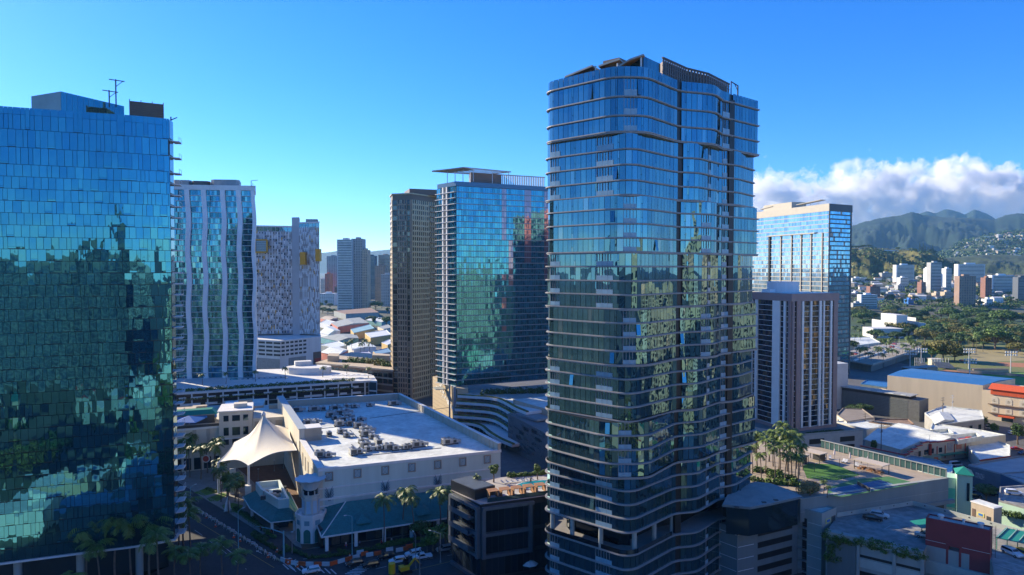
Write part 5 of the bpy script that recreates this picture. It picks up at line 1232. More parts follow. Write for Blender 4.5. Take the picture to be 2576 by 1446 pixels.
# ---------------------------------------------------------------- long white parking podium below the finned tower
def long_garage():
    T = Thing('parking_garage', 'long white parking garage with planter boxes and open levels behind the cinema', 'parking garage', (-130, 390, 0)); a = (XZ(400, 355), 353); b = (XZ(925, 396), 396.5); c = (XZ(947, 394.5), 394.5)
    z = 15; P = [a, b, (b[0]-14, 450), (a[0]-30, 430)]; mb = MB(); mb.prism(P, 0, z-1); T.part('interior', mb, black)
    mb = MB(); mb.prism(inset(P, -.8), z-1.1, z+.05); T.part('roof_slab', mb, white)
    p, u, nn, L = edge(a, b); rr = random.Random(6)
    for lv in (4.2, 8.0, 11.4):
        m = MB(); m.slab(p, u, nn, 0, L, lv-.35, lv, 0, .7); T.part('deck_edge', m, concrete)
        for k in range(int(L/7)):
            s = k*7+rr.uniform(0, 3); m = MB(); m.slab(p, u, nn, s, s+rr.uniform(3.5, 6), lv-.2, lv+1.0, .7, 1.0); T.part('planter_box', m, white)
    for k in range(int(L/7.6)+1): m = MB(); m.slab(p, u, nn, k*7.6, k*7.6+.7, 0, z-1.1, .0, .75); T.part('column', m, white)
    mb = MB(); p2, u2, n2, L2 = edge(b, c); e = V2(c); mb.prism([b, c, (c[0]-6, c[1]+20), (b[0]-6, b[1]+20)], 0, z); T.part('end_block', mb, white)
    m = MB(); m.slab(p2, u2, n2, .4, L2-.4, 9.4, 14, 0, .1); m.slab(p2, u2, n2, .4, L2-.4, 3, 8.6, 0, .1); T.part('end_window', m, dglass)
    q0 = p-nn*1.6; pts = [Vector((q0.x+u.x*s, q0.y+u.y*s, z+.1)) for s in range(0, int(L)-4, 5)]
    g = shrubs(pts, 1.8, 1.9, 60, 3, .35); T.part('roof_hedge', g, leafA, kind=None)
    g = shrubs([Vector((v.x+nn.x*2.8, v.y+nn.y*2.8, 11)) for v in pts[::1]], 1.0, .8, 16, 4, .3); T.part('hanging_plants', g, leafC)
    mb = MB(); v = Vector((XZ(775, 425), 425)); ring = [(v.x+14*math.cos(t), v.y+8*math.sin(t)) for t in [k*6.283/18 for k in range(18)]]; mb.prism(ring, z, z+4); T.part('roof_pavilion', mb, white)
    mb = MB(); v = Vector((XZ(760, 432), 432)); mb.box((v.x, v.y, z+4), (10, 6, 2.5), GA); T.part('roof_pavilion', mb, white)
    mb = MB(); v = Vector((XZ(660, 402), 402)); mb.prism([(v.x-18, v.y-5), (v.x+14, v.y+2), (v.x+10, v.y+9), (v.x-20, v.y+2)], z+.05, z+.2); T.part('roof_pool', mb, mat('pool_tile', (.05, .3, .42), .1, .2))
    mb = MB(); 
    for k in range(9): v = Vector((XZ(600+k*14, 398+k), 398+k)); mb.box((v.x, v.y, z+.1), (1.8, .8, .5), GA)
    T.part('sun_lounger', mb, wmet)
    for k in range(7): v = Vector((XZ(840+k*14, 404), 404)); mb = MB(); mb.box((v.x, v.y, z+1.8), (4, 3.4, .25), GA+k*.1); T.part('shade_sail', mb, white)
    r = [put('palm4', XZ(x, d), d, z, .9, 't') for x, d in ((505, 380), (565, 384), (640, 392), (715, 400), (810, 408), (870, 412), (925, 406))]; label_row(r, '{n} small palm from the left on the long white garage roof')
long_garage()
# ================================================================ BLACK POOL-DECK BUILDING
def pool_building():
    T = Thing('podium_building', 'near black glass building with pool deck and cabanas, left of the nearest tower', 'building', (0, 190, 0)); z = 20
    P = [(-16.2, 183.5), (-8, 172.5), (22, 184), (20, 205), (9, 199), (-3.6, 194.4)]; bl = mat('black_cladding', (.022, .026, .032), .35, .2, .4); fr = mat('slate_frame', (.1, .12, .14), .45, .2, .4); bg_ = glass('black_glass', [(.02, .03, .045), (.03, .045, .06), (.012, .02, .03)], .35, .06)
    mb = MB(); mb.prism(P, 0, z-.3, 0); T.part('wall', mb, bl)
    mb = MB(); mb.prism(inset(P, -.25), z-.3, z, 0, 1); T.part('roof_deck', mb, [bl, mat('deck_pavers', (.42, .39, .36), .8, .2, .3, fine=(1.5, .1))])
    for (i, a, b) in ((0, P[0], P[1]), (1, P[1], P[2])):
        p, u, nn, L = edge(a, b)
        bays = [(0.02, .98)] if i == 0 else [(.04, .42), (.46, .7), (.74, .99)]
        for lv, (z0, z1) in enumerate(((1, 6), (7, 11.6), (12.6, 18.4))):
            for s0, s1 in bays:
                n = max(2, int(L*(s1-s0)/1.6)); m = MB()
                for k in range(n): m.pane(p, u, nn, L*s0+k*L*(s1-s0)/n+.05, L*s0+(k+1)*L*(s1-s0)/n-.05, z0, z1, .1, .004)
                T.part('glazing', m, bg_)
            if i == 0 or lv: 
                for s0, s1 in bays[:1]:
                    m = MB(); m.slab(p, u, nn, L*s0-.3, L*s1+.3, z0-.9, z0-.1, 0, 1.2 if i else .8); T.part('frame_sill', m, fr)
        for s in ((.02, .42) if i else (.03, .97)):
            m = MB(); m.slab(p, u, nn, L*s-.5, L*s+.4, 6, 18.9, 0, 1.15); T.part('frame_post', m, fr)
        m = MB(); m.slab(p, u, nn, L*.01, L*(.45 if i else .99), 18.5, 19.3, 0, 1.2); T.part('frame_head', m, fr)
    p, u, nn, L = edge(P[0], P[1])
    for lv in (7.5, 11.5, 15.5): m = MB(); m.slab(p, u, nn, L*.1, L*.8, lv, lv+.3, 0, 2.2); m.slab(p, u, nn, L*.1, L*.8, lv+.3, lv+1.4, 2.1, 2.2); T.part('balcony', m, fr)
    mb = MB(); mb.prism([(-16.6, 184), (-9.6, 175.5), (-4.5, 179.5), (-11.5, 188.5)], z, z+2.6); T.part('corner_block', mb, bl); mb = MB(); mb.prism([(-16.4, 184), (-9.7, 176), (-5, 179.7), (-11.5, 188)], z+2.62, z+2.66); T.part('corner_block_roof', mb, fr)
    p, u, nn, L = edge(P[1], P[2]); m = MB(); m.slab(p, u, nn, 2, L, z+.02, z+1.15, -.5, -.44); T.part('glass_balustrade', m, glass('rail_glass', [(.05, .1, .12)], .5, .05))
    ring = []
    for k in range(24): t = 2*math.pi*k/24; ring.append((7.2+7.4*math.cos(t)+1.2*math.cos(2*t), 188.2+3.0*math.sin(t)+2.4*math.cos(t)))
    m = MB(); m.prism(inset(ring, -.35), z, z+.12); T.part('pool_edge', m, white); m = MB(); m.prism(ring, z+.1, z+.15); T.part('pool_water', m, mat('pool_water', (.02, .3, .38), .05, .25, .4))
    cab = []
    for k in range(5):
        c = p+u*(4.2+k*3.35)-nn*2.6; C_ = Thing('cabana', 't', 'cabana', (c.x, c.y, z), math.atan2(u.y, u.x), 'timber cabanas along the pool deck', local=True); m = MB()
        for a in (-1.15, 1.15):
            for b in (-1.1, 1.1): m.box((a, b, 0), (.14, .14, 2.3))
        C_.part('frame', m, woodm)
        for a in (-1.2, 1.2): m = MB(); m.box((a, 0, .1), (.06, 2.2, 2.1)); C_.part('side_panel', m, woodm)
        m = MB(); m.box((0, 0, 2.3), (2.7, 2.6, .12)); C_.part('roof', m, woodm); m = MB(); m.box((0, .2, .1), (1.9, 1.7, .5)); C_.part('daybed', m, wmet); cab.append(C_.o)
    label_row(cab, '{n} timber cabana from the left beside the pool deck edge')
    lo = []
    for k in range(7):
        v = W(1270+k*12.5, 1216-k*1.2, z); C_ = Thing('sun_lounger', 't', 'sun lounger', (v.x, v.y, z), R(70+k*7 % 20), 'loungers beside the roof pool', local=True); m = MB(); m.box((0, 0, .3), (.65, 1.3, .08)); C_.part('seat', m, wmet); m = MB(); m.bar((0, .65, .35), (0, 1.2, .85), .65, .08); C_.part('backrest', m, wmet); m = MB()
        for a in (-.28, .28):
            for b in (-.55, .55): m.box((a, b, 0), (.05, .05, .3))
        C_.part('frame', m, wmet); lo.append(C_.o)
    label_row(lo, '{n} white sun lounger from the left beside the roof pool')
    v = W(1242, 1213, z); put('round1', v.x, v.y, z, .5, 'bushy pandanus tree on the pool deck beside the cinema corner'); v = W(1352, 1206, z); put('round1', v.x, v.y, z, .42, 'bright green tree at the back of the pool deck by the tower')
    single('hedge', shrubs([(-1, 195, z), (9, 198, z), (14, 201, z)], 1.4, 1.2, 130, 8, .22), leafA, 'hedge along the back edge of the pool deck', 'hedge', (7, 197, z)); v = W(1283, 1205, z)
    put('palm4', W(1200, 1240, z).x, W(1200, 1240, z).y+4, z-1, .6, 'low palm behind the black corner block')
    pe = [person(W(x, y, z).x, W(x, y, z).y, z, x, a, b, 't', 'people around the roof pool') for x, y, a, b in ((1227, 1248, 'red', 'dark'), (1318, 1213, 'blue', 'white'), (1335, 1214, 'grey', 'dark'))]
    label_row(pe, '{n} person from the left beside the roof pool')
pool_building()
# ================================================================ GREY PILASTER TOWER
def grey_tower():
    T = Thing('residential_tower', 'grey tower with light pilasters and brown corners, right of the nearest tower', 'tower', (125, 300, 0)); Lf, C, Rr = (108.4, 307), (116.9, 285), (140.5, 295)
    P = [Lf, C, Rr, (132, 317)]; zt = 69.6; z0 = 12; br = mat('mauve_brown_stucco', (.32, .24, .22), .7, .12, .3); li = mat('pale_grey_stucco', (.8, .82, .76), .7, .1, .3)
    mb = MB(); mb.prism(P, z0, zt-.5); T.part('structure', mb, black)
    mb = MB(); mb.prism(inset(P, -.7), zt-3.2, zt); T.part('parapet', mb, br); mb = MB(); mb.prism(inset(P, -.5), z0-1.4, z0+.8); T.part('base_band', mb, br)
    mb = MB(); mb.prism(inset(P, .4), zt, zt+.05); T.part('roof', mb, roofw)
    gg = glass('grey_tower_glass', [(.04, .06, .09), (.06, .08, .11), (.03, .04, .06), (.16, .14, .11)], .7, .03, .08, .4)
    nf = 24; fh = (zt-3.2-z0-.8)/nf
    A = [(0, .02, 0), (.02, .09, 2), (.09, .16, 0), (.16, .55, 2), (.55, .74, 0), (.74, .83, 2), (.83, .88, 0), (.88, .95, 2), (.95, 1, 1)]
    B = [(0, .04, 1), (.04, .09, 2), (.09, .18, 1), (.18, .21, 2), (.21, .25, 0), (.25, .39, 2), (.39, .43, 0), (.43, .59, 2), (.59, .64, 0), (.64, .68, 2), (.68, .71, 0), (.71, .84, 2), (.84, .88, 0), (.88, .91, 2), (.91, 1, 1)]
    for (a, b, pat) in ((Lf, C, A), (C, Rr, B)):
        p, u, nn, L = edge(a, b)
        for s0, s1, k in pat:
            if k == 2:
                m = MB(); n = max(1, round((s1-s0)*L/1.5))
                for i in range(nf):
                    for j in range(n): m.pane(p, u, nn, L*s0+j*L*(s1-s0)/n+.06, L*s0+(j+1)*L*(s1-s0)/n-.06, z0+.9+i*fh+.14, z0+.9+(i+1)*fh-.04, .08, .01)
                T.part('glazing', m, gg)
            else: m = MB(); m.slab(p, u, nn, L*s0, L*s1, z0+.8, zt-3.2, 0, .6 if k == 0 else .75); T.part('pilaster', m, li if k == 0 else br)
        for i in range(nf): m = MB(); m.slab(p, u, nn, .3, L-.3, z0+.9+i*fh-.06, z0+.9+i*fh+.09, .0, .2); T.part('floor_line', m, li)
    mb = MB(); mb.cyl((XZ(1980, 306)-1, 308, zt), 6.8, 4.6, 24); T.part('plant_drum', mb, white)
    mb = MB(); mb.box((114, 303, zt), (3, 5, 1.4), R(20)); T.part('roof_box', mb, white)
    Q = Thing('parking_podium', 'grey parking podium with square openings under the grey pilaster tower', 'parking podium', (125, 295, 0)); P = [(100, 300), (119, 278.5), (148.5, 287), (139, 322), (110, 320)]
    mb = MB(); mb.prism(P, 0, 11.4); Q.part('wall', mb, mat('podium_grey', (.42, .43, .4), .75, .15, .3)); p, u, nn, L = edge(P[1], P[2])
    for (s0, s1) in ((.12, .36), (.62, .86)):
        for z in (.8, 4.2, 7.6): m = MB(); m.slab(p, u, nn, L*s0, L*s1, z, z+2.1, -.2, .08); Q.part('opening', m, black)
    m = MB(); m.prism(inset(P, .4), 11.42, 11.5); Q.part('roof', m, dkconc); m = MB(); m.slab(p, u, nn, 0, L, 11.4, 12.2, -.3, 0); Q.part('parapet', m, concrete)
    m = shrubs([(122, 281.5, 11.5), (140, 287, 11.5)], .9, .8, 40, 2, .25); Q.part('planter', m, leafB)
    q = p+u*(L*.74)+nn*.0; car('blue', 'suv', (q.x-nn.x*1.0+.0, q.y-nn.y*1.0, 7.7), R(20), 'blue car parked in the top opening of the grey podium')
    # blank slab and glass reflecting tower at the right rear
    mb = MB(); mb.prism([(178, 384), (192.2, 389), (190, 400), (176, 396)], 0, 26); single('windowless_tower', mb, mat('pale_blank_wall', (.5, .53, .54), .75, .12, .2), 'plain windowless pale block behind the grey pilaster tower', 'building', (185, 390, 0))
grey_tower()
# ================================================================ GOLDEN SLAB TOWER
def gold_tower():
    T = Thing('office_tower', 'wide beige slab tower with mirrored bands and a dark end, below the clouds', 'tower', (232, 550, 0)); L_, C, Rr = (206, 588), (233, 503), (256.5, 517)
    P = [L_, C, Rr, (232, 604)]; zt = 128; be = mat('beige_panel', (.46, .42, .34), .6, .12, .3); db = mat('dark_panel', (.1, .1, .1), .5, .15, .3)
    mb = MB(); mb.prism(P, 0, zt-.4); T.part('structure', mb, be); mb = MB(); mb.prism(inset(P, -.6), zt-5.5, zt); T.part('parapet', mb, be)
    mg = glass('mirror_glass', [(.36, .5, .64), (.3, .44, .56), (.42, .55, .68), (.24, .36, .46), (.36, .5, .62)], .9, .03, .04, .2); dg = glass('end_glass', [(.18, .42, .6), (.14, .36, .52), (.22, .5, .7)], .85, .03, .06, .3)
    nf = 37; fh = (zt-6)/nf; p, u, nn, L = edge(L_, C); p2, u2, n2, L2 = edge(C, Rr)
    for i in range(nf):
        z = 1+i*fh; g = MB(); n = 50; k0 = 11 if i < 31 else 99
        for k in range(n):
            if i < nf-5 and k in (13,): continue
            g.pane(p, u, nn, k*L/n+.08, (k+1)*L/n-.08, z+.5, z+fh-.12, .08 if not (13 < k < 30 and i < nf-5) else -.0+.06, .006)
        T.part('glazing', g, mg); m = MB(); m.slab(p, u, nn, 0, L, z-.1, z+.42, .05, .35); T.part('spandrel', m, be)
        g = MB(); n = 12; rr = random.Random(i)
        for k in range(n):
            if rr.random() < .12: continue
            g.pane(p2, u2, n2, 1.2+k*(L2-2.4)/n+.05, 1.2+(k+1)*(L2-2.4)/n-.05, z+.85, z+fh-.05, .08, .01)
        T.part('end_glazing', g, dg); m = MB(); m.slab(p2, u2, n2, 0, L2, z-.1, z+.8, .02, .25); T.part('end_spandrel', m, db)
    m = MB(); m.slab(p, u, nn, L*.26, L*.28, 1, zt-21, 0, 1.0); T.part('dark_fin', m, black)
    for s in (.42, .56, .68, .8, .93): m = MB(); m.slab(p, u, nn, L*s, L*s+.8, 1, zt-21, 0, .8); T.part('pier', m, be)
    m = MB(); m.slab(p, u, nn, L*.26, L*.86, zt-21.5, zt-20.6, 0, 2); T.part('frame_head', m, be)
    m = MB(); m.slab(p2, u2, n2, -.1, 1.1, 0, zt-.5, 0, .4); m.slab(p2, u2, n2, L2-1.1, L2+.1, 0, zt-.5, 0, .4); m.slab(p2, u2, n2, 0, L2, zt-5.4, zt-.3, .62, .8); T.part('end_frame', m, db)
    m = MB(); q = p+u*(L*.35)-nn*8; m.box((q.x, q.y, zt), (14, 34, 5), math.atan2(u.y, u.x)-R(90)); T.part('plant_room', m, be)
    for s, l in ((.2, 16), (.75, 26)):
        q = p+u*(L*s)-nn*3; m = MB(); a = q+u*l/2; b = q-u*l/2
        m.bar((b.x, b.y, zt+2.2), (a.x, a.y, zt+3.6), 5, .4); T.part('roof_canopy', m, be); m = MB()
        for t in (.2, .5, .8): c = b.lerp(a, t); m.bar((c.x, c.y, zt), (c.x, c.y, zt+3), .3)
        T.part('canopy_post', m, wmet)
gold_tower()
# ================================================================ NEAR PODIUM WITH GARDEN, LAWN AND TENNIS COURT
def deck_building():
    z = 20; T = Thing('amenity_podium', 'grey concrete podium carrying a garden, lawn and blue tennis courts', 'podium', (95, 205, 0)); A = (76, 177.2); B = (125, 194.6); C = (104, 228); D_ = (70, 222); E = (56, 205); F_ = (66, 184)
    P = [A, B, C, (84, 238), D_, E, F_]; cc = mat('podium_concrete', (.22, .26, .26), .8, .18, .2, streak=True)
    mb = MB(); mb.prism(P, 0, z-.6); T.part('wall', mb, cc); mb = MB(); mb.prism(inset(P, .02), z-.6, z-.1, 0, 1); T.part('roof_deck', mb, [cc, mat('deck_paving', (.4, .33, .26), .8, .2, .4)])
    p, u, nn, L = edge(A, B); m = MB(); m.slab(p, u, nn, -1, L, z-6.2, z-.02, -.4, .5); T.part('parapet_wall', m, cc); m = MB(); m.slab(p, u, nn, -1, L, z-.02, z+.08, -.5, .6); m.slab(p, u, nn, -1, L, z-3.6, z-3.5, .5, .56); T.part('coping', m, concrete)
    m = MB(); m.slab(p, u, nn, L*.62, L*.98, z-9.6, z-7.4, -.2, .1); m.slab(p, u, nn, L*.42, L*.58, z-9.8, z-7.8, -.2, .1); T.part('opening', m, black); m = MB(); m.slab(p, u, nn, L*.3, L*1.04, z-7.3, z-6.2, 0, 1); T.part('ledge', m, cc)
    # glass wind wall at the back
    p2, u2, n2, L2 = edge(B, C); nb = 24
    for k in range(nb):
        s = k*L2/nb; m = MB(); m.slab(p2, u2, n2, s, s+.2, z, z+2.4, -.3, .0); T.part('wind_wall_post', m, concrete); m = MB(); m.slab(p2, u2, n2, s+.28, s+L2/nb, z+.1, z+2.3, -.2, -.14); T.part('wind_wall_pane', m, glass('wind_glass', [(.06, .14, .14), (.1, .2, .19)], .4, .05))
    m = MB(); m.slab(p2, u2, n2, 0, L2, z+2.4, z+2.6, -.5, .1); T.part('wind_wall_beam', m, concrete)
    def flat(name, pts, zz, m_):
        mb = MB(); q = [W(x, y, zz) for x, y in pts]; a = sum(q[i].x*q[(i+1) % len(q)].y-q[(i+1) % len(q)].x*q[i].y for i in range(len(q)))
        if a < 0: q = q[::-1]
        mb.poly([(v.x, v.y, zz) for v in q]); T.part(name, mb, m_)
    lawnm = mat('deck_lawn', (.07, .2, .03), .9, .2, .4, fine=(3, .2)); crt = mat('court_blue', (.03, .11, .24), .6, .2, .3); crg = mat('court_green', (.07, .2, .07), .7, .2, .3)
    flat('lawn', [(2018, 1172), (2036, 1165), (2100, 1168), (2165, 1194), (2105, 1208), (2030, 1203)], z-.07, lawnm)
    flat('court_surround', [(2082, 1226), (2150, 1205), (2236, 1198), (2310, 1216), (2240, 1228), (2120, 1250), (2082, 1246)], z-.07, crg)
    flat('tennis_court', [(2082, 1230), (2214, 1207), (2262, 1222), (2110, 1247)], z-.05, crt)
    def lin(pts, w=.08):
        m = MB()
        for a, b in zip(pts, pts[1:]): a, b = W(*a, z), W(*b, z); m.bar((a.x, a.y, z-.045), (b.x, b.y, z-.045), w, .02)
        T.part('court_line', m, wline)
    lin([(2098, 1228), (2214, 1208.5)]); lin([(2110, 1246), (2258, 1221.5)]); lin([(2128, 1243), (2098, 1231)]); lin([(2190, 1233.5), (2158, 1218)]); lin([(2214, 1208), (2258, 1222)]); lin([(2172, 1236), (2140, 1221)])
    a, b = W(2156, 1218, z), W(2190, 1236, z); m = MB(); m.bar((a.x, a.y, z+.45), (b.x, b.y, z+.45), .03, .9); 
    N = Thing('tennis_net', 'low net across the blue tennis court', 'tennis net', (a.x, a.y, z)); N.part('net', m, dkmet); m = MB(); m.cyl((a.x, a.y, z-.1), .06, 1.1, 8); m.cyl((b.x, b.y, z-.1), .06, 1.1, 8); N.part('post', m, wmet)
    N = Thing('volleyball_net', 'tall net with two posts across the roof lawn', 'net', W(2050, 1190, z)[:]); a, b = W(2049, 1186, z), W(2112, 1174, z)
    for q in (a, b): m = MB(); m.cyl((q.x, q.y, z-.1), .08, 2.6, 8); N.part('post', m, dkmet)
    m = MB(); m.bar((a.x, a.y, z+2.4), (b.x, b.y, z+2.4), .05, .08); N.part('net_tape', m, wmet)
    # railing round court
    m = MB(); ps = [W(1998+14, 1203, z), W(2060, 1208, z), W(2140, 1204, z), W(2150, 1202, z), W(2184, 1184, z)]
    for a, b in zip(ps, ps[1:]): 
        m.bar((a.x, a.y, z+1), (b.x, b.y, z+1), .06); n = int((b-a).length/1.2)
        for k in range(n+1): q = a.lerp(b, k/max(1, n)); m.bar((q.x, q.y, z-.1), (q.x, q.y, z+1), .05)
    single('railing', m, gmet, 'metal railing between the roof lawn and the tennis court', 'railing', ps[0][:])
    # pavilions, parasols, furniture
    for (x, y, w, d, lab) in ((2000, 1162, 7, 4.5, 'flat roofed grey pavilion beside the palm grove on the podium'), (2050, 1158, 6, 4, 'small cabana with tilted roof behind the roof lawn'), (2192, 1184, 9, 4.2, 'open dining pavilion with a pale flat roof beside the court')):
        v = W(x, y, z); Q = Thing('pavilion', lab, 'pavilion', (v.x, v.y, z), R(-58), local=True); m = MB(); m.box((0, 0, 2.6), (w, d, .22)); Q.part('roof', m, mat('pavilion_roof', (.55, .47, .38), .7, .15))
        for a in (-1, 1):
            for b in (-1, 1): m = MB(); m.box((a*(w/2-.3), b*(d/2-.3), -.1), (.16, .16, 2.7)); Q.part('post', m, dkmet)
        if w < 9: m = MB(); m.box((w*.1, d*.3, -.1), (w*.7, .2, 2.6)); Q.part('wall', m, dkmet)
        else:
            for k in range(3): m = MB(); m.box((-2.8+k*2.6, 0, .6), (1.8, .9, .12)); m.box((-2.8+k*2.6, 0, -.1), (.2, .2, .7)); Q.part('table', m, woodm); m = MB(); m.box((-2.8+k*2.6, -.9, -.1), (1.8, .4, .55)); m.box((-2.8+k*2.6, .9, -.1), (1.8, .4, .55)); Q.part('bench', m, woodm)
    us = []
    for (x, y) in ((2099, 1151), (2138, 1160), (2182, 1172)):
        v = W(x, y+2, z); U = Thing('parasol', 't', 'parasol', (v.x, v.y, z), 0, 'folded parasols on the podium terrace', local=True); m = MB(); m.cyl((0, 0, -.1), .05, 3.3, 6); U.part('pole', m, gmet); m = MB(); m.lathe((0, 0, 0), [(.16, 1.1), (.3, 1.3), (.26, 2), (.14, 2.9), (.03, 3.2)], 8); U.part('canopy', m, mat('parasol_cloth', (.7, .62, .62), .8, .1)); us.append(U.o)
    label_row(us, '{n} folded pink parasol from the left on the podium terrace'); ls = []
    for k, (x, y) in enumerate(((2066, 1152), (2072, 1152.5), (2120, 1158), (2127, 1160), (2152, 1168), (2158, 1170), (2166, 1172), (2088, 1150))):
        v = W(x, y+4, z); C_ = Thing('sun_lounger', 't', 'sun lounger', (v.x, v.y, z), R(-60+k*5), 'loungers on the podium terrace', local=True); m = MB(); m.box((0, 0, .25), (.7, 1.4, .12)); C_.part('seat', m, wmet); m = MB(); m.bar((0, .65, .3), (0, 1.15, .9), .7, .1); C_.part('backrest', m, wmet); m = MB(); m.box((0, 0, -.1), (.5, 1.1, .35)); C_.part('frame', m, dkmet); ls.append(C_.o)
    label_row(ls, '{n} pale lounger from the left on the podium terrace')
    pm = []
    rr = random.Random(15)
    for x, y, k, s in ((1905, 1178, 'palm2', .9), (1925, 1190, 'palm1', .75), (1945, 1172, 'palm1', .85), (1962, 1180, 'palm2', .95), (1980, 1185, 'palm1', .9), (1992, 1192, 'palm3', .75), (2003, 1178, 'palm2', .9), (1915, 1205, 'palm2', .7), (1950, 1207, 'palm1', .7), (1975, 1208, 'palm2', .75), (2000, 1208, 'palm2', .7), (2012, 1195, 'palm1', .6), (1893, 1190, 'palm2', .8), (1935, 1160, 'palm2', .9), (1970, 1160, 'palm1', .85), (1990, 1165, 'palm2', .9), (1900, 1155, 'palm2', .7), (1958, 1190, 'palm3', .7), (2020, 1182, 'palm2', .65), (1985, 1200, 'palm2', .85), (2008, 1204, 'palm4', 1.0)):
        v = W(x, y, z); pm.append(put(k, v.x, v.y, z-.1, s, 't', 'palms in the podium garden'))
    label_row(pm, '{n} palm from the left in the podium garden beside the nearest tower')
    hs = []
    for pts in ([(1900, 1210), (1960, 1216), (2010, 1222)], [(1900, 1185), (1960, 1190)], [(1940, 1200), (1995, 1204)], [(2000, 1214), (2020, 1228), (2035, 1240)]):
        q = [W(x, y, z) for x, y in pts]; hs.append(single('hedge', shrubs([(v.x, v.y, z-.1) for v in q], 1.6, 1.8, 120, len(hs), .3), leafA, 't', 'hedge', q[0][:]))
    label_row(hs, '{n} hedge from the left in the podium garden')
    v = W(2038, 1246, z); m = MB(); rd = random.Random(5)
    for _ in range(9): blob_leaves(m, (v.x+rd.uniform(-2.6, 2.6), v.y+rd.uniform(-1.2, 2.4), z+1.2+rd.uniform(0, 1.3)), (1.5, 1.5, 1.2), 330, .17, rd, 1, .8)
    T2 = Thing('flowering_shrub', 'big rounded yellow flowering shrub at the podium corner', 'shrub', (v.x, v.y, z)); T2.part('foliage', m, mat('yellow_leaf', (.3, .24, .09), .6, .3, .5, island=.5)); m = MB(); m.tube([(v.x, v.y, z-.2), (v.x, v.y, z+2)], .15, 6); T2.part('trunk', m, bark)
    v = W(2072, 1240, z); put('palm4', v.x, v.y, z-.3, .55, 'small bright palm beside the yellow shrub'); v = W(2082, 1246, z); put('palm4', v.x, v.y, z-.6, .45, 'tiny palm in front of the blue court')
deck_building()
# ================================================================ TOWER BASE WITH FLAT ROOF LOBE
def tower_base():
    z = 22.4; T = Thing('parking_podium', 'dark concrete podium with slotted openings at the foot of the nearest tower', 'podium', (70, 170, 0)); cc = mat('blue_grey_concrete', (.17, .21, .22), .8, .18, .2, streak=True)
    q = [W(x, y, z) for x, y in ((1887.5, 1275.7), (1940, 1266), (2018.4, 1248), (1975, 1228), (1938, 1215), (1900, 1211), (1840, 1225), (1817, 1269))]; P = [(v.x, v.y) for v in q]
    mb = MB(); mb.prism(P, z-.55, z, 0, 1); T.part('roof_slab', mb, [cc, mat('pale_roof', (.42, .4, .38), .8, .2, .2, fine=(1, .12))]); mb = MB(); mb.prism(inset(P, .8), 15, z-.55); T.part('glazed_storey', mb, dglass)
    for (x, y) in ((1853, 1262), (1922, 1250), (1952, 1244)):
        v = W(x, y+14, z); m = MB(); m.box((v.x, v.y, z), (1, .8, .2)); T.part('roof_vent', m, dkmet)
    e = [W(1700, 1305, 15), W(1800, 1315, 15), W(1855, 1334, 15), W(1900, 1325, 15), W(2007, 1300, 15)]; Q = [(v.x, v.y) for v in e]+[(75, 190), (50, 200)]
    mb = MB(); mb.prism(Q, 0, 15.4); T.part('wall', mb, cc)
    p, u, nn, L = edge(Q[2], Q[3]); p3, u3, n3, L3 = edge(Q[3], Q[4])
    for k in range(5):
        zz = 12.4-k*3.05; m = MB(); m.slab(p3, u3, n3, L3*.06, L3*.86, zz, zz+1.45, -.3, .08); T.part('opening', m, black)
        for (pp, uu, nm, l0, l1) in ((p, u, nn, .05*L, .92*L), (*edge(Q[1], Q[2])[:3], 0.2, edge(Q[1], Q[2])[3]-.2)): m = MB(); m.slab(pp, uu, nm, l0, l1, zz+1.3, zz+1.4, 0, .07); T.part('score_line', m, white)
    cs = []
    for k, (zz, s) in enumerate(((3.3, .35), (3.3, .6), (6.4, .65), (0.3, .3), (9.4, .82))):
        v = p3+u3*(L3*s)-n3*1.9
    # beside it: the stair tower
    T = Thing('stair_tower', 'grey stair tower with balconies at the left end of the rooftop car park', 'stair tower', (80, 172, 0)); z = 17.2
    q = [W(2067.5, 1292, z), W(2104, 1277, z), W(2062.5, 1266.8, z), W(2008, 1275.6, z)]; P = [(v.x, v.y) for v in q]; sg = mat('sage_grey_stucco', (.34, .37, .35), .75, .15, .3, streak=True)
    mb = MB(); mb.prism(P, 0, z-.4, 0); T.part('wall', mb, sg); I = inset(P, .35); mb = MB()
    for i in range(4): j = (i+1) % 4; mb.prism([P[i], P[j], I[j], I[i]], z-.4, z+.1)
    T.part('parapet', mb, sg); mb = MB(); mb.prism(I, z-.4, z-.3); T.part('roof', mb, roofw)
    p, u, nn, L = edge(P[3], P[0])
    for k in range(6):
        zz = z-3.2-k*2.9; m = MB(); m.slab(p, u, nn, 1.2, 2.4, zz-1.4, zz+.8, -.2, .08); T.part('opening', m, black); m = MB(); m.slab(p, u, nn, .1, 2.5, zz-1.6, zz-1.45, 0, 1); m.slab(p, u, nn, .1, 2.5, zz-.6, zz-.55, .95, 1.0); T.part('balcony', m, gmet); m = MB(); m.slab(p, u, nn, 2.6, L, zz-.05, zz+.05, 0, .06); T.part('score_line', m, white)
    p, u, nn, L = edge(P[0], P[1]); m = MB(); m.slab(p, u, nn, L*.25, L*.6, z-3.1, z-1.9, 0, .12); T.part('yellow_sign', m, mat('yellow_sign', (.6, .55, .2), .6)); m = MB(); m.slab(p, u, nn, L*.32, L*.54, z-2.8, z-2.15, .12, .16); T.part('sign_face', m, bluem); m = MB(); m.slab(p, u, nn, L*.66, L*.92, z-4.2, z-1.8, 0, .08); T.part('door', m, dkmet); m = MB(); m.cyl((P[2][0]-1, P[2][1]-1, z), .04, 1.6, 6); m.lathe((P[2][0]-1, P[2][1]-1, z+1.6), [(.02, .4), (.3, .2), (.05, 0)], 8); T.part('antenna', m, wmet)
tower_base()
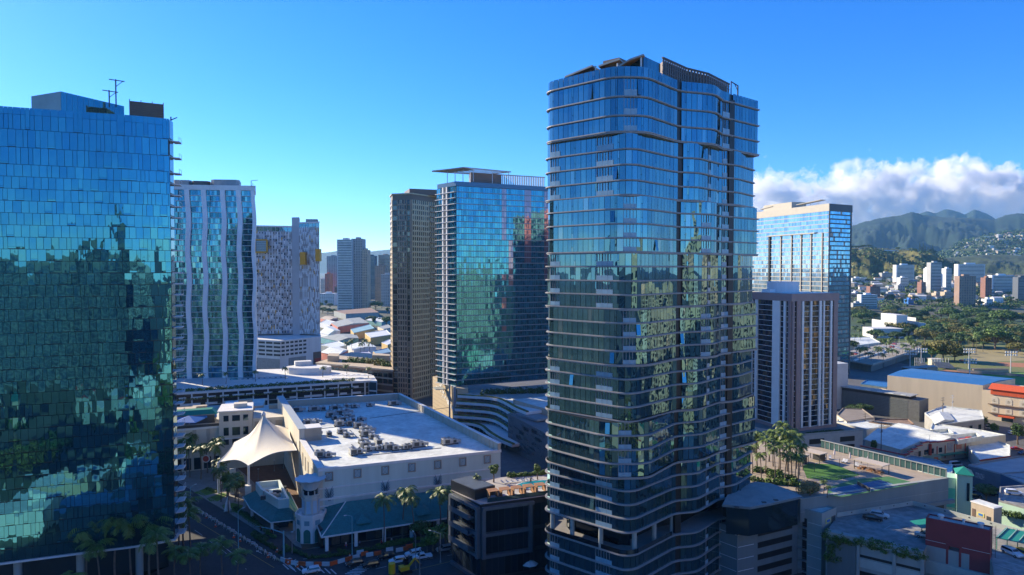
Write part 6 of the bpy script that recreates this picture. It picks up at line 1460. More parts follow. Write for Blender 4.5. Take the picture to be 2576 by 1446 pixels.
# ================================================================ ROOFTOP CAR PARK
def car_park():
    z = 14; T = Thing('parking_garage', 'rooftop car park with ivy planter and white parapets in the lower right corner', 'parking garage', (110, 172, 0)); sg = mat('sage_grey_stucco', (.34, .37, .35), .75, .15, .3)
    q = [W(x, y, z) for x, y in ((2078, 1336), (2322, 1391), (2331, 1371), (2494, 1407), (2512, 1500), (2760, 1560), (2760, 1420), (2576, 1345), (2400, 1297), (2296, 1270), (2105, 1300))]; P = [(v.x, v.y) for v in q]
    mb = MB(); mb.prism(P, 0, z-.02, 0, 1); T.part('deck', mb, [sg, mat('car_park_surface', (.34, .34, .33), .8, .45, .1, fine=(.6, .3))])
    p, u, nn, L = edge(P[0], P[1])
    for k, (z0, z1) in enumerate(((8.6, 10.2), (4.2, 6.2), (0.2, 2.2))):
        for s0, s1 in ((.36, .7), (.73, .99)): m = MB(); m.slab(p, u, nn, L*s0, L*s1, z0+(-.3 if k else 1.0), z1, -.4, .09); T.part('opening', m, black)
    m = MB(); m.slab(p, u, nn, L*.35, L, 7.2, 9.3, 0, .3); T.part('parapet_band', m, mat('pale_sage', (.46, .5, .46), .7)); m = MB(); m.slab(p, u, nn, L*.35, L, 3, 4.4, 0, .3); T.part('parapet_band', m, mat('pale_sage', (.46, .5, .46), .7))
    m = MB(); m.slab(p, u, nn, L*.02, L*.33, 0, 12, 0, .35); T.part('green_wall_panel', m, dkconc)
    for k in (.34, .71, .98): m = MB(); m.slab(p, u, nn, L*k, L*k+.7, 0, 13, .3, .5); T.part('pier', m, sg)
    m = MB(); m.slab(p, u, nn, 0, L, z-1, z+.3, -1.2, .6); T.part('planter_box', m, sg)
    rd = random.Random(31); m = MB()
    for k in range(110):
        s = L*rd.random(); v = p+u*s; blob_leaves(m, (v.x+nn.x*rd.uniform(-.8, .9), v.y+nn.y*rd.uniform(-.8, .9), z+.35-rd.random()*1.9), (.95, .95, .7), 75, .16, rd)
    for k in range(26): s = L*rd.uniform(.0, .16); v = p+u*s; blob_leaves(m, (v.x+nn.x*.6, v.y+nn.y*.6, z-rd.uniform(1, 7)), (.8, .8, .9), 60, .16, rd)
    single('ivy_planter', m, leafA, 'ivy spilling over the front edge of the rooftop car park', 'ivy', (p.x, p.y, z))
    # parapets on the far side
    for a, b in ((P[10], P[9]), (P[9], P[8]), (P[8], P[7])):
        pe, ue, ne, Le = edge(b, a); m = MB(); m.slab(pe, ue, ne, 0, Le, z-.1, z+1.1, -.1, .2); T.part('parapet', m, mat('pale_sage', (.46, .5, .46), .7)); 
        for k in range(int(Le/5)): m = MB(); m.slab(pe, ue, ne, 2+k*5, 2.35+k*5, z+.5, z+.8, -.16, -.1); T.part('wall_light', m, dkmet)
    def L_(pts, w=.1):
        m = MB()
        for a, b in zip(pts, pts[1:]): a, b = W(*a, z), W(*b, z); m.bar((a.x, a.y, z-.008), (b.x, b.y, z-.008), w, .02)
        struct('road_marking', m, wline)
    for k in range(7): L_([(2225+k*26, 1330+k*8.5), (2240+k*26, 1322+k*8)])
    for k in range(6): L_([(2170+k*22, 1312-k*5), (2185+k*22, 1318-k*5)])
    L_([(2500, 1418), (2560, 1438)]); L_([(2500, 1404), (2576, 1425)])
    def pc(c, b, x, y, r, lab): v = W(x, y, z); car(c, b, (v.x, v.y, z), r, lab)
    pc('black', 'sedan', 2196, 1308, R(-32), 'black sedan parked on the rooftop car park beside the white car'); pc('white', 'suv', 2212, 1301, R(-30), 'white car parked behind the black sedan on the rooftop'); pc('white', 'suv', 2546, 1396, R(-78), 'white car under the green car port on the rooftop'); pc('yellow', 'suv', 2582, 1402, R(-78), 'yellow car cut off by the right edge of the photo'); pc('silver', 'suv', 2328, 1352, R(150), 'silver car mostly hidden behind the dark red stair block')
    # dark red block
    Q = Thing('stair_block', 'dark red rendered stair block with a doorway on the rooftop car park', 'stair block', (104, 158, z)); rm = mat('maroon_render', (.26, .045, .05), .75, .15, .3); zt = 20.4
    a = W(2329, 1303, zt); b = W(2492, 1336.5, zt); a, b = V2(a), V2(b); pe, ue, ne, Le = edge(a, b); back = -ne*3.6
    door = (Le*.37, Le*.53)
    m = MB(); m.slab(pe, ue, ne, 0, door[0], 3, zt-.2, -3.6, 0); m.slab(pe, ue, ne, door[1], Le, 3, zt-.2, -3.6, 0); m.slab(pe, ue, ne, door[0], door[1], 14.9, zt-.2, -3.6, 0); m.slab(pe, ue, ne, door[0], door[1], 3, 10.6, -3.6, 0); Q.part('wall', m, rm)
    m = MB(); m.slab(pe, ue, ne, door[0]-.5, door[0]-.02, 10.6, 15.5, 0, .12); m.slab(pe, ue, ne, door[1]+.02, door[1]+.5, 10.6, 15.5, 0, .12); m.slab(pe, ue, ne, door[0]-.5, door[1]+.5, 14.95, 15.5, .0, .13); Q.part('door_frame', m, rm)
    m = MB(); m.slab(pe, ue, ne, .0, door[0]-.6, 15.2, 15.27, 0, .04); m.slab(pe, ue, ne, door[1]+.6, Le, 15.2, 15.27, 0, .04); Q.part('score_line', m, white)
    m = MB(); m.slab(pe, ue, ne, .3, Le-.3, zt-.2, zt-.12, -3.3, -.3); Q.part('roof', m, mat('pale_roof', (.42, .4, .38), .8)); m = MB()
    for (s0, s1, o0, o1) in ((0, Le, -.3, 0), (0, Le, -3.6, -3.3), (0, .3, -3.3, -.3), (Le-.3, Le, -3.3, -.3)): m.slab(pe, ue, ne, s0, s1, zt-.2, zt+.15, o0, o1)
    Q.part('parapet', m, rm)
    for s in (.22, .58, .84): v = pe+ue*(Le*s)-ne*1.8; m = MB(); m.lathe((v.x, v.y, zt-.12), [(.55 if s != .58 else .25, 0), (.55 if s != .58 else .25, .8), (.75 if s != .58 else .35, .85), (.7 if s != .58 else .3, 1.1), (0.05, 1.2)], 14); Q.part('roof_fan', m, wmet)
    m = MB(); m.slab(pe, ue, ne, -.3, Le+.4, 7.6, 10.5, 0.1, .8); Q.part('balcony_wall', m, mat('pale_sage', (.46, .5, .46), .7))
    v = pe+ue*(Le+.5)-ne*1.5; m = MB()
    for k in range(10): m.tube([(v.x+.45*math.cos(t), v.y+.45*math.sin(t), z+2+k*.55) for t in [j*.52 for j in range(13)]], .03, 4)
    m.bar((v.x+.4, v.y, z), (v.x+.4, v.y, zt+1), .06); m.bar((v.x-.4, v.y, z), (v.x-.4, v.y, zt+1), .06); Q.part('caged_ladder', m, dkmet)
    # green car port
    G = Thing('car_port', 'green canopy car port at the right edge of the rooftop car park', 'car port', (120, 168, z)); v0, v1, v2, v3 = W(2505, 1352, z+3), W(2600, 1372, z+3), W(2620, 1345, z+3), W(2530, 1328, z+3); m = MB(); P4 = [(v.x, v.y) for v in (v0, v1, v2, v3)]; m.prism(P4, z+2.9, z+3.05); G.part('canopy', m, greenm)
    for k in range(4): a = Vector(v0).lerp(v1, .05+k*.28); b = Vector(v3).lerp(v2, .05+k*.28); m = MB(); m.bar((a.x, a.y, z+3.2), (b.x, b.y, z+3.2), .18); G.part('rib', m, mat('pale_green_steel', (.3, .5, .42), .5)); m = MB(); m.cyl((a.x+.4, a.y+.8, z), .09, 2.9, 8); G.part('post', m, greenm)
    G = Thing('car_port', 'small green car port roof left of the dark red stair block', 'car port', (100, 168, z)); v = W(2322, 1322, z+3); m = MB(); m.prism([(v.x-1, v.y-1), (v.x+4, v.y-1), (v.x+4, v.y+4), (v.x-1, v.y+4)], z+2.7, [z+2.7, z+3.4, z+3.4, z+2.7]); G.part('canopy', m, greenm); m = MB(); m.cyl((v.x-.3, v.y, z), .09, 2.7, 8); G.part('post', m, dkmet)
    # beige lift house
    H = Thing('lift_house', 'beige lift house with a yellow sign beside the rooftop car park', 'lift house', (128, 180, z-4)); zt = 18; b0, b1 = W(2443, 1262, zt), W(2500, 1280, zt); pe, ue, ne, Le = edge((b0.x, b0.y), (b1.x, b1.y)); m = MB(); m.slab(pe, ue, ne, 0, Le, 8, zt, -3.2, 0); H.part('wall', m, tan); m = MB(); m.slab(pe, ue, ne, -.15, Le+.15, zt, zt+.25, -3.35, .15); H.part('coping', m, white); m = MB(); m.slab(pe, ue, ne, .3, Le-.3, zt+.26, zt+.3, -2.9, -.4); H.part('roof', m, roofw)
    m = MB(); m.slab(pe, ue, ne, Le*.28, Le*.6, z+.9, z+1.9, 0, .1); H.part('yellow_sign', m, mat('yellow_sign', (.6, .55, .2), .6)); m = MB(); m.slab(pe, ue, ne, Le*.35, Le*.54, z+1.1, z+1.7, .1, .14); H.part('sign_face', m, bluem); m = MB(); m.slab(pe, ue, ne, Le*.7, Le*.88, z-1, z+1.6, 0, .08); H.part('door', m, dkmet); m = MB(); m.slab(pe, ue, ne, Le*.06, Le*.2, z-1, z+2.4, 0, .08); H.part('door', m, brownp)
    # green roofed stair tower
    H = Thing('stair_tower', 'pale green stair tower with a green hipped roof', 'stair tower', (140, 210, 0)); zt = 17; b0, b1 = W(2396, 1190, zt), W(2447, 1196, zt); x0 = (b0.x, b0.y); x1 = (b1.x, b1.y); pe, ue, ne, Le = edge(x0, x1); gr = mat('pale_green_render', (.46, .66, .52), .7, .12, .3, streak=True); m = MB(); m.slab(pe, ue, ne, 1.2, Le, 0, zt, -6, 0); H.part('wall', m, gr); m = MB(); m.slab(pe, ue, ne, -7, 1.2, 0, zt-1.8, -7, -1.2); H.part('wing', m, gr)
    C4 = [pe+ue*.8+ne*.5, pe+ue*(Le+.4)+ne*.5, pe+ue*(Le+.4)-ne*6.4, pe+ue*.8-ne*6.4]; ap = (C4[0]+C4[2])/2; m = MB()
    for i in range(4): m.poly([(*C4[i], zt), (*C4[(i+1) % 4], zt), (*ap, zt+1.8)])
    m.poly([(*c, zt-.05) for c in C4][::-1]); H.part('roof', m, greenm); m = MB(); m.slab(pe, ue, ne, Le*.72, Le*.86, zt-8, zt-2.5, 0, .1); H.part('window', m, dglass)
    m = MB(); m.slab(pe, ue, ne, -5, .9, 6, 12, -1.2, -1.05); H.part('teal_screen', m, mat('teal_screen', (.1, .5, .42), .4))
car_park()
# ================================================================ LOW BUILDINGS ON THE RIGHT
def quad_building(name, label, pts, z, mats_, cat='building', gable=0, z0=0, windows=0, wl=1.0, roofname='roof'):
    q = [W(x, y, z) for x, y in pts]; P = [(v.x, v.y) for v in q]; a = sum(P[i][0]*P[(i+1) % len(P)][1]-P[(i+1) % len(P)][0]*P[i][1] for i in range(len(P)))
    if a < 0: P = P[::-1]
    c = cen(P); T = Thing(name, label, cat, (c[0], c[1], z0)); m = MB(); m.prism(P, z0, z-.02); T.part('wall', m, mats_[0])
    m = MB()
    if gable and len(P) == 4:
        a, b, c_, d = [V2(p_) for p_ in inset(P, -.35)]
        if gable > 0: r0, r1 = (a+d)/2, (b+c_)/2; zz = gable; m.poly([(*a, z), (*b, z), (*r1, z+zz), (*r0, z+zz)]); m.poly([(*c_, z), (*d, z), (*r0, z+zz), (*r1, z+zz)]); m.poly([(*d, z), (*a, z), (*r0, z+zz)]); m.poly([(*b, z), (*c_, z), (*r1, z+zz)])
        else: r0, r1 = (a+b)/2, (c_+d)/2; zz = -gable; m.poly([(*b, z), (*c_, z), (*r1, z+zz), (*r0, z+zz)]); m.poly([(*d, z), (*a, z), (*r0, z+zz), (*r1, z+zz)]); m.poly([(*a, z), (*b, z), (*r0, z+zz)]); m.poly([(*c_, z), (*d, z), (*r1, z+zz)])
    else:
        I = inset(P, .35)
        for i in range(len(P)): j = (i+1) % len(P); m.prism([P[i], P[j], I[j], I[i]], z-.02, z+.5)
        m.poly([(*p_, z+.06) for p_ in I])
    T.part(roofname, m, mats_[1])
    if windows:
        for i in range(len(P)):
            p, u, nn, L = edge(P[i], P[(i+1) % len(P)])
            if nn.y > .3 or L < 4: continue
            n = max(1, int(L/windows))
            for k in range(n): m = MB(); s = (k+.5)*L/n; m.slab(p, u, nn, s-wl, s+wl, z0+(z-z0)*.35, z0+(z-z0)*.72, -.1, .08); T.part('window', m, dglass)
    return T, P
def low_right():
    blr = mat('blue_metal_roof', (.05, .2, .42), .4, .2, .5, metal=.3); ggarage = mat('dark_block_wall', (.15, .155, .15), .8, .2, .5, fine=(1.5, .15))
    # long tan hall with a blue roof
    T = Thing('sports_hall', 'very long tan windowless hall with a blue metal roof', 'building', (245, 385, 0)); z = 17.8; A = (219.5, 397.5); B = (251.5, 363); C = (285, 385); D = (250, 425); m = MB(); m.prism([A, B, C, D], 0, z); T.part('wall', m, mat('sand_wall', (.68, .58, .42), .8, .12, .2, streak=True)); m = MB(); I = [A, B, C, D]; r0 = (V2(A)+V2(D))/2; r1 = (V2(B)+V2(C))/2
    m.poly([(*A, z), (*B, z), (*r1, z+.9), (*r0, z+.9)]); m.poly([(*C, z), (*D, z), (*r0, z+.9), (*r1, z+.9)]); m.poly([(*D, z), (*A, z), (*r0, z+.9)]); m.poly([(*B, z), (*C, z), (*r1, z+.9)]); T.part('roof', m, blr)
    # orange roofed building
    T = Thing('mission_building', 'tan building with orange tile roof and arched panels at the right edge', 'building', (262, 352, 0)); A = (251.3, 363.2); B = (275, 334); C = (300, 350); D = (276, 384); z = 15.5; m = MB(); m.prism([A, B, C, D], 0, z); T.part('wall', m, mat('sand_wall', (.68, .58, .42))); p, u, nn, L = edge(A, B); orr = mat('orange_tile', (.62, .1, .03), .7, .2, 1.5)
    m = MB(); a, b = p+u*3+nn*1.2, p+u*L+nn*1.2; c, d = b-nn*6, a-nn*6; m.poly([(*a, z+1), (*b, z+1), (*c, z+3.4), (*d, z+3.4)]); m.slab(p, u, nn, 4, L, z-1.8, z+.98, -1, .5); T.part('roof', m, orr)
    for k in range(5):
        s = 6+k*6.0
        for zz in (9.3, 4.6): m = MB(); q = p+u*s+nn*.02; m.slab(p, u, nn, s-1.5, s+1.5, zz-.4, zz+1.8, 0, .12); m.tube([(q.x, q.y, zz+1.8), (q.x+nn.x*.1, q.y+nn.y*.1, zz+1.8)], 1.5, 16); T.part('arch_panel', m, cream)
    for zz in (8.3, 3.6): m = MB(); m.slab(p, u, nn, 3, L, zz, zz+.3, 0, 1.0); T.part('ledge', m, brownp)
    m = MB(); m.slab(p, u, nn, 8, 15, 2.6, 3.3, 0, 2.6); T.part('awning', m, orr); m = MB(); m.slab(p, u, nn, 9, 14, .2, 2.4, 0, .1); T.part('shopfront', m, dglass)
    # grey garage
    T = Thing('parking_garage', 'dark grey block garage with a louvred wall and metal roof', 'parking garage', (200, 375, 0)); A = (188, 387); B = (213, 355); C = (222, 362); D = (200, 396); m = MB(); m.prism([A, B, C, D], 0, 11); T.part('wall', m, ggarage); p, u, nn, L = edge(A, B); m = MB(); m.slab(p, u, nn, 0, L*.88, 11, 12.4, -8, 0); T.part('open_level', m, black); m = MB(); m.slab(p, u, nn, -.5, L*.9, 12.6, 12.9, -9, .8); T.part('roof', m, mat('corrugated_roof', (.36, .36, .33), .6, .25, .5))
    m = MB()
    for k in range(12): m.slab(p, u, nn, L*.02, L*.86, 1+k*.8, 1.25+k*.8, 0, .12)
    T.part('louvre', m, dkconc)
    for k in range(6): m = MB(); m.slab(p, u, nn, 1+k*L*.15, 3.5+k*L*.15, 12.9, 13.1, -.4, .7); T.part('roof_panel', m, roofw)
    quad_building('workshop', 'grey flat building with a pale roof in front of the long tan hall', [(2326, 1040), (2362, 1070), (2476, 1056), (2470, 1034), (2375, 1022)], 7, (mat('grey_stucco', (.36, .36, .35), .8), roofw), windows=6)
    quad_building('workshop', 'gabled pale workshop left of the utility pole by the tan hall', [(2341, 1046), (2352, 1066), (2400, 1056), (2385, 1038)], 7.6, (concrete, roofw), gable=1.2, windows=5)
    quad_building('house', 'low pale house with a brown flat roof behind the grey tower podium', [(2105, 1044), (2130, 1062), (2200, 1052), (2170, 1030), (2120, 1028)], 5.5, (cream, mat('brown_flat_roof', (.28, .24, .2), .8)), windows=5)
    quad_building('workshop', 'white flat roofed workshop beside the brown roofed house', [(2100, 1062), (2180, 1082), (2262, 1068), (2150, 1056)], 5, (cream, roofw))
    quad_building('workshop', 'workshop with a rusty brown roof behind the theatre', [(2185, 1063), (2260, 1075), (2300, 1068), (2285, 1056), (2230, 1056)], 5, (tan, mat('rusty_roof', (.3, .2, .14), .8, .4, .5)))
    # big white gables behind the theatre front
    T, P = quad_building('warehouse', 'white gabled warehouse roof joined to the theatre front, left part', [(2175, 1105), (2265, 1130), (2360, 1118), (2240, 1080)], 6, (cream, roofw), gable=2.6)
    quad_building('warehouse', 'longest white roof behind the theatre, beside the roof wells', [(2222, 1082), (2352, 1116), (2430, 1108), (2300, 1070)], 7, (cream, roofw), gable=2.2)
    quad_building('warehouse', 'white flat warehouse roof with two sunken wells behind the theatre', [(2340, 1080), (2400, 1112), (2530, 1096), (2470, 1084), (2345, 1066)], 7, (cream, roofw))
    for lab, pts in (('long sunken well in the white roof, farther one', [(2318, 1084), (2345, 1096), (2400, 1090), (2385, 1078)]), ('long sunken well in the white roof, nearer one', [(2380, 1096), (2410, 1108), (2470, 1098), (2455, 1088)])):
        q = [W(x, y, 8.2) for x, y in pts]; m = MB(); P2 = [(v.x, v.y) for v in q][::-1]; a = sum(P2[i][0]*P2[(i+1) % 4][1]-P2[(i+1) % 4][0]*P2[i][1] for i in range(4)); P2 = P2 if a > 0 else P2[::-1]; I = inset(P2, .4)
        for i in range(4): j = (i+1) % 4; m.prism([P2[i], P2[j], I[j], I[i]], 6.5, 8.4)
        single('roof_parapet', m, roofw, lab.replace('well', 'parapet frame'), 'parapet', (*cen(P2), 6.5))
    # theatre front
    T = Thing('theatre', 'cream art deco theatre with a stepped red-trimmed front and corner marquee', 'theatre', (172, 285, 0)); cr_ = mat('theatre_cream', (.58, .52, .42), .75, .12, .3); A = (150, 291); A2 = (153.8, 272); B = (172.5, 280); C = (195, 289); D = (202, 304)
    def trimwall(a, b, prof, zb=0, th=.8):
        p, u, nn, L = edge(a, b); m = MB(); t = MB()
        for (s0, s1, zt) in prof: m.slab(p, u, nn, L*s0, L*s1, zb, zt, -th, 0); t.slab(p, u, nn, L*s0-.1, L*s1+.1, zt, zt+.35, -th-.1, .15)
        T.part('wall', m, cr_); T.part('red_trim', t, redm); return p, u, nn, L
    F0 = (150.5, 288); F1 = (154.5, 270.5); F2 = (172.5, 280.2); F3 = (195.5, 288.6)
    p, u, nn, L = trimwall((140, 296), (158, 272), [(0, 1, 5)])
    for k in range(2): m = MB(); m.slab(p, u, nn, L*(.35+.3*k), L*(.6+.3*k), .2, 3.2, -.2, .1); T.part('opening', m, black)
    p, u, nn, L = trimwall((158, 272), F2, [(0, .16, 5.2), (.16, .3, 5.9), (.3, .48, 6.7), (.48, .7, 7.6), (.7, 1, 8.4)])
    for k in range(4): m = MB(); m.slab(p, u, nn, L*.35, L*.62, 5.2-k*.6, 5.35-k*.6, 0, .1); T.part('relief_line', m, brownp)
    for s, w in ((.58, .8), (.86, 1.4)): m = MB(); m.slab(p, u, nn, L*s-w, L*s+w, 3.6, 5.6, -.1, .1); T.part('window', m, dglass)
    p, u, nn, L = trimwall(F2, F3, [(0, .18, 8.0), (.18, .9, 7.8), (.9, 1, 8.2)])
    for s, w in ((.08, .5), (.26, .9)): m = MB(); m.slab(p, u, nn, L*s-w, L*s+w, 3.6, 5.6, -.1, .1); T.part('window', m, dglass)
    for s in (.17, .36, .58, .84): m = MB(); m.slab(p, u, nn, L*s, L*s+.35, 1, 6.3, 0, .2); T.part('red_pilaster', m, redm)
    m = MB(); m.slab(p, u, nn, L*.42, L*.54, 3.8, 7.2, 0, .12); T.part('poster', m, mat('poster_teal', (.2, .32, .38), .6, .6, 1.2, col2=(.55, .4, .34))); m = MB(); m.slab(p, u, nn, L*.63, L*.76, 4.0, 7.4, 0, .12); T.part('poster', m, mat('poster_red', (.5, .12, .08), .6, .6, 1.4, col2=(.5, .3, .26)))
    m = MB(); m.lathe((F2[0]-.2, F2[1]-.6, 2.4), [(4.2, 0), (4.3, .2), (4.2, .7), (0.1, .8)], 16); T.part('marquee', m, mat('marquee_green', (.25, .34, .22), .5)); m = MB(); m.slab(p, u, nn, 0, L*.8, 2.7, 2.95, 0, 2.2); T.part('awning', m, greenm); m = MB(); m.box((F2[0], F2[1]-.4, 3.1), (1.0, 1.0, 4.6), R(0)); T.part('corner_sign', m, redm); m = MB(); m.cyl((F2[0], F2[1], 8), .06, 3.4, 6); T.part('flag_pole', m, wmet); m = MB(); m.box((F2[0], F2[1]-4.6, 2.4), (1.5, .4, 1.0)); T.part('orange_sign', m, orng)
    # wing with red shutters
    T, P = quad_building('shop_building', 'cream low wing with a row of red shutters, right of the theatre', [(2436, 1128), (2466, 1160), (2541, 1150), (2541, 1122), (2500, 1108), (2440, 1112)], 4.6, (cr_, roofw)); p, u, nn, L = edge(*[(W(x, y, 4.6).x, W(x, y, 4.6).y) for x, y in ((2466, 1160), (2541, 1150))])
    for k in range(5): m = MB(); m.slab(p, u, nn, L*(.38+k*.105), L*(.38+k*.105)+L*.085, .8, 2.6, 0, .1); T.part('red_shutter', m, redm)
    m = MB(); m.slab(p, u, nn, -.2, L+.2, 4.7, 5.15, -.3, .15); T.part('red_trim', m, redm)
    # grey-blue warehouse
    T, P = quad_building('warehouse', 'blue grey warehouse with a wide shallow gabled roof at the right edge', [(2436, 1172), (2520, 1194), (2700, 1235), (2700, 1150), (2560, 1150)], 7, (mat('slate_wall', (.12, .15, .19), .8, .2, .3), mat('grey_metal_roof', (.28, .33, .36), .6, .2, .3)))
    p, u, nn, L = edge(*[(W(x, y, 7).x, W(x, y, 7).y) for x, y in ((2436, 1172), (2520, 1194))]); m = MB(); m.slab(p, u, nn, L*.22, L*.5, 3.4, 5.4, 0, .12); T.part('mural', m, mat('mural', (.5, .5, .5), .7, .8, 1.2, col2=(.05, .05, .06))); m = MB(); m.slab(p, u, nn, L*.62, L*.72, 1, 2.6, 0, .1); T.part('window', m, black)
    T, P = quad_building('warehouse', 'small blue walled gable building in front of the grey warehouse', [(2517, 1192), (2590, 1225), (2700, 1250), (2700, 1180)], 7.2, (mat('blue_wall', (.03, .09, .18), .7, .2), mat('grey_metal_roof', (.28, .33, .36)))); 
    quad_building('warehouse', 'blue grey ridged roof between the theatre and the podium wind wall', [(2262, 1158), (2290, 1148), (2360, 1160), (2395, 1180), (2330, 1190), (2270, 1176)], 7, (dkconc, mat('blue_grey_roof', (.22, .28, .33), .6, .2)))
    quad_building('small_building', 'pale blue pyramid roofed hut beside the podium wind wall', [(2252, 1160), (2272, 1170), (2292, 1160), (2272, 1150)], 6, (concrete, mat('blue_grey_roof2', (.3, .36, .4), .6, .2)), gable=1.4)
    quad_building('plant_yard', 'white panelled plant enclosure with a white roof near the green stair tower', [(2308, 1182), (2330, 1198), (2396, 1192), (2396, 1172), (2345, 1172)], 12, (white, roofw))
    # right edge rooftop parking with white suv
    T, P = quad_building('parking_garage', 'pale green walled rooftop parking at the right edge with one white car', [(2515, 1228), (2512, 1262), (2600, 1286), (2640, 1250), (2600, 1222)], 11, (mat('pale_green_render', (.46, .66, .52)), mat('car_park_surface', (.34, .34, .33)))); v = W(2551, 1245, 11); car('white', 'suv', (v.x, v.y, 11.1), R(-18), 'white car alone on the rooftop at the right edge')
    single('hedge', shrubs([W(2508, 1292, 8)[:], W(2600, 1310, 8)[:]], 1.6, 1.2, 160, 77, .2), leafA, 'bright clipped hedge beside the beige lift house', 'hedge', W(2508, 1292, 8)[:])
    # street things
    pl_ = [(2216, 1158, 16, 'dark utility pole with crossarms left of the theatre'), (2371, 1073, 15, 'utility pole with a transformer in front of the dark garage'), (2566, 1058, 13, 'utility pole with white boxes near the orange roofed building'), (2395, 1060, 14, 'white utility pole carrying a cage in front of the pale workshop'), (2176, 1085, 9, 'short dark utility pole above the grey tower podium')]
    for x, y, h, lab in pl_:
        d = W(x, y, 0); utility_pole((d.x, d.y, 0), h, R(20), lab, bark if 'white' not in lab.split()[0] else wmet)
    for x, y, c, b, r, lab in ((2404, 1172, 'white', 'van', 10, 'white van parked below the theatre awning'), (2420, 1180, 'black', 'sedan', 20, 'black car parked beside the white van'), (2558, 1132, 'red', 'sedan', -20, 'red car on the street at the right edge'), (2575, 1143, 'blue', 'sedan', 10, 'dark car at the right edge below the red car'), (2466, 1096+8, 'silver', 'suv', -12, 'silver car parked behind the white roofs'), (2480, 1072, 'blue', 'van', -25, 'first blue van from the left near the orange awning'), (2494, 1080, 'silver', 'van', -25, 'silver van beside the blue van'), (2548, 1092, 'white', 'suv', 15, 'white car in the lot right of the white roofs'), (2566, 1088, 'silver', 'suv', 15, 'silver car at the right end of the lot'), (2450, 1250, 'black', 'sedan', -20, 'black car in the lane behind the green stair tower, nearest'), (2452, 1236, 'silver', 'sedan', -20, 'silver car in the lane behind the green stair tower'), (2490, 1246, 'black', 'sedan', 0, 'dark car beside the pale green rooftop parking'), (2440, 1262, 'blue', 'suv', -15, 'blue car in the lane beside the lift house'), (2360, 1185, 'white', 'suv', 0, 'white car between podium and warehouse')):
        v = W(x, y, 0); car(c, b, (v.x, v.y, .01), R(r), lab)
    for x, y, k, s, lab in ((2199, 1147, 'round1', .6, 'round tree left of the theatre wall'), (2470, 1074, 'small', 1.1, 'small tree beside the blue van'), (2374, 1072+6, 'small', 1.3, 'small tree at the foot of the white utility pole'), (2498, 1094, 'small', 1.1, 'small tree in the lot behind the white roofs'), (2560, 1118, 'round2', .8, 'tree at the right edge beside the red car'), (2172, 1050, 'dome3', .55, 'dark spreading tree behind the brown roofed house'), (2150, 1048, 'dome3', .45, 'dark small tree beside the windowless block'), (2481, 1258, 'dome3', .4, 'dark shrub like tree beside the lift house'), (2413, 1130, 'palm4', .8, 'small palm against the theatre front')):
        v = W(x, y, 0); put(k, v.x, v.y, 0, s, lab)
low_right()
# ================================================================ FAR RIGHT: SLOPE WITH APARTMENT BLOCKS AND HOUSES
slope = hill('hills', [(1380, 728), (1700, 715), (1880, 712), (2137, 700), (2300, 690), (2450, 688), (2576, 690), (2900, 700)], 1150, 1800, 2300, mat('slope_ground', (.16, .15, .12), .9, .4, .02, col2=(.05, .07, .025), fine=(.04, .5)), rough=.04, sd=30, ns=.002, rows=24, step=6, power=1.3)
def ground_at(x, y):
    """the point of the flat city or the slope that the photo shows at this pixel"""
    v = W(x, y, 0)
    if v.y <= 1150: return v
    best = None
    for k in range(1, 25):
        p = slope(x, k/24); yy = 676+(EYE-p.z)/p.y*F_PX
        if yy <= y: return p
        best = p
    return best
aw = mat('apartment_white', (.68, .7, .7), .6, .15, .05); abr = mat('apartment_brown', (.3, .2, .15), .7, .2, .05); abk = mat('apartment_brick', (.25, .12, .09), .7, .2, .05); agr = mat('apartment_grey', (.4, .41, .41), .7, .2, .05); adk = mat('apartment_dark', (.1, .12, .15), .6, .2, .05)
farg = glass('far_glass', [(.05, .08, .1), (.08, .12, .15), (.12, .16, .18)], .4, .15)
def apt(x0, x1, yt, yb, m, label, style='band', D=None, dpt=15, name='apartment_block', capm=None):
    g = ground_at((x0+x1)/2, yb) if D is None else Vector((0, D, 0)); D = g.y; z0 = g.z-6 if D > 1150 else 0; zt = ZD(yt, D); X1 = XZ(x1, D); X0 = XZ(x0, D+dpt) if (x0+x1)/2 > CXP else XZ(x0, D)
    if X1-X0 < 4: X1 = X0+4
    T = Thing(name, label, 'apartment block', ((X0+X1)/2, D, z0)); b = MB(); b.prism([(X0, D), (X1, D), (X1, D+dpt), (X0, D+dpt)], z0, zt); T.part('wall', b, m)
    n = max(2, int((zt-z0-6)/3.1)); Wd = X1-X0; z = z0+6
    if style in ('band', 'balcony'):
        for i in range(n):
            zz = z+i*(zt-z-.8)/n; w = MB(); w.prism([(X0+Wd*.06, D-.15), (X1-Wd*.02, D-.15), (X1-Wd*.02, D+.1), (X0+Wd*.06, D+.1)], zz+.9, zz+2.55); T.part('window_band', w, farg)
            if style == 'balcony': w = MB(); w.prism([(X0+Wd*.1, D-1.3), (X1-Wd*.05, D-1.3), (X1-Wd*.05, D-.16), (X0+Wd*.1, D-.16)], zz-.1, zz+.6); T.part('balcony', w, aw)
    else:
        k = max(3, int(Wd/4))
        for j in range(k):
            w = MB()
            for i in range(n): zz = z+i*(zt-z-.8)/n; w.prism([(X0+Wd*(j+.2)/k, D-.15), (X0+Wd*(j+.8)/k, D-.15), (X0+Wd*(j+.8)/k, D+.1), (X0+Wd*(j+.2)/k, D+.1)], zz+.7, zz+2.3)
            T.part('window_column', w, farg)
    w = MB(); w.box(((X0+X1)/2, D+dpt/2, zt), (Wd*.35, dpt*.5, 3.2)); T.part('plant_room', w, capm or m)
    return T
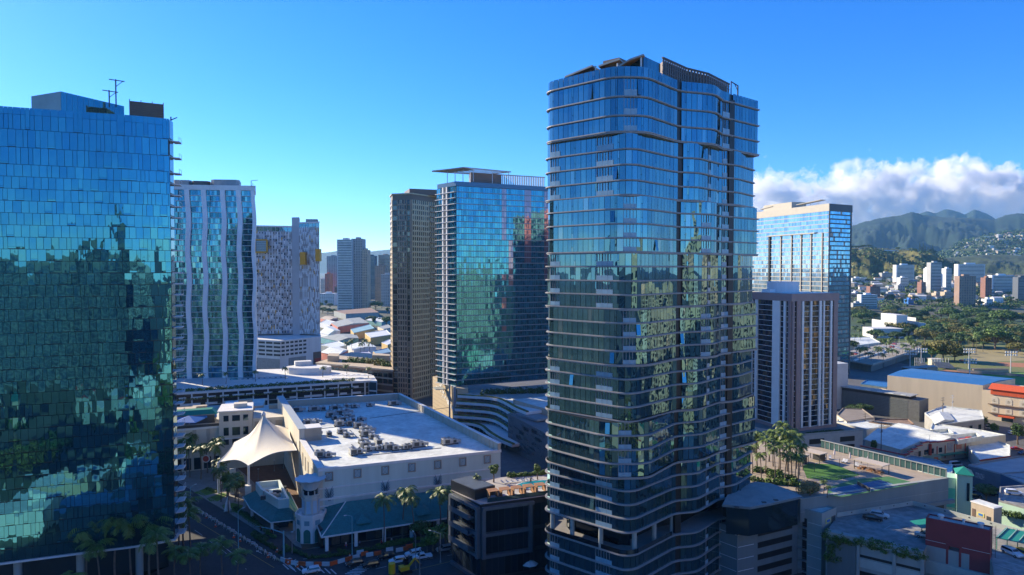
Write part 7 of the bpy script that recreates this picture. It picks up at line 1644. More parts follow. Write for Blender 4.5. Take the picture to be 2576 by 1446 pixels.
AP = [(2246, 2300, 666, 716, aw, 'white apartment slab with blank bright left wall below the scrub hill', 'balcony'), (2323, 2334, 675, 733, aw, 'narrow white wing left of the tallest white apartment tower', 'band'), (2331, 2369, 660, 738, agr, 'tallest grey white apartment tower with curved balconies below the hill', 'balcony'), (2369, 2394, 675, 734, aw, 'white apartment block joined right of the tallest tower', 'balcony'), (2400, 2478, 664, 716, aw, 'widest white apartment slab at the foot of the hill', 'balcony'), (2401, 2456, 694, 772, abr, 'brown apartment tower with dark centre strip, nearest of the blocks', 'col'), (2467, 2496, 698, 752, abk, 'brick apartment tower right of the brown tower', 'col'), (2484, 2552, 692, 741, aw, 'white balconied block behind the brick tower', 'balcony'), (2548, 2590, 697, 764, adk, 'dark blue apartment tower cut by the right edge', 'band'), (2308, 2330, 709, 742, abk, 'small maroon block left of the tallest tower', 'col'), (2256, 2285, 698, 726, aw, 'small white block in front of the white slab', 'band'), (2250, 2277, 717, 735, agr, 'low grey block in front of the small white block', 'col'), (2180, 2215, 720, 756, abk, 'purple brown apartment block behind the long white one', 'col'), (2157, 2208, 741, 780, aw, 'white framed apartment block nearest to the left trees', 'balcony'), (2164, 2196, 689, 701, aw, 'low pale block high on the slope, middle of three', 'band'), (2211, 2246, 686, 704, agr, 'low grey block high on the slope, right of three', 'band'), (2137, 2174, 699, 716, aw, 'low white block high on the slope, left of three', 'band'), (2344, 2366, 737, 758, tan, 'tan gabled row house block, left one', 'col'), (2366, 2399, 734, 757, tan, 'tan gabled row house block, right one', 'col'), (2285, 2345, 742, 758, tan, 'long low tan building between the trees and the maroon block', 'band'), (2470, 2500, 752, 772, aw, 'small white cube with tapering walls below the brick tower', 'col'), (2275, 2300, 753, 768, bluem, 'little bright blue building among the trees', 'band'), (2143, 2160, 735, 748, aw, 'small white house block near the left slope', 'band'), (2215, 2262, 738, 748, agr, 'long low grey roof between apartment blocks', 'band'), (2455, 2472, 760, 772, aw, 'tiny white block left of the tapering cube', 'band'), (2137, 2175, 762, 786, agr, 'low flat grey office by the left trees', 'band')]
for a in AP: apt(*a[:4], a[4], a[5], a[6])
# houses on the slopes
hm = [[mat('house_wall_'+n, c, .8, .1) for n, c in (('white', (.7, .69, .66)), ('grey', (.4, .4, .4)), ('tan', (.48, .4, .3)))], [mat('house_roof_'+n, c, .7, .2) for n, c in (('grey', (.3, .31, .32)), ('brown', (.22, .15, .11)), ('pale', (.62, .62, .6)), ('teal', (.15, .25, .25)))]]
def house_mesh(k, wm, rmt):
    o = bpy.data.objects.new('house', None); b = MB(); L, Wd, H = [(14, 9, 5), (18, 11, 8), (11, 9, 4.5)][k]; b.box((0, 0, -4), (L, Wd, H+4)); b.poly([(-L/2-.8, -Wd/2-.8, H), (L/2+.8, -Wd/2-.8, H), (L/2-1, 0, H+2.4), (-L/2+1, 0, H+2.4)], 1); b.poly([(L/2+.8, Wd/2+.8, H), (-L/2-.8, Wd/2+.8, H), (-L/2+1, 0, H+2.4), (L/2-1, 0, H+2.4)], 1); b.poly([(L/2+.8, -Wd/2-.8, H), (L/2+.8, Wd/2+.8, H), (L/2-1, 0, H+2.4)], 1); b.poly([(-L/2-.8, Wd/2+.8, H), (-L/2-.8, -Wd/2-.8, H), (-L/2+1, 0, H+2.4)], 1)
    for i in range(3): b.box((-L/2+L*(i+.5)/3, -Wd/2-.02, 1.4), (1.6, .1, 1.4), 0, 2); 
    bpy.data.objects.remove(o); return b.build('house', [wm, rmt, farg])
HP = {}
hr = random.Random(90)
def house(v, s, group):
    k = (hr.randrange(3), hr.randrange(3), hr.randrange(4))
    if k not in HP: o = house_mesh(k[0], hm[0][k[1]], hm[1][k[2]]); HP[k] = o; tag(o, 't', 'house')
    else: o = HP[k].copy(); COL.objects.link(o)
    o.location = v; o.rotation_euler = (0, 0, hr.uniform(-.5, .8)); o.scale = (s, s, s); o['group'] = group; return o
def label_rows(objs, nm, rows, fmt):
    objs = sorted(objs, key=lambda o: -(o.location.z-EYE)/o.location.y); n = math.ceil(len(objs)/rows)
    for r in range(rows): label_row(objs[r*n:(r+1)*n], fmt % ordn(r))
hs = [house(resid(x, k), hr.uniform(.8, 1.5), 'houses on the far hillside') for x, k in [(2400+176*hr.random()**.8, hr.uniform(.2, .95)) for _ in range(150)] if True]
hs = [o for o in hs]; label_rows(hs, '', 8, '{n} house from the left in the %s row down the far hillside')
h2 = [house(ground_at(hr.uniform(2135, 2576), hr.uniform(700, 762)), hr.uniform(.8, 1.15), 'houses between the apartment blocks') for _ in range(110)]
h2 += [house(ground_at(hr.uniform(1480, 2130), hr.uniform(704, 775)), hr.uniform(.9, 1.2), 'houses between the apartment blocks') for _ in range(36)]
label_rows(h2, '', 8, '{n} house from the left in the %s row among the apartment blocks')
# trees beyond: named by their row
rt = random.Random(33)
def far_trees(n, fx, kinds, s, group, rows, fmt):
    L_ = []
    for _ in range(n): v, sc = fx(); L_.append(put(rt.choice(kinds), v.x, v.y, v.z, sc*s, 't', group))
    label_rows(L_, '', rows, fmt); return L_
far_trees(80, lambda: (ground_at(rt.uniform(2135, 2580), rt.uniform(698, 775)), rt.uniform(.5, 1)), ['round1', 'round2', 'dome3'], .85, 'trees among the hillside blocks', 8, '{n} tree from the left in the %s row among the apartment blocks')
def cover(name, f, n, r0, r1, k, s, m_):
    mb = MB()
    for _ in range(n): v = f(); r = rt.uniform(r0, r1); blob_leaves(mb, (v.x, v.y, v.z+r*.35), (r, r, r*.75), k, s, rt, 1, .7)
    tag(mb.build(name, m_), kind='stuff')
cover('hillside_foliage', lambda: resid(rt.uniform(2330, 2580), rt.uniform(.05, 1)), 700, 9, 20, 14, 5, leafB)
cover('hillside_foliage', lambda: punch(rt.uniform(2120, 2460), rt.random()**1.5*.95), 800, 4, 10, 16, 2.4, leafB)
cover('hillside_foliage', lambda: ground_at(rt.uniform(1400, 2140), rt.uniform(704, 900)), 500, 4, 9, 22, 1.8, leafB)
cover('hillside_foliage', lambda: ground_at(rt.uniform(2130, 2580), rt.uniform(696, 780)), 620, 3.5, 8, 26, 1.6, leafA)
r = [put('pine', v.x, v.y, v.z-3, rt.uniform(.9, 1.5), 't', 'pines on the scrub hill crest') for v in [punch(2312+i*4+rt.uniform(-1, 1), .99) for i in range(10)]]; label_row(r, '{n} pine tree from the left on the crest of the scrub hill')
r = [put('dome3', v.x, v.y, v.z-2, .8, 't', 'trees on the scrub hill crest') for v in [punch(x, .98) for x in (2140, 2152, 2160, 2170, 2186, 2258, 2290, 2300, 2342, 2350)]]; label_row(r, '{n} dark crest tree from the left on the scrub hill')
m = MB(); a, b = punch(2158, .97), punch(2258, .97); m.bar((a.x, a.y-6, a.z+1), (b.x, b.y-6, b.z+1), 1, 3); single('wall', m, white, 'long white wall along the crest of the scrub hill', 'wall', a[:])
# ================================================================ WHITE THEATRE BUILDING, PARKING DECK, BALL FIELD, PARK TREES
T = Thing('concert_hall', 'large windowless white stepped hall among the park trees', 'building', (XZ(2250, 815), 830, 0)); pw = mat('hall_white', (.64, .63, .6), .7, .1, .05)
for nm, x0, x1, yt, D, dp in (('stage_tower', 2218, 2280, 792, 815, 34), ('side_block', 2198, 2222, 806, 818, 24), ('side_block', 2278, 2301, 799, 822, 24), ('side_block', 2296, 2326, 812, 806, 20), ('foyer', 2172, 2272, 826, 790, 24)):
    m = MB(); m.prism([(XZ(x0, D+dp), D), (XZ(x1, D), D-4), (XZ(x1, D), D+dp), (XZ(x0, D+dp), D+dp)], 0, ZD(yt, D)); T.part(nm, m, pw)
def gsheet(name, pts, z, m): sheet(name, [W(x, y, 0) for x, y in pts], z, m)
gsheet('grass', [(2134, 860), (2620, 850), (2700, 985), (2300, 965), (2290, 905), (2134, 900)], .012, mat('park_grass', (.09, .15, .03), .9, .4, .02, col2=(.2, .18, .06)))
gsheet('grass', [(2134, 770), (2640, 770), (2620, 850), (2134, 860)], .02, mat('park_grass_dark', (.045, .085, .02), .9, .4, .02))
gsheet('grass', [(2330, 945), (2420, 938), (2620, 936), (2700, 975), (2340, 957)], .03, mat('field_green', (.13, .26, .03), .9, .25, .05))
gsheet('ball_field', [(2349, 934), (2380, 930), (2440, 935), (2475, 942), (2455, 949), (2400, 948), (2360, 942)], .05, mat('infield_clay', (.4, .17, .08), .9, .15, .1))
gsheet('ball_field', [(2460, 915), (2520, 911), (2620, 915), (2640, 928), (2540, 922)], .05, mat('infield_clay', (.4, .17, .08)))
gsheet('grass', [(2420, 880), (2500, 874), (2560, 880), (2620, 905), (2460, 912)], .045, mat('dry_grass', (.33, .27, .12), .9, .2, .05))
gsheet('grass', [(2395, 812), (2500, 818), (2480, 826), (2390, 822)], .045, mat('field_green', (.13, .26, .03)))
def simple_roofed(name, label, x, y, w, d, h, rm_, wm_, rot=0, gable=1.2):
    v = W(x, y, 0); T = Thing(name, label, 'shelter', (v.x, v.y, 0), rot, local=True); m = MB(); m.box((0, 0, 0), (w, d, h)); T.part('wall', m, wm_); m = MB(); a, b = w/2+.8, d/2+.8
    m.poly([(-a, -b, h), (a, -b, h), (a*.6, 0, h+gable), (-a*.6, 0, h+gable)]); m.poly([(a, b, h), (-a, b, h), (-a*.6, 0, h+gable), (a*.6, 0, h+gable)]); m.poly([(a, -b, h), (a, b, h), (a*.6, 0, h+gable)]); m.poly([(-a, b, h), (-a, -b, h), (-a*.6, 0, h+gable)]); T.part('roof', m, rm_)
simple_roofed('dugout', 'red roofed dugout beside the clay infield', 2353, 945, 14, 7, 2.6, redm, redm, R(-10)); simple_roofed('pavilion', 'grey roofed shelter left of the red dugout', 2300, 935, 16, 7, 3.4, concrete, brownp, R(10)); simple_roofed('pavilion', 'small grey roofed shelter between dugout and bleachers', 2337, 932, 10, 6, 3.2, concrete, tan); simple_roofed('press_box', 'cream press box between the bleachers', 2351, 922, 8, 5, 6.5, cream, cream, 0, .6); simple_roofed('dugout', 'low brown dugout along the field fence', 2490, 935, 26, 3, 2.2, brownp, tan, R(-4), .4)
T = Thing('bleachers', 'grey stepped bleachers behind the backstop of the ball field', 'bleachers', W(2365, 925, 0)[:])
for x0, x1 in ((2318, 2342), (2362, 2404)):
    a, b = W(x0, 928, 0), W(x1, 930, 0); m = MB()
    for k in range(7): m.bar((a.x, a.y-k*1.3+8, k*-.55+4.4), (b.x, b.y-k*1.3+8, k*-.55+4.4), 1.2, .5)
    T.part('seating', m, gmet); m = MB()
    for k in range(7): q = a.lerp(b, k/6); m.bar((q.x, q.y+9, 0), (q.x, q.y+9, 8), .25)
    T.part('backstop', m, wmet)
fp = []
for x, yb, yt in ((2289, 936, 884), (2317, 926, 878), (2437, 928, 879), (2439, 956, 905), (2542, 942, 886)):
    v = W(x, yb, 0); H = 80-(yt-676)/F_PX*v.y; L_ = Thing('floodlight_mast', 't', 'floodlight', (v.x, v.y, 0), 0, 'floodlight masts of the ball field', local=True); m = MB(); m.tube([(0, 0, 0), (0, 0, H)], [.4, .22], 8); L_.part('mast', m, wmet)
    for k in range(2): m = MB(); m.box((0, 0, H-.6-k*2.2), (9, .25, .25)); L_.part('crossbar', m, wmet); 
    for k in range(2):
        for j in range(5): m = MB(); m.box((-4+j*2, -.5, H-.5-k*2.2), (1.1, .5, 1.2)); L_.part('floodlight', m, wmet)
    fp.append(L_.o)
label_row(fp, '{n} floodlight mast from the left at the ball field')
m = MB(); pts = [W(x, y, 0) for x, y in ((2407, 934), (2470, 940), (2530, 944), (2600, 950))]
T = Thing('fence', 'pale outfield fence across the right side of the ball field', 'fence', pts[0][:])
for a, b in zip(pts, pts[1:]): m.bar((a.x, a.y, 1), (b.x, b.y, 1), .12, 2)
T.part('panel', m, gmet)
# two level parking deck
T = Thing('parking_deck', 'two level open parking deck with lamp posts beside the park', 'parking deck', W(2200, 900, 0)[:]); z = 6
q = [W(x, y, z) for x, y in ((2125, 905), (2195, 918), (2310, 880), (2330, 862), (2240, 862), (2125, 885))]; P = [(v.x, v.y) for v in q]; m = MB(); m.prism(P, z-.9, z); T.part('upper_deck', m, mat('deck_grey', (.34, .31, .27), .85, .3, .05)); m = MB(); m.prism(inset(P, 2), 0, z-.9); T.part('lower_level', m, dkconc); p, u, nn, L = edge(P[1], P[2])
m = MB(); m.slab(p, u, nn, 0, L, z, z+1, -.3, .1); T.part('parapet', m, concrete); m = MB(); m.slab(p, u, nn, L*.1, L*.9, z, z+1.2, -18, -17); T.part('ramp_wall', m, white); m = MB(); m.slab(p, u, nn, L*.0, L*.8, z, z+1.2, -26, -25.4); T.part('ramp_wall', m, concrete)
lp = []
for k in range(20):
    x = 2140+(k % 7)*26+(k//7)*9; y = 905-(k % 7)*4.2-(k//7)*11; v = W(x, y, z); lp.append(lamp_post((v.x, v.y, z), 6.5, .8, 0, 't', wmet, group='lamps on the parking deck'))
label_rows(lp, '', 3, '{n} white lamp post from the left in the %s row on the parking deck')
cs = []
for k in range(16):
    x = rt.uniform(2140, 2300); y = 905-(x-2140)*.16-rt.uniform(4, 22); v = W(x, y, z); cs.append(car(rt.choice(['white', 'silver', 'black', 'red', 'blue']), rt.choice(['suv', 'sedan']), (v.x, v.y, z+.02), R(-60+rt.choice([0, 180])), 't', 'cars on the parking deck'))
label_row(cs, '{n} car from the left on the two level parking deck')
doms = [(450, 710, 1, 0), (520, 690, .9, 2), (610, 740, 1, 0), (700, 735, 1, 2), (780, 760, 1, 2), (860, 720, 1, 0), (1080, 740, 1.5, 0), (1000, 760, 1, 2), (1160, 760, 1.1, 2), (1320, 740, 1, 0), (1250, 790, 1, 2), (1400, 720, .8, 2), (980, 850, 1, 0), (920, 840, 1, 2), (1640, 780, 1.7, 0), (1550, 870, 1.1, 0), (1740, 810, 1.2, 2), (1850, 780, 1.1, 1), (590, 915, 1.2, 1), (660, 960, .9, 2), (320, 1000, .9, 2), (540, 1010, .9, 2), (400, 1060, .6, 0), (1000, 980, .9, 1), (920, 1000, 1, 1), (1020, 1170, 1.35, 1), (900, 1190, .9, 0), (1140, 1200, .9, 1), (1380, 980, 1, 1), (1330, 1040, 1, 1), (1200, 1050, 1, 2), (1560, 1040, 1.6, 0), (1700, 1060, 1.3, 1), (1820, 1080, 1.1, 1), (1800, 960, 1.1, 2), (1480, 930, 1, 2), (1650, 920, 1, 2), (1100, 1040, 1, 2), (1180, 960, 1, 1), (1260, 900, .9, 2), (200, 850, .8, 0), (100, 740, .9, 2), (230, 740, .9, 0), (60, 1110, .8, 2), (330, 640, .7, 2), (1060, 900, .9, 0), (1380, 850, .9, 0), (1780, 1130, .8, 1), (1500, 790, .7, 1), (850, 820, .8, 0), (760, 820, .8, 2), (1240, 1010, .9, 0), (1440, 1060, .9, 1), (730, 800, .7, 2)]
doms += [(rt.uniform(820, 1850), rt.uniform(700, 1000), rt.uniform(.7, 1.15), rt.randrange(3)) for _ in range(52)]+[(rt.uniform(60, 850), rt.uniform(690, 790), rt.uniform(.7, 1.1), rt.randrange(3)) for _ in range(22)]
L_ = []
for i, (x, y, s, k) in enumerate(doms):
    fx, fy = 2125.5+.2421*x, 604.6+.2421*(y+60*s); v = W(fx, fy, 0); L_.append(put(['dome1', 'dome2', 'dome3'][k], v.x, v.y, 0, s*1.0, 't', 'spreading trees of the park'))
label_rows(L_, '', 9, '{n} spreading park tree from the left in the %s row from the back')
L_ = []
for i in range(46):
    fx = rt.uniform(2140, 2570); fy = rt.uniform(815, 895)
    if fy > 860 and 2320 > fx: fy += 20
    v = W(fx, fy, 0); L_.append(put(rt.choice(['palm1', 'palm2', 'palm3']), v.x, v.y, 0, rt.uniform(.8, 1.15), 't', 'palms of the park'))
label_rows(L_, '', 4, '{n} park palm from the left in the %s row from the back')
L_ = []
for (x, y) in ((2140, 922), (2178, 922), (2192, 926), (2210, 920), (2222, 925), (2236, 915), (2246, 910), (2254, 914), (2300, 900), (2308, 905), (2160, 928), (2270, 905), (2150, 870), (2165, 868), (2216, 866), (2226, 868), (2138, 868), (2248, 880)): v = W(x, y, 0); L_.append(put(rt.choice(['palm1', 'palm2', 'palm3']), v.x, v.y, 0, rt.uniform(.9, 1.1), 't', 'palms along the parking deck'))
label_row(L_, '{n} palm from the left along the parking deck')
T, P = quad_building('school_building', 'low white roofed building left of the concert hall', [(2120, 862), (2134, 872), (2215, 862), (2190, 848), (2130, 850)], 6, (cream, roofw))
quad_building('school_building', 'small pale building by the far cars at the right park edge', [(2495, 820), (2520, 828), (2552, 822), (2530, 814)], 5, (white, concrete))
quad_building('low_building', 'small tan block between dark garage and long tan hall', [(2196, 985), (2226, 992), (2240, 984), (2215, 978)], 7, (tan, tan)); quad_building('low_building', 'blue roofed low shed beyond the dark garage', [(2165, 966), (2230, 975), (2240, 962), (2180, 957)], 5, (dkconc, mat('blue_metal_roof', (.05, .2, .42))))
cs = [car(rt.choice(['white', 'silver', 'red', 'black', 'blue']), rt.choice(['suv', 'sedan']), (v.x, v.y, .03), R(rt.choice([0, 90])), 't', 'far cars beside the park') for v in [W(x, y, 0) for x, y in ((2155, 822), (2170, 821), (2182, 826), (2205, 798), (2450, 824), (2290, 862), (2318, 866), (2330, 868), (2345, 870), (2420, 908), (2545, 775), (2560, 778), (2520, 776))]]; label_row(cs, '{n} far car from the left beside the park')
# ================================================================ FAR LEFT: LOW ROOFS AND DOWNTOWN
rl = random.Random(12)
LB = [((804, 836), (825, 842), (856, 832), (835, 820), 7, roofw, 3, 'white gabled shed roof'), ((833, 812), (850, 822), (928, 812), (905, 798), 8, concrete, 2, 'long grey gabled shed with a green front'), ((882, 828), (890, 838), (942, 826), (930, 816), 8, mat('teal_flat_roof', (.25, .45, .5), .7), 0, 'teal fronted low building'), ((918, 838), (932, 850), (985, 842), (972, 830), 8, roofw, 0, 'low building with a yellow wall'), ((805, 848), (850, 858), (902, 850), (895, 840), 6, concrete, 2, 'grey gabled shed'), ((804, 868), (845, 876), (872, 868), (850, 858), 6, roofw, 0, 'pale flat roof with rows of units'), ((873, 870), (890, 880), (946, 872), (925, 860), 7, roofw, 1.5, 'white gabled roof'), ((806, 886), (850, 894), (876, 880), (850, 872), 7, roofw, 2, 'nearest white round gabled roof'), ((938, 884), (950, 892), (985, 886), (975, 876), 8, mat('blue_wall_paint', (.15, .3, .45), .7), 0, 'blue building beside the bronze tower'), ((851, 892), (880, 902), (940, 893), (925, 884), 5, mat('lavender_roof', (.4, .42, .6), .7), 0, 'low lavender roof'), ((920, 805), (960, 810), (985, 804), (950, 798), 6, roofw, 1.5, 'far white gabled roof'), ((840, 782), (870, 790), (953, 786), (930, 774), 9, abr, 0, 'brown low parking structure below the far tower'), ((805, 812), (830, 818), (845, 810), (820, 804), 6, roofw, 0, 'far pale flat roof'), ((806, 800), (826, 806), (850, 800), (832, 794), 5, tan, 1.5, 'far tan roof'), ((960, 862), (975, 868), (990, 862), (980, 854), 7, aw, 0, 'white box beside the bronze tower'), ((950, 822), (965, 828), (988, 824), (975, 816), 6, concrete, 0, 'grey flat roof left of the bronze tower'), ((700, 962), (730, 970), (790, 962), (760, 954), 6, white, 0, 'white low roof behind the garage'), ((806, 908), (830, 916), (868, 908), (850, 900), 5, concrete, 0, 'grey roof beside the garden podium')]
wallc = [cream, mat('yellow_wall', (.6, .42, .15), .7), mat('coral_wall', (.55, .2, .15), .7), white, concrete, mat('far_teal_wall', (.15, .4, .42), .7)]
for i, (a, b, c, d, z, m, g, lab) in enumerate(LB): quad_building('low_building', lab + (' in the low quarter left of the bronze tower' if len(lab.split()) < 7 else ', left of the bronze tower'), [a, b, c, d], z, (wallc[(i*5+3) % 6] if 'yellow' not in lab else wallc[1], m), gable=g)
def dt(x0, x1, yt, D, m, lab, st='band', dp=30): return apt(x0, x1, yt, 0, m, lab, st, D, dp, 'office_tower')
dt(848, 886, 602, 1290, mat('white_tower_wall', (.62, .62, .62), .6), 'white and dark tower standing alone on the left horizon, left half'); dt(884, 912, 600, 1300, mat('mauve_tower_wall', (.4, .34, .34), .6), 'mauve framed right half of the lone horizon tower', 'col'); dt(911, 924, 628, 1295, mat('peach_wall', (.55, .36, .24), .6), 'peach balcony wing of the lone horizon tower', 'col')
dt(822, 848, 644, 1750, agr, 'grey ribbed tower left of the lone horizon tower', 'col'); dt(925, 943, 643, 1780, adk, 'slim dark blue tower right of the lone horizon tower'); dt(943, 968, 668, 1500, abr, 'stepped brown tower, lower part', 'col'); dt(952, 984, 641, 1850, mat('peach_wall', (.55, .36, .24)), 'brown peaked tower behind the stepped one', 'band'); dt(958, 984, 690, 1450, agr, 'grey stepped tower shoulder beside the bronze tower', 'col'); dt(817, 829, 688, 1700, orng, 'small orange tower at the left horizon', 'col'); dt(806, 818, 700, 1800, aw, 'small white tower at the left horizon'); dt(804, 840, 738, 1500, aw, 'white columned government building at the left horizon', 'col'); dt(841, 849, 720, 1600, abk, 'small red topped block behind the government building'); dt(808, 830, 712, 2300, agr, 'hazy grey block far behind the orange tower')
L_ = []
for x, y, s in ((945, 780, 1.2), (930, 776, 1), (960, 775, 1), (940, 818, .9), (955, 815, .8), (972, 818, .9), (935, 812, .8), (812, 788, .8), (825, 792, .8), (838, 790, .7), (806, 775, .9), (955, 760, 1), (970, 752, 1), (940, 748, 1), (980, 770, 1), (820, 768, .9), (868, 800, .5), (975, 790, 1), (830, 776, .7)): v = W(x, y, 0); L_.append(put(rl.choice(['dome3', 'dome1', 'round2']), v.x, v.y, 0, s, 't', 'trees of the low left quarter'))
label_row(L_, '{n} tree from the left in the low quarter below the horizon towers')
L_ = [put(rl.choice(['palm1', 'palm3']), v.x, v.y, 0, 1.0, 't', 'palms in the low left quarter') for v in [W(x, y, 0) for x, y in ((872, 896), (884, 894), (916, 898), (930, 900), (906, 902), (695, 925), (718, 928), (745, 930), (770, 926), (660, 925), (680, 935))]]; label_row(L_, '{n} palm from the left near the garden podium')
L_ = [single('shrub', shrubs([(v.x, v.y, 18.8), (v.x+7, v.y-2, 18.8)], 2.6, 2.2, 90, 50+i, .4), rl.choice([leafA, leafA, leafC]), 't', 'shrub', (v.x, v.y, 18.8), 'shrubs of the roof garden') for i, v in enumerate([Vector((XZ(x, D), D)) for x, D in ((865, 447), (885, 445), (905, 444), (925, 440), (945, 432), (960, 428), (880, 456), (910, 454), (935, 448), (955, 440))])]; label_row(L_, '{n} bushy shrub from the left in the roof garden of the tan podium')
L_ = [single('shrub', shrubs([(v.x, v.y, 18), (v.x+6, v.y+3, 18)], 3.2, 2.0, 90, 80+i, .35), leafB, 't', 'shrub', (v.x, v.y, 18), 'shrubs below the teal tower') for i, v in enumerate([Vector((XZ(x, D), D)) for x, D in ((1215, 334), (1240, 335), (1262, 336), (1285, 336), (1310, 337), (1335, 338), (1355, 338))])]; label_row(L_, '{n} dark shrub from the left on the deck below the teal tower')
# ================================================================ STREET CORNER, LOWER LEFT
rs = random.Random(8)
# palms of the plaza and along the street
L_ = []
for x, y, k, s in ((455, 1195, 'palm1', 1.0), (478, 1200, 'palm2', 1.1), (497, 1180, 'palm3', .95), (505, 1205, 'palm1', 1.0), (522, 1190, 'palm2', 1.1), (540, 1198, 'palm3', .9), (556, 1262, 'palm1', .9), (538, 1210, 'palm1', 1.05), (468, 1188, 'palm3', .9), (575, 1290, 'palm2', .8), (592, 1262, 'palm2', .9), (560, 1230, 'palm1', .8), (600, 1275, 'palm1', .75), (585, 1240, 'round1', .7), (572, 1250, 'round1', .8), (596, 1250, 'round2', .7)):
    v = W(x, y, .15); L_.append(put(k, v.x, v.y, .15, s, 't', 'palms of the plaza garden'))
label_row(L_, '{n} palm or tree from the left in the plaza garden by the tent')
L_ = []
for x, y, s in ((965, 1370, 1.0), (1012, 1352, .95), (1042, 1362, .9), (1107, 1348, 1.0), (1128, 1340, 1.0)): v = W(x, y, .15); L_.append(put(rs.choice(['palm1', 'palm3', 'palm2']), v.x, v.y, .15, s*1.05, 't', 'palms in front of the teal roof'))
label_row(L_, '{n} tall palm from the left in front of the teal canopy roof')
L_ = []
for x, y, D in ((215, 1400, 168), (250, 1410, 165), (290, 1390, 168), (330, 1400, 170), (375, 1395, 172), (400, 1405, 166), (448, 1340, 188), (462, 1330, 192), (480, 1350, 186), (440, 1420, 172), (480, 1430, 170), (505, 1420, 174), (560, 1435, 172), (600, 1440, 170), (160, 1440, 152), (110, 1440, 150)):
    v = WD(x, y, D); L_.append(put(rs.choice(['palm1', 'palm2']), v.x, D, 0, 1.3 if y < 1410 else 1.05, 't', 'palms at the foot of the left glass tower'))
    if y > 1410: L_[-1].scale = (1, 1, .8)
label_rows(L_, '', 2, '{n} palm from the left in the %s row at the foot of the left tower')
v = W(1058, 1362, .15); put('flower', v.x, v.y, .15, 1.15, 'round tree dotted with white blossom in front of the shops')
m = MB(); rd = random.Random(3)
L_ = [put(k, W(x, y, .15).x, W(x, y, .15).y, .15, s, 't', 'street trees by the black building') for x, y, k, s in ((1090, 1385, 'small', 1.25), (1120, 1372, 'small', 1.3), (1105, 1392, 'palm4', .9), (1075, 1392, 'small', .9), (1135, 1388, 'small', 1.1))]; label_row(L_, '{n} street tree from the left beside the black building')
HG = []
def hdg(pts, h, w, n, cat='planting bed'):
    q = [W(x, y, .15) for x, y in pts]; HG.append(single('planting_bed', shrubs([p[:] for p in q], h, w, n, len(HG)+200, .17), leafB if len(HG) % 3 else leafA, 't', cat, q[0][:], 'planting beds round the plaza'))
for pts in ([(600, 1290), (640, 1318), (690, 1352)], [(590, 1278), (625, 1300), (660, 1328)], [(705, 1392), (735, 1384), (770, 1400)], [(715, 1376), (745, 1390)], [(778, 1404), (830, 1400), (880, 1392)], [(900, 1388), (960, 1378), (1020, 1366)], [(950, 1372), (1010, 1362), (1060, 1356)], [(635, 1345), (660, 1362), (690, 1380)], [(690, 1300), (735, 1312), (770, 1330)], [(520, 1230), (545, 1238)], [(640, 1340), (672, 1356)], [(850, 1386), (880, 1392)], [(1040, 1374), (1090, 1368)]): hdg(pts, .9, 1.0, 110)
label_row(HG, '{n} dark planting bed from the left round the plaza and shops')
# low white walls, monoliths, sign
for x, y, h, lab in ((586, 1238, 9, 'tall white slab sign standing in the plaza garden'), (556, 1215, 5, 'small pointed white sculpture behind the slab sign'), (573, 1280, 4.5, 'pointed white sculpture on the nearest plaza lawn')):
    v = W(x, y+4, .15); T = Thing('sign_slab' if h > 6 else 'sculpture', lab, 'sign' if h > 6 else 'sculpture', (v.x, v.y, .15), R(20), local=True); m = MB()
    if h > 6: m.box((0, 0, 0), (2, .6, h)); T.part('slab', m, white); m = MB(); m.box((0, -.32, 3), (.9, .08, 4)); T.part('panel', m, gmet)
    else: m.tube([(0, 0, 0), (0, 0, h*.5), (0, 0, h)], [1.1, .8, .1], 5); T.part('stone', m, white); m = MB(); m.box((0, 0, 0), (2.4, 2.4, .2)); T.part('base', m, concrete)
v = W(500, 1165, 6); m = MB(); T = Thing('shop_sign', 'round red and white sign on the restaurant front behind the palms', 'sign', (v.x, v.y+6, 4)); m.tube([(v.x, v.y+6, 6), (v.x, v.y+6.3, 6)], 1.5, 20); T.part('ring', m, white); m = MB(); m.tube([(v.x, v.y+5.9, 6), (v.x, v.y+6, 6)], 1.15, 20); T.part('face', m, redm)
# barricades, cones, barriers
def barricade(loc, rot):
    T = Thing('barricade', 't', 'barricade', loc, rot, 'white folding barricades along the median', local=True); w = mat('barricade_white', (.75, .75, .75), .5, .1)
    for z in (.45, .85): m = MB(); m.box((0, -.22+z*.12, z), (1.4, .05, .24)); m.box((0, .22-z*.12, z), (1.4, .05, .24)); po = T.part('board', m, w); m = MB(); 
    m = MB()
    for k in range(3): m.box((-.45+k*.45, -.155, .86), (.2, .03, .22))
    T.part('orange_stripe', m, orng, po); m = MB()
    for sx in (-.6, .6): m.bar((sx, -.3, 0), (sx, -.05, 1.15), .07); m.bar((sx, .3, 0), (sx, .05, 1.15), .07)
    T.part('leg', m, w); return T.o
bp = resample([W(*p, 0).xy for p in ((455, 1266), (480, 1281), (520, 1300), (560, 1325), (600, 1350), (640, 1375), (672, 1396), (690, 1408))], 2.75); b0 = None; L_ = []
for i, q in enumerate(bp):
    if b0 is None: b0 = barricade((q.x, q.y, 0), R(-40)); L_.append(b0); bch = list(b0.children); bg2 = {c: list(c.children) for c in bch}; continue
    c = b0.copy(); COL.objects.link(c)
    for ch in bch:
        d = ch.copy(); COL.objects.link(d); d.parent = c
        for g in bg2[ch]: e = g.copy(); COL.objects.link(e); e.parent = d
    c.location = (q.x+rs.uniform(-.2, .2), q.y, 0); c.rotation_euler = (0, 0, R(-40+rs.uniform(-25, 25))); L_.append(c)
label_row(L_, '{n} white barricade from the far end along the median kerb')
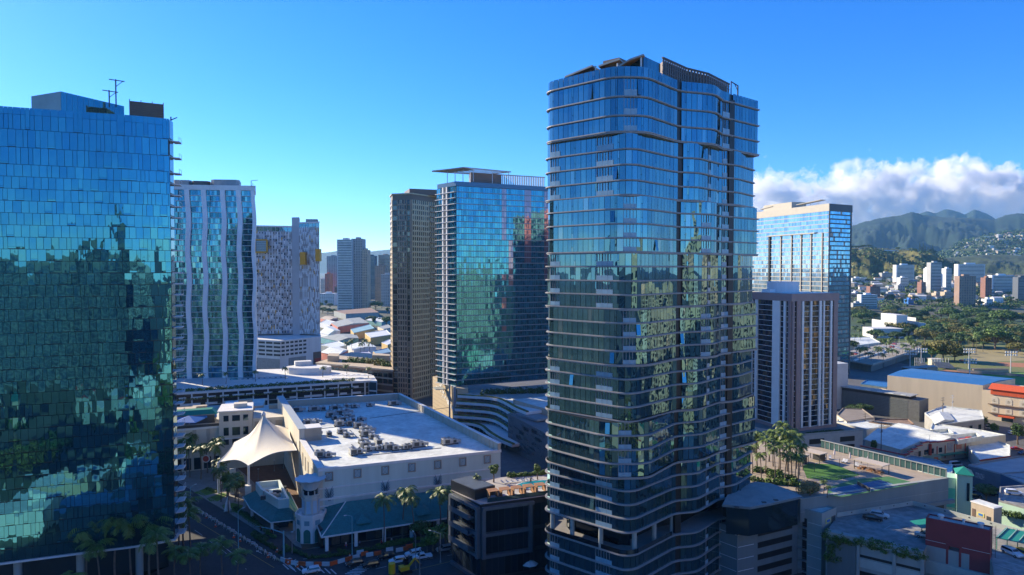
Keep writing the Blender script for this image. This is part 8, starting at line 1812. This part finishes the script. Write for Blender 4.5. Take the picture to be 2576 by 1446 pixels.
def cone():
    T = Thing('traffic_cone', 't', 'traffic cone', (0, 0, 0), 0, 'traffic cones of the roadworks', local=True); m = MB(); m.lathe((0, 0, 0), [(.22, .04), (.04, .8), (.0, .82)], 10); T.part('cone', m, orng); m = MB(); m.box((0, 0, 0), (.5, .5, .05)); T.part('base', m, orng); m = MB(); m.lathe((0, 0, 0), [(.16, .36), (.115, .54)], 10); T.part('white_band', m, white); return T.o
c0 = cone(); cch = list(c0.children); L_ = []
for i, (x, y) in enumerate(((459, 1278), (519, 1303), (542, 1325), (588, 1352), (604, 1362), (674, 1402), (716, 1412), (725, 1419), (734, 1416), (748, 1426), (697, 1388), (880, 1402), (870, 1372))):
    c = c0
    if i: 
        c = c0.copy(); COL.objects.link(c)
        for ch in cch: d = ch.copy(); COL.objects.link(d); d.parent = c
    v = W(x, y, 0); c.location = (v.x, v.y, 0); c.scale = (1.5, 1.5, 1.5); L_.append(c)
label_row(L_, '{n} orange traffic cone from the left at the roadworks')
def barrier(m_, loc, rot): m = MB(); m.prism([(-1, -.3), (1, -.3), (1, .3), (-1, .3)], 0, .35); m.prism([(-1, -.16), (1, -.16), (1, .16), (-1, .16)], .35, 1.05); o = m.build('water_barrier', m_); o.location = loc; o.rotation_euler = (0, 0, rot); return tag(o, 't', 'barrier', 'red and white water barriers')
bw = mat('barrier_white', (.6, .63, .63), .5, .15); L_ = []; Lw = []
pts = resample([W(*p, 0).xy for p in ((706, 1410), (728, 1419), (770, 1423), (830, 1423), (862, 1414), (905, 1402))], 2.15)
for i, q in enumerate(pts[:-1]):
    d = pts[i+1]-q; o = barrier(orng if i % 2 else bw, ((q.x+pts[i+1].x)/2, (q.y+pts[i+1].y)/2, .01), math.atan2(d.y, d.x)); (L_ if i % 2 else Lw).append(o)
for i, (x, y) in enumerate(((906, 1393), (917, 1397), (930, 1399), (950, 1396), (1005, 1387), (1018, 1384), (980, 1386), (1030, 1378))): v = W(x, y, 0); o = barrier(orng if i % 2 else bw, (v.x, v.y, .01), R(25)); (L_ if i % 2 else Lw).append(o)
label_row(L_, '{n} orange water barrier from the left at the street corner'); label_row(Lw, '{n} white water barrier from the left at the street corner')
# cars on the street
for x, y, c, b, lab in ((892, 1422, 'black', 'suv', 'black car in the lower lane, leftmost of the queue'), (932, 1426, 'black', 'suv', 'black car second in the lower lane, just past the barriers'), (972, 1405, 'black', 'suv', 'black car in the upper lane beside the barriers'), (1000, 1416, 'white', 'suv', 'white car in the lower lane behind the black ones'), (1040, 1398, 'white', 'suv', 'white car in the upper lane behind the black one'), (1062, 1406, 'white', 'pickup', 'white pickup in the lower lane below the street trees'), (1118, 1386, 'silver', 'suv', 'silver car furthest right, beside the black building'), (783, 1441, 'white', 'suv', 'white car at the crossing on the bottom edge')): v = W(x, y, 0); car(c, b, (v.x, v.y, .01), GA+math.pi, lab)
v = W(1020, 1440, 0); T = Thing('excavator', 'yellow excavator parked at the bottom edge of the street', 'excavator', (v.x, v.y, 0), R(30), local=True); ym = paints['yellow']
for s in (-1, 1): m = MB(); m.box((0, s*.9, 0), (3, .5, .8)); T.part('track', m, black)
m = MB(); m.box((-.4, 0, .9), (2.4, 2, 1)); T.part('body', m, ym); m = MB(); m.box((.3, .5, 1.9), (1.2, 1, 1.3)); T.part('cab', m, dglass); m = MB(); m.bar((.8, -.2, 1.6), (2.6, -.2, 3.4), .4); m.bar((2.6, -.2, 3.4), (4, -.2, 1.6), .3); T.part('boom', m, ym); m = MB(); m.box((4, -.2, .9), (.7, .9, .8)); T.part('bucket', m, dkmet)
v = W(986, 1444, 0); T = Thing('tank', 'yellow cylindrical tank beside the excavator', 'tank', (v.x, v.y, 0)); m = MB(); m.cyl((v.x, v.y, .3), .9, 2.6, 14); T.part('body', m, ym); m = MB(); m.cyl((v.x, v.y, 0), 1.0, .3, 14); T.part('base', m, dkmet)
v = W(1332, 1440, 0); T = Thing('parasol', 'white and green striped parasol at the bottom edge by the black building', 'parasol', (v.x, v.y, 0), local=True); m = MB(); m.lathe((0, 0, 0), [(2.3, 2.4), (1.2, 3.1), (.05, 3.5)], 8); T.part('canopy', m, white); m = MB(); m.cyl((0, 0, 0), .06, 3, 8); T.part('pole', m, gmet)
# signal mast, lamps
v = W(714, 1402, 0); T = Thing('traffic_signal', 'pale blue traffic signal mast with a long arm over the corner', 'traffic signal', (v.x, v.y, 0), R(150), local=True); bm = mat('signal_blue', (.2, .42, .46), .5, .15); m = MB(); m.tube([(0, 0, 0), (0, 0, 7.4)], [.28, .2], 10); T.part('mast', m, bm); m = MB(); m.tube([(0, 0, 6.8), (6, 0, 7.0), (11, 0, 6.6)], [.16, .13, .08], 8); T.part('arm', m, bm)
for k in (4.6, 9.2):
    m = MB(); m.box((k, 0, 5.7), (.45, .4, 1.3)); so_ = T.part('signal_head', m, black)
    for j, c in enumerate((redm, yellowm, greenm)): m = MB(); m.tube([(k, .2, 6.75-j*.4), (k, .26, 6.75-j*.4)], .13, 8); T.part('lens', m, c, so_)
L_ = []
for x, y, h, r in ((600, 1392, 12, 60), (480, 1303, 10, 60), (886, 1396, 11, 200), (735, 1392, 6, 0), (1046, 1430, 9, 120), (1056, 1446, 7, 0), (212, 1446, 9, 100), (1293, 1240, 0, 0)):
    if not h: continue
    v = W(x, y, 0); L_.append(lamp_post((v.x, v.y, .0), h, 1.6 if h > 7 else 0, R(r), 't', bm if h > 9 else gmet, group='street lamps at the corner'))
label_row(L_, '{n} street lamp from the left around the street corner')
v = W(1110, 1440, 0); lamp_post((W(1108, 1415, 0).x, W(1108, 1415, 0).y, 0), 8, 3, R(160), 'tall street lamp leaning over the cars from the bottom edge')
L_ = []
for x, y in ((964, 1185), (680, 1215)): pass
for x, y in ((763, 1190), (788, 1235), (1), (1)) if False else ((713, 1178), (735, 1175), (752, 1190), (764, 1224), (650, 1208), (690, 1185)): v = W(x, y, .15); L_.append(lamp_post((v.x, v.y, .15), 4.2, 0, 0, 't', gmet, group='plaza lamps'))
label_row(L_, '{n} small plaza lamp from the left on the brown paving')
# people
L_ = []
for x, y, a, b in ((748, 1190, 'white', 'dark'), (757, 1188, 'white', 'dark'), (766, 1186, 'dark', 'dark'), (770, 1192, 'blue', 'dark'), (756, 1200, 'dark', 'blue'), (776, 1198, 'white', 'blue'), (761, 1180, 'grey', 'dark'), (752, 1182, 'dark', 'dark'), (737, 1192, 'white', 'blue'), (770, 1176, 'red', 'dark'), (723, 1243, 'dark', 'dark'), (768, 1268, 'white', 'dark'), (752, 1300, 'grey', 'dark')): v = W(x, y, .16); L_.append(person(v.x, v.y, .16, rs.uniform(0, 6), a, b, 't', 'people on the brown plaza'))
label_row(L_, '{n} person from the left on the brown plaza under the tent')
L_ = []
for x, y, a, b in ((824, 1381, 'white', 'white'), (870, 1376, 'white', 'blue'), (905, 1374, 'blue', 'dark'), (960, 1372, 'red', 'dark'), (985, 1366, 'white', 'dark'), (1040, 1352, 'grey', 'blue'), (682, 1346, 'dark', 'dark')): v = W(x, y, .16); L_.append(person(v.x, v.y, .16, rs.uniform(0, 6), a, b, 't', 'people on the pavement by the shops'))
label_row(L_, '{n} person from the left on the pavement in front of the shops')
for _ in range(36):
    x = rs.uniform(-120, 110); y = rs.uniform(-170, 118)
    if abs(x) < 16 and abs(y) < 30: continue
    put(rs.choice(['dome1', 'dome3', 'dome2', 'round1']), x, y, 0, rs.uniform(.6, 1.0), 'park tree below the viewer, mirrored in the glass facades', 'park trees below the viewer')
for k, e in enumerate(list(PROTO.values())):
    if not e[1]:
        for c in e[2]: bpy.data.objects.remove(c)
        bpy.data.objects.remove(e[0])
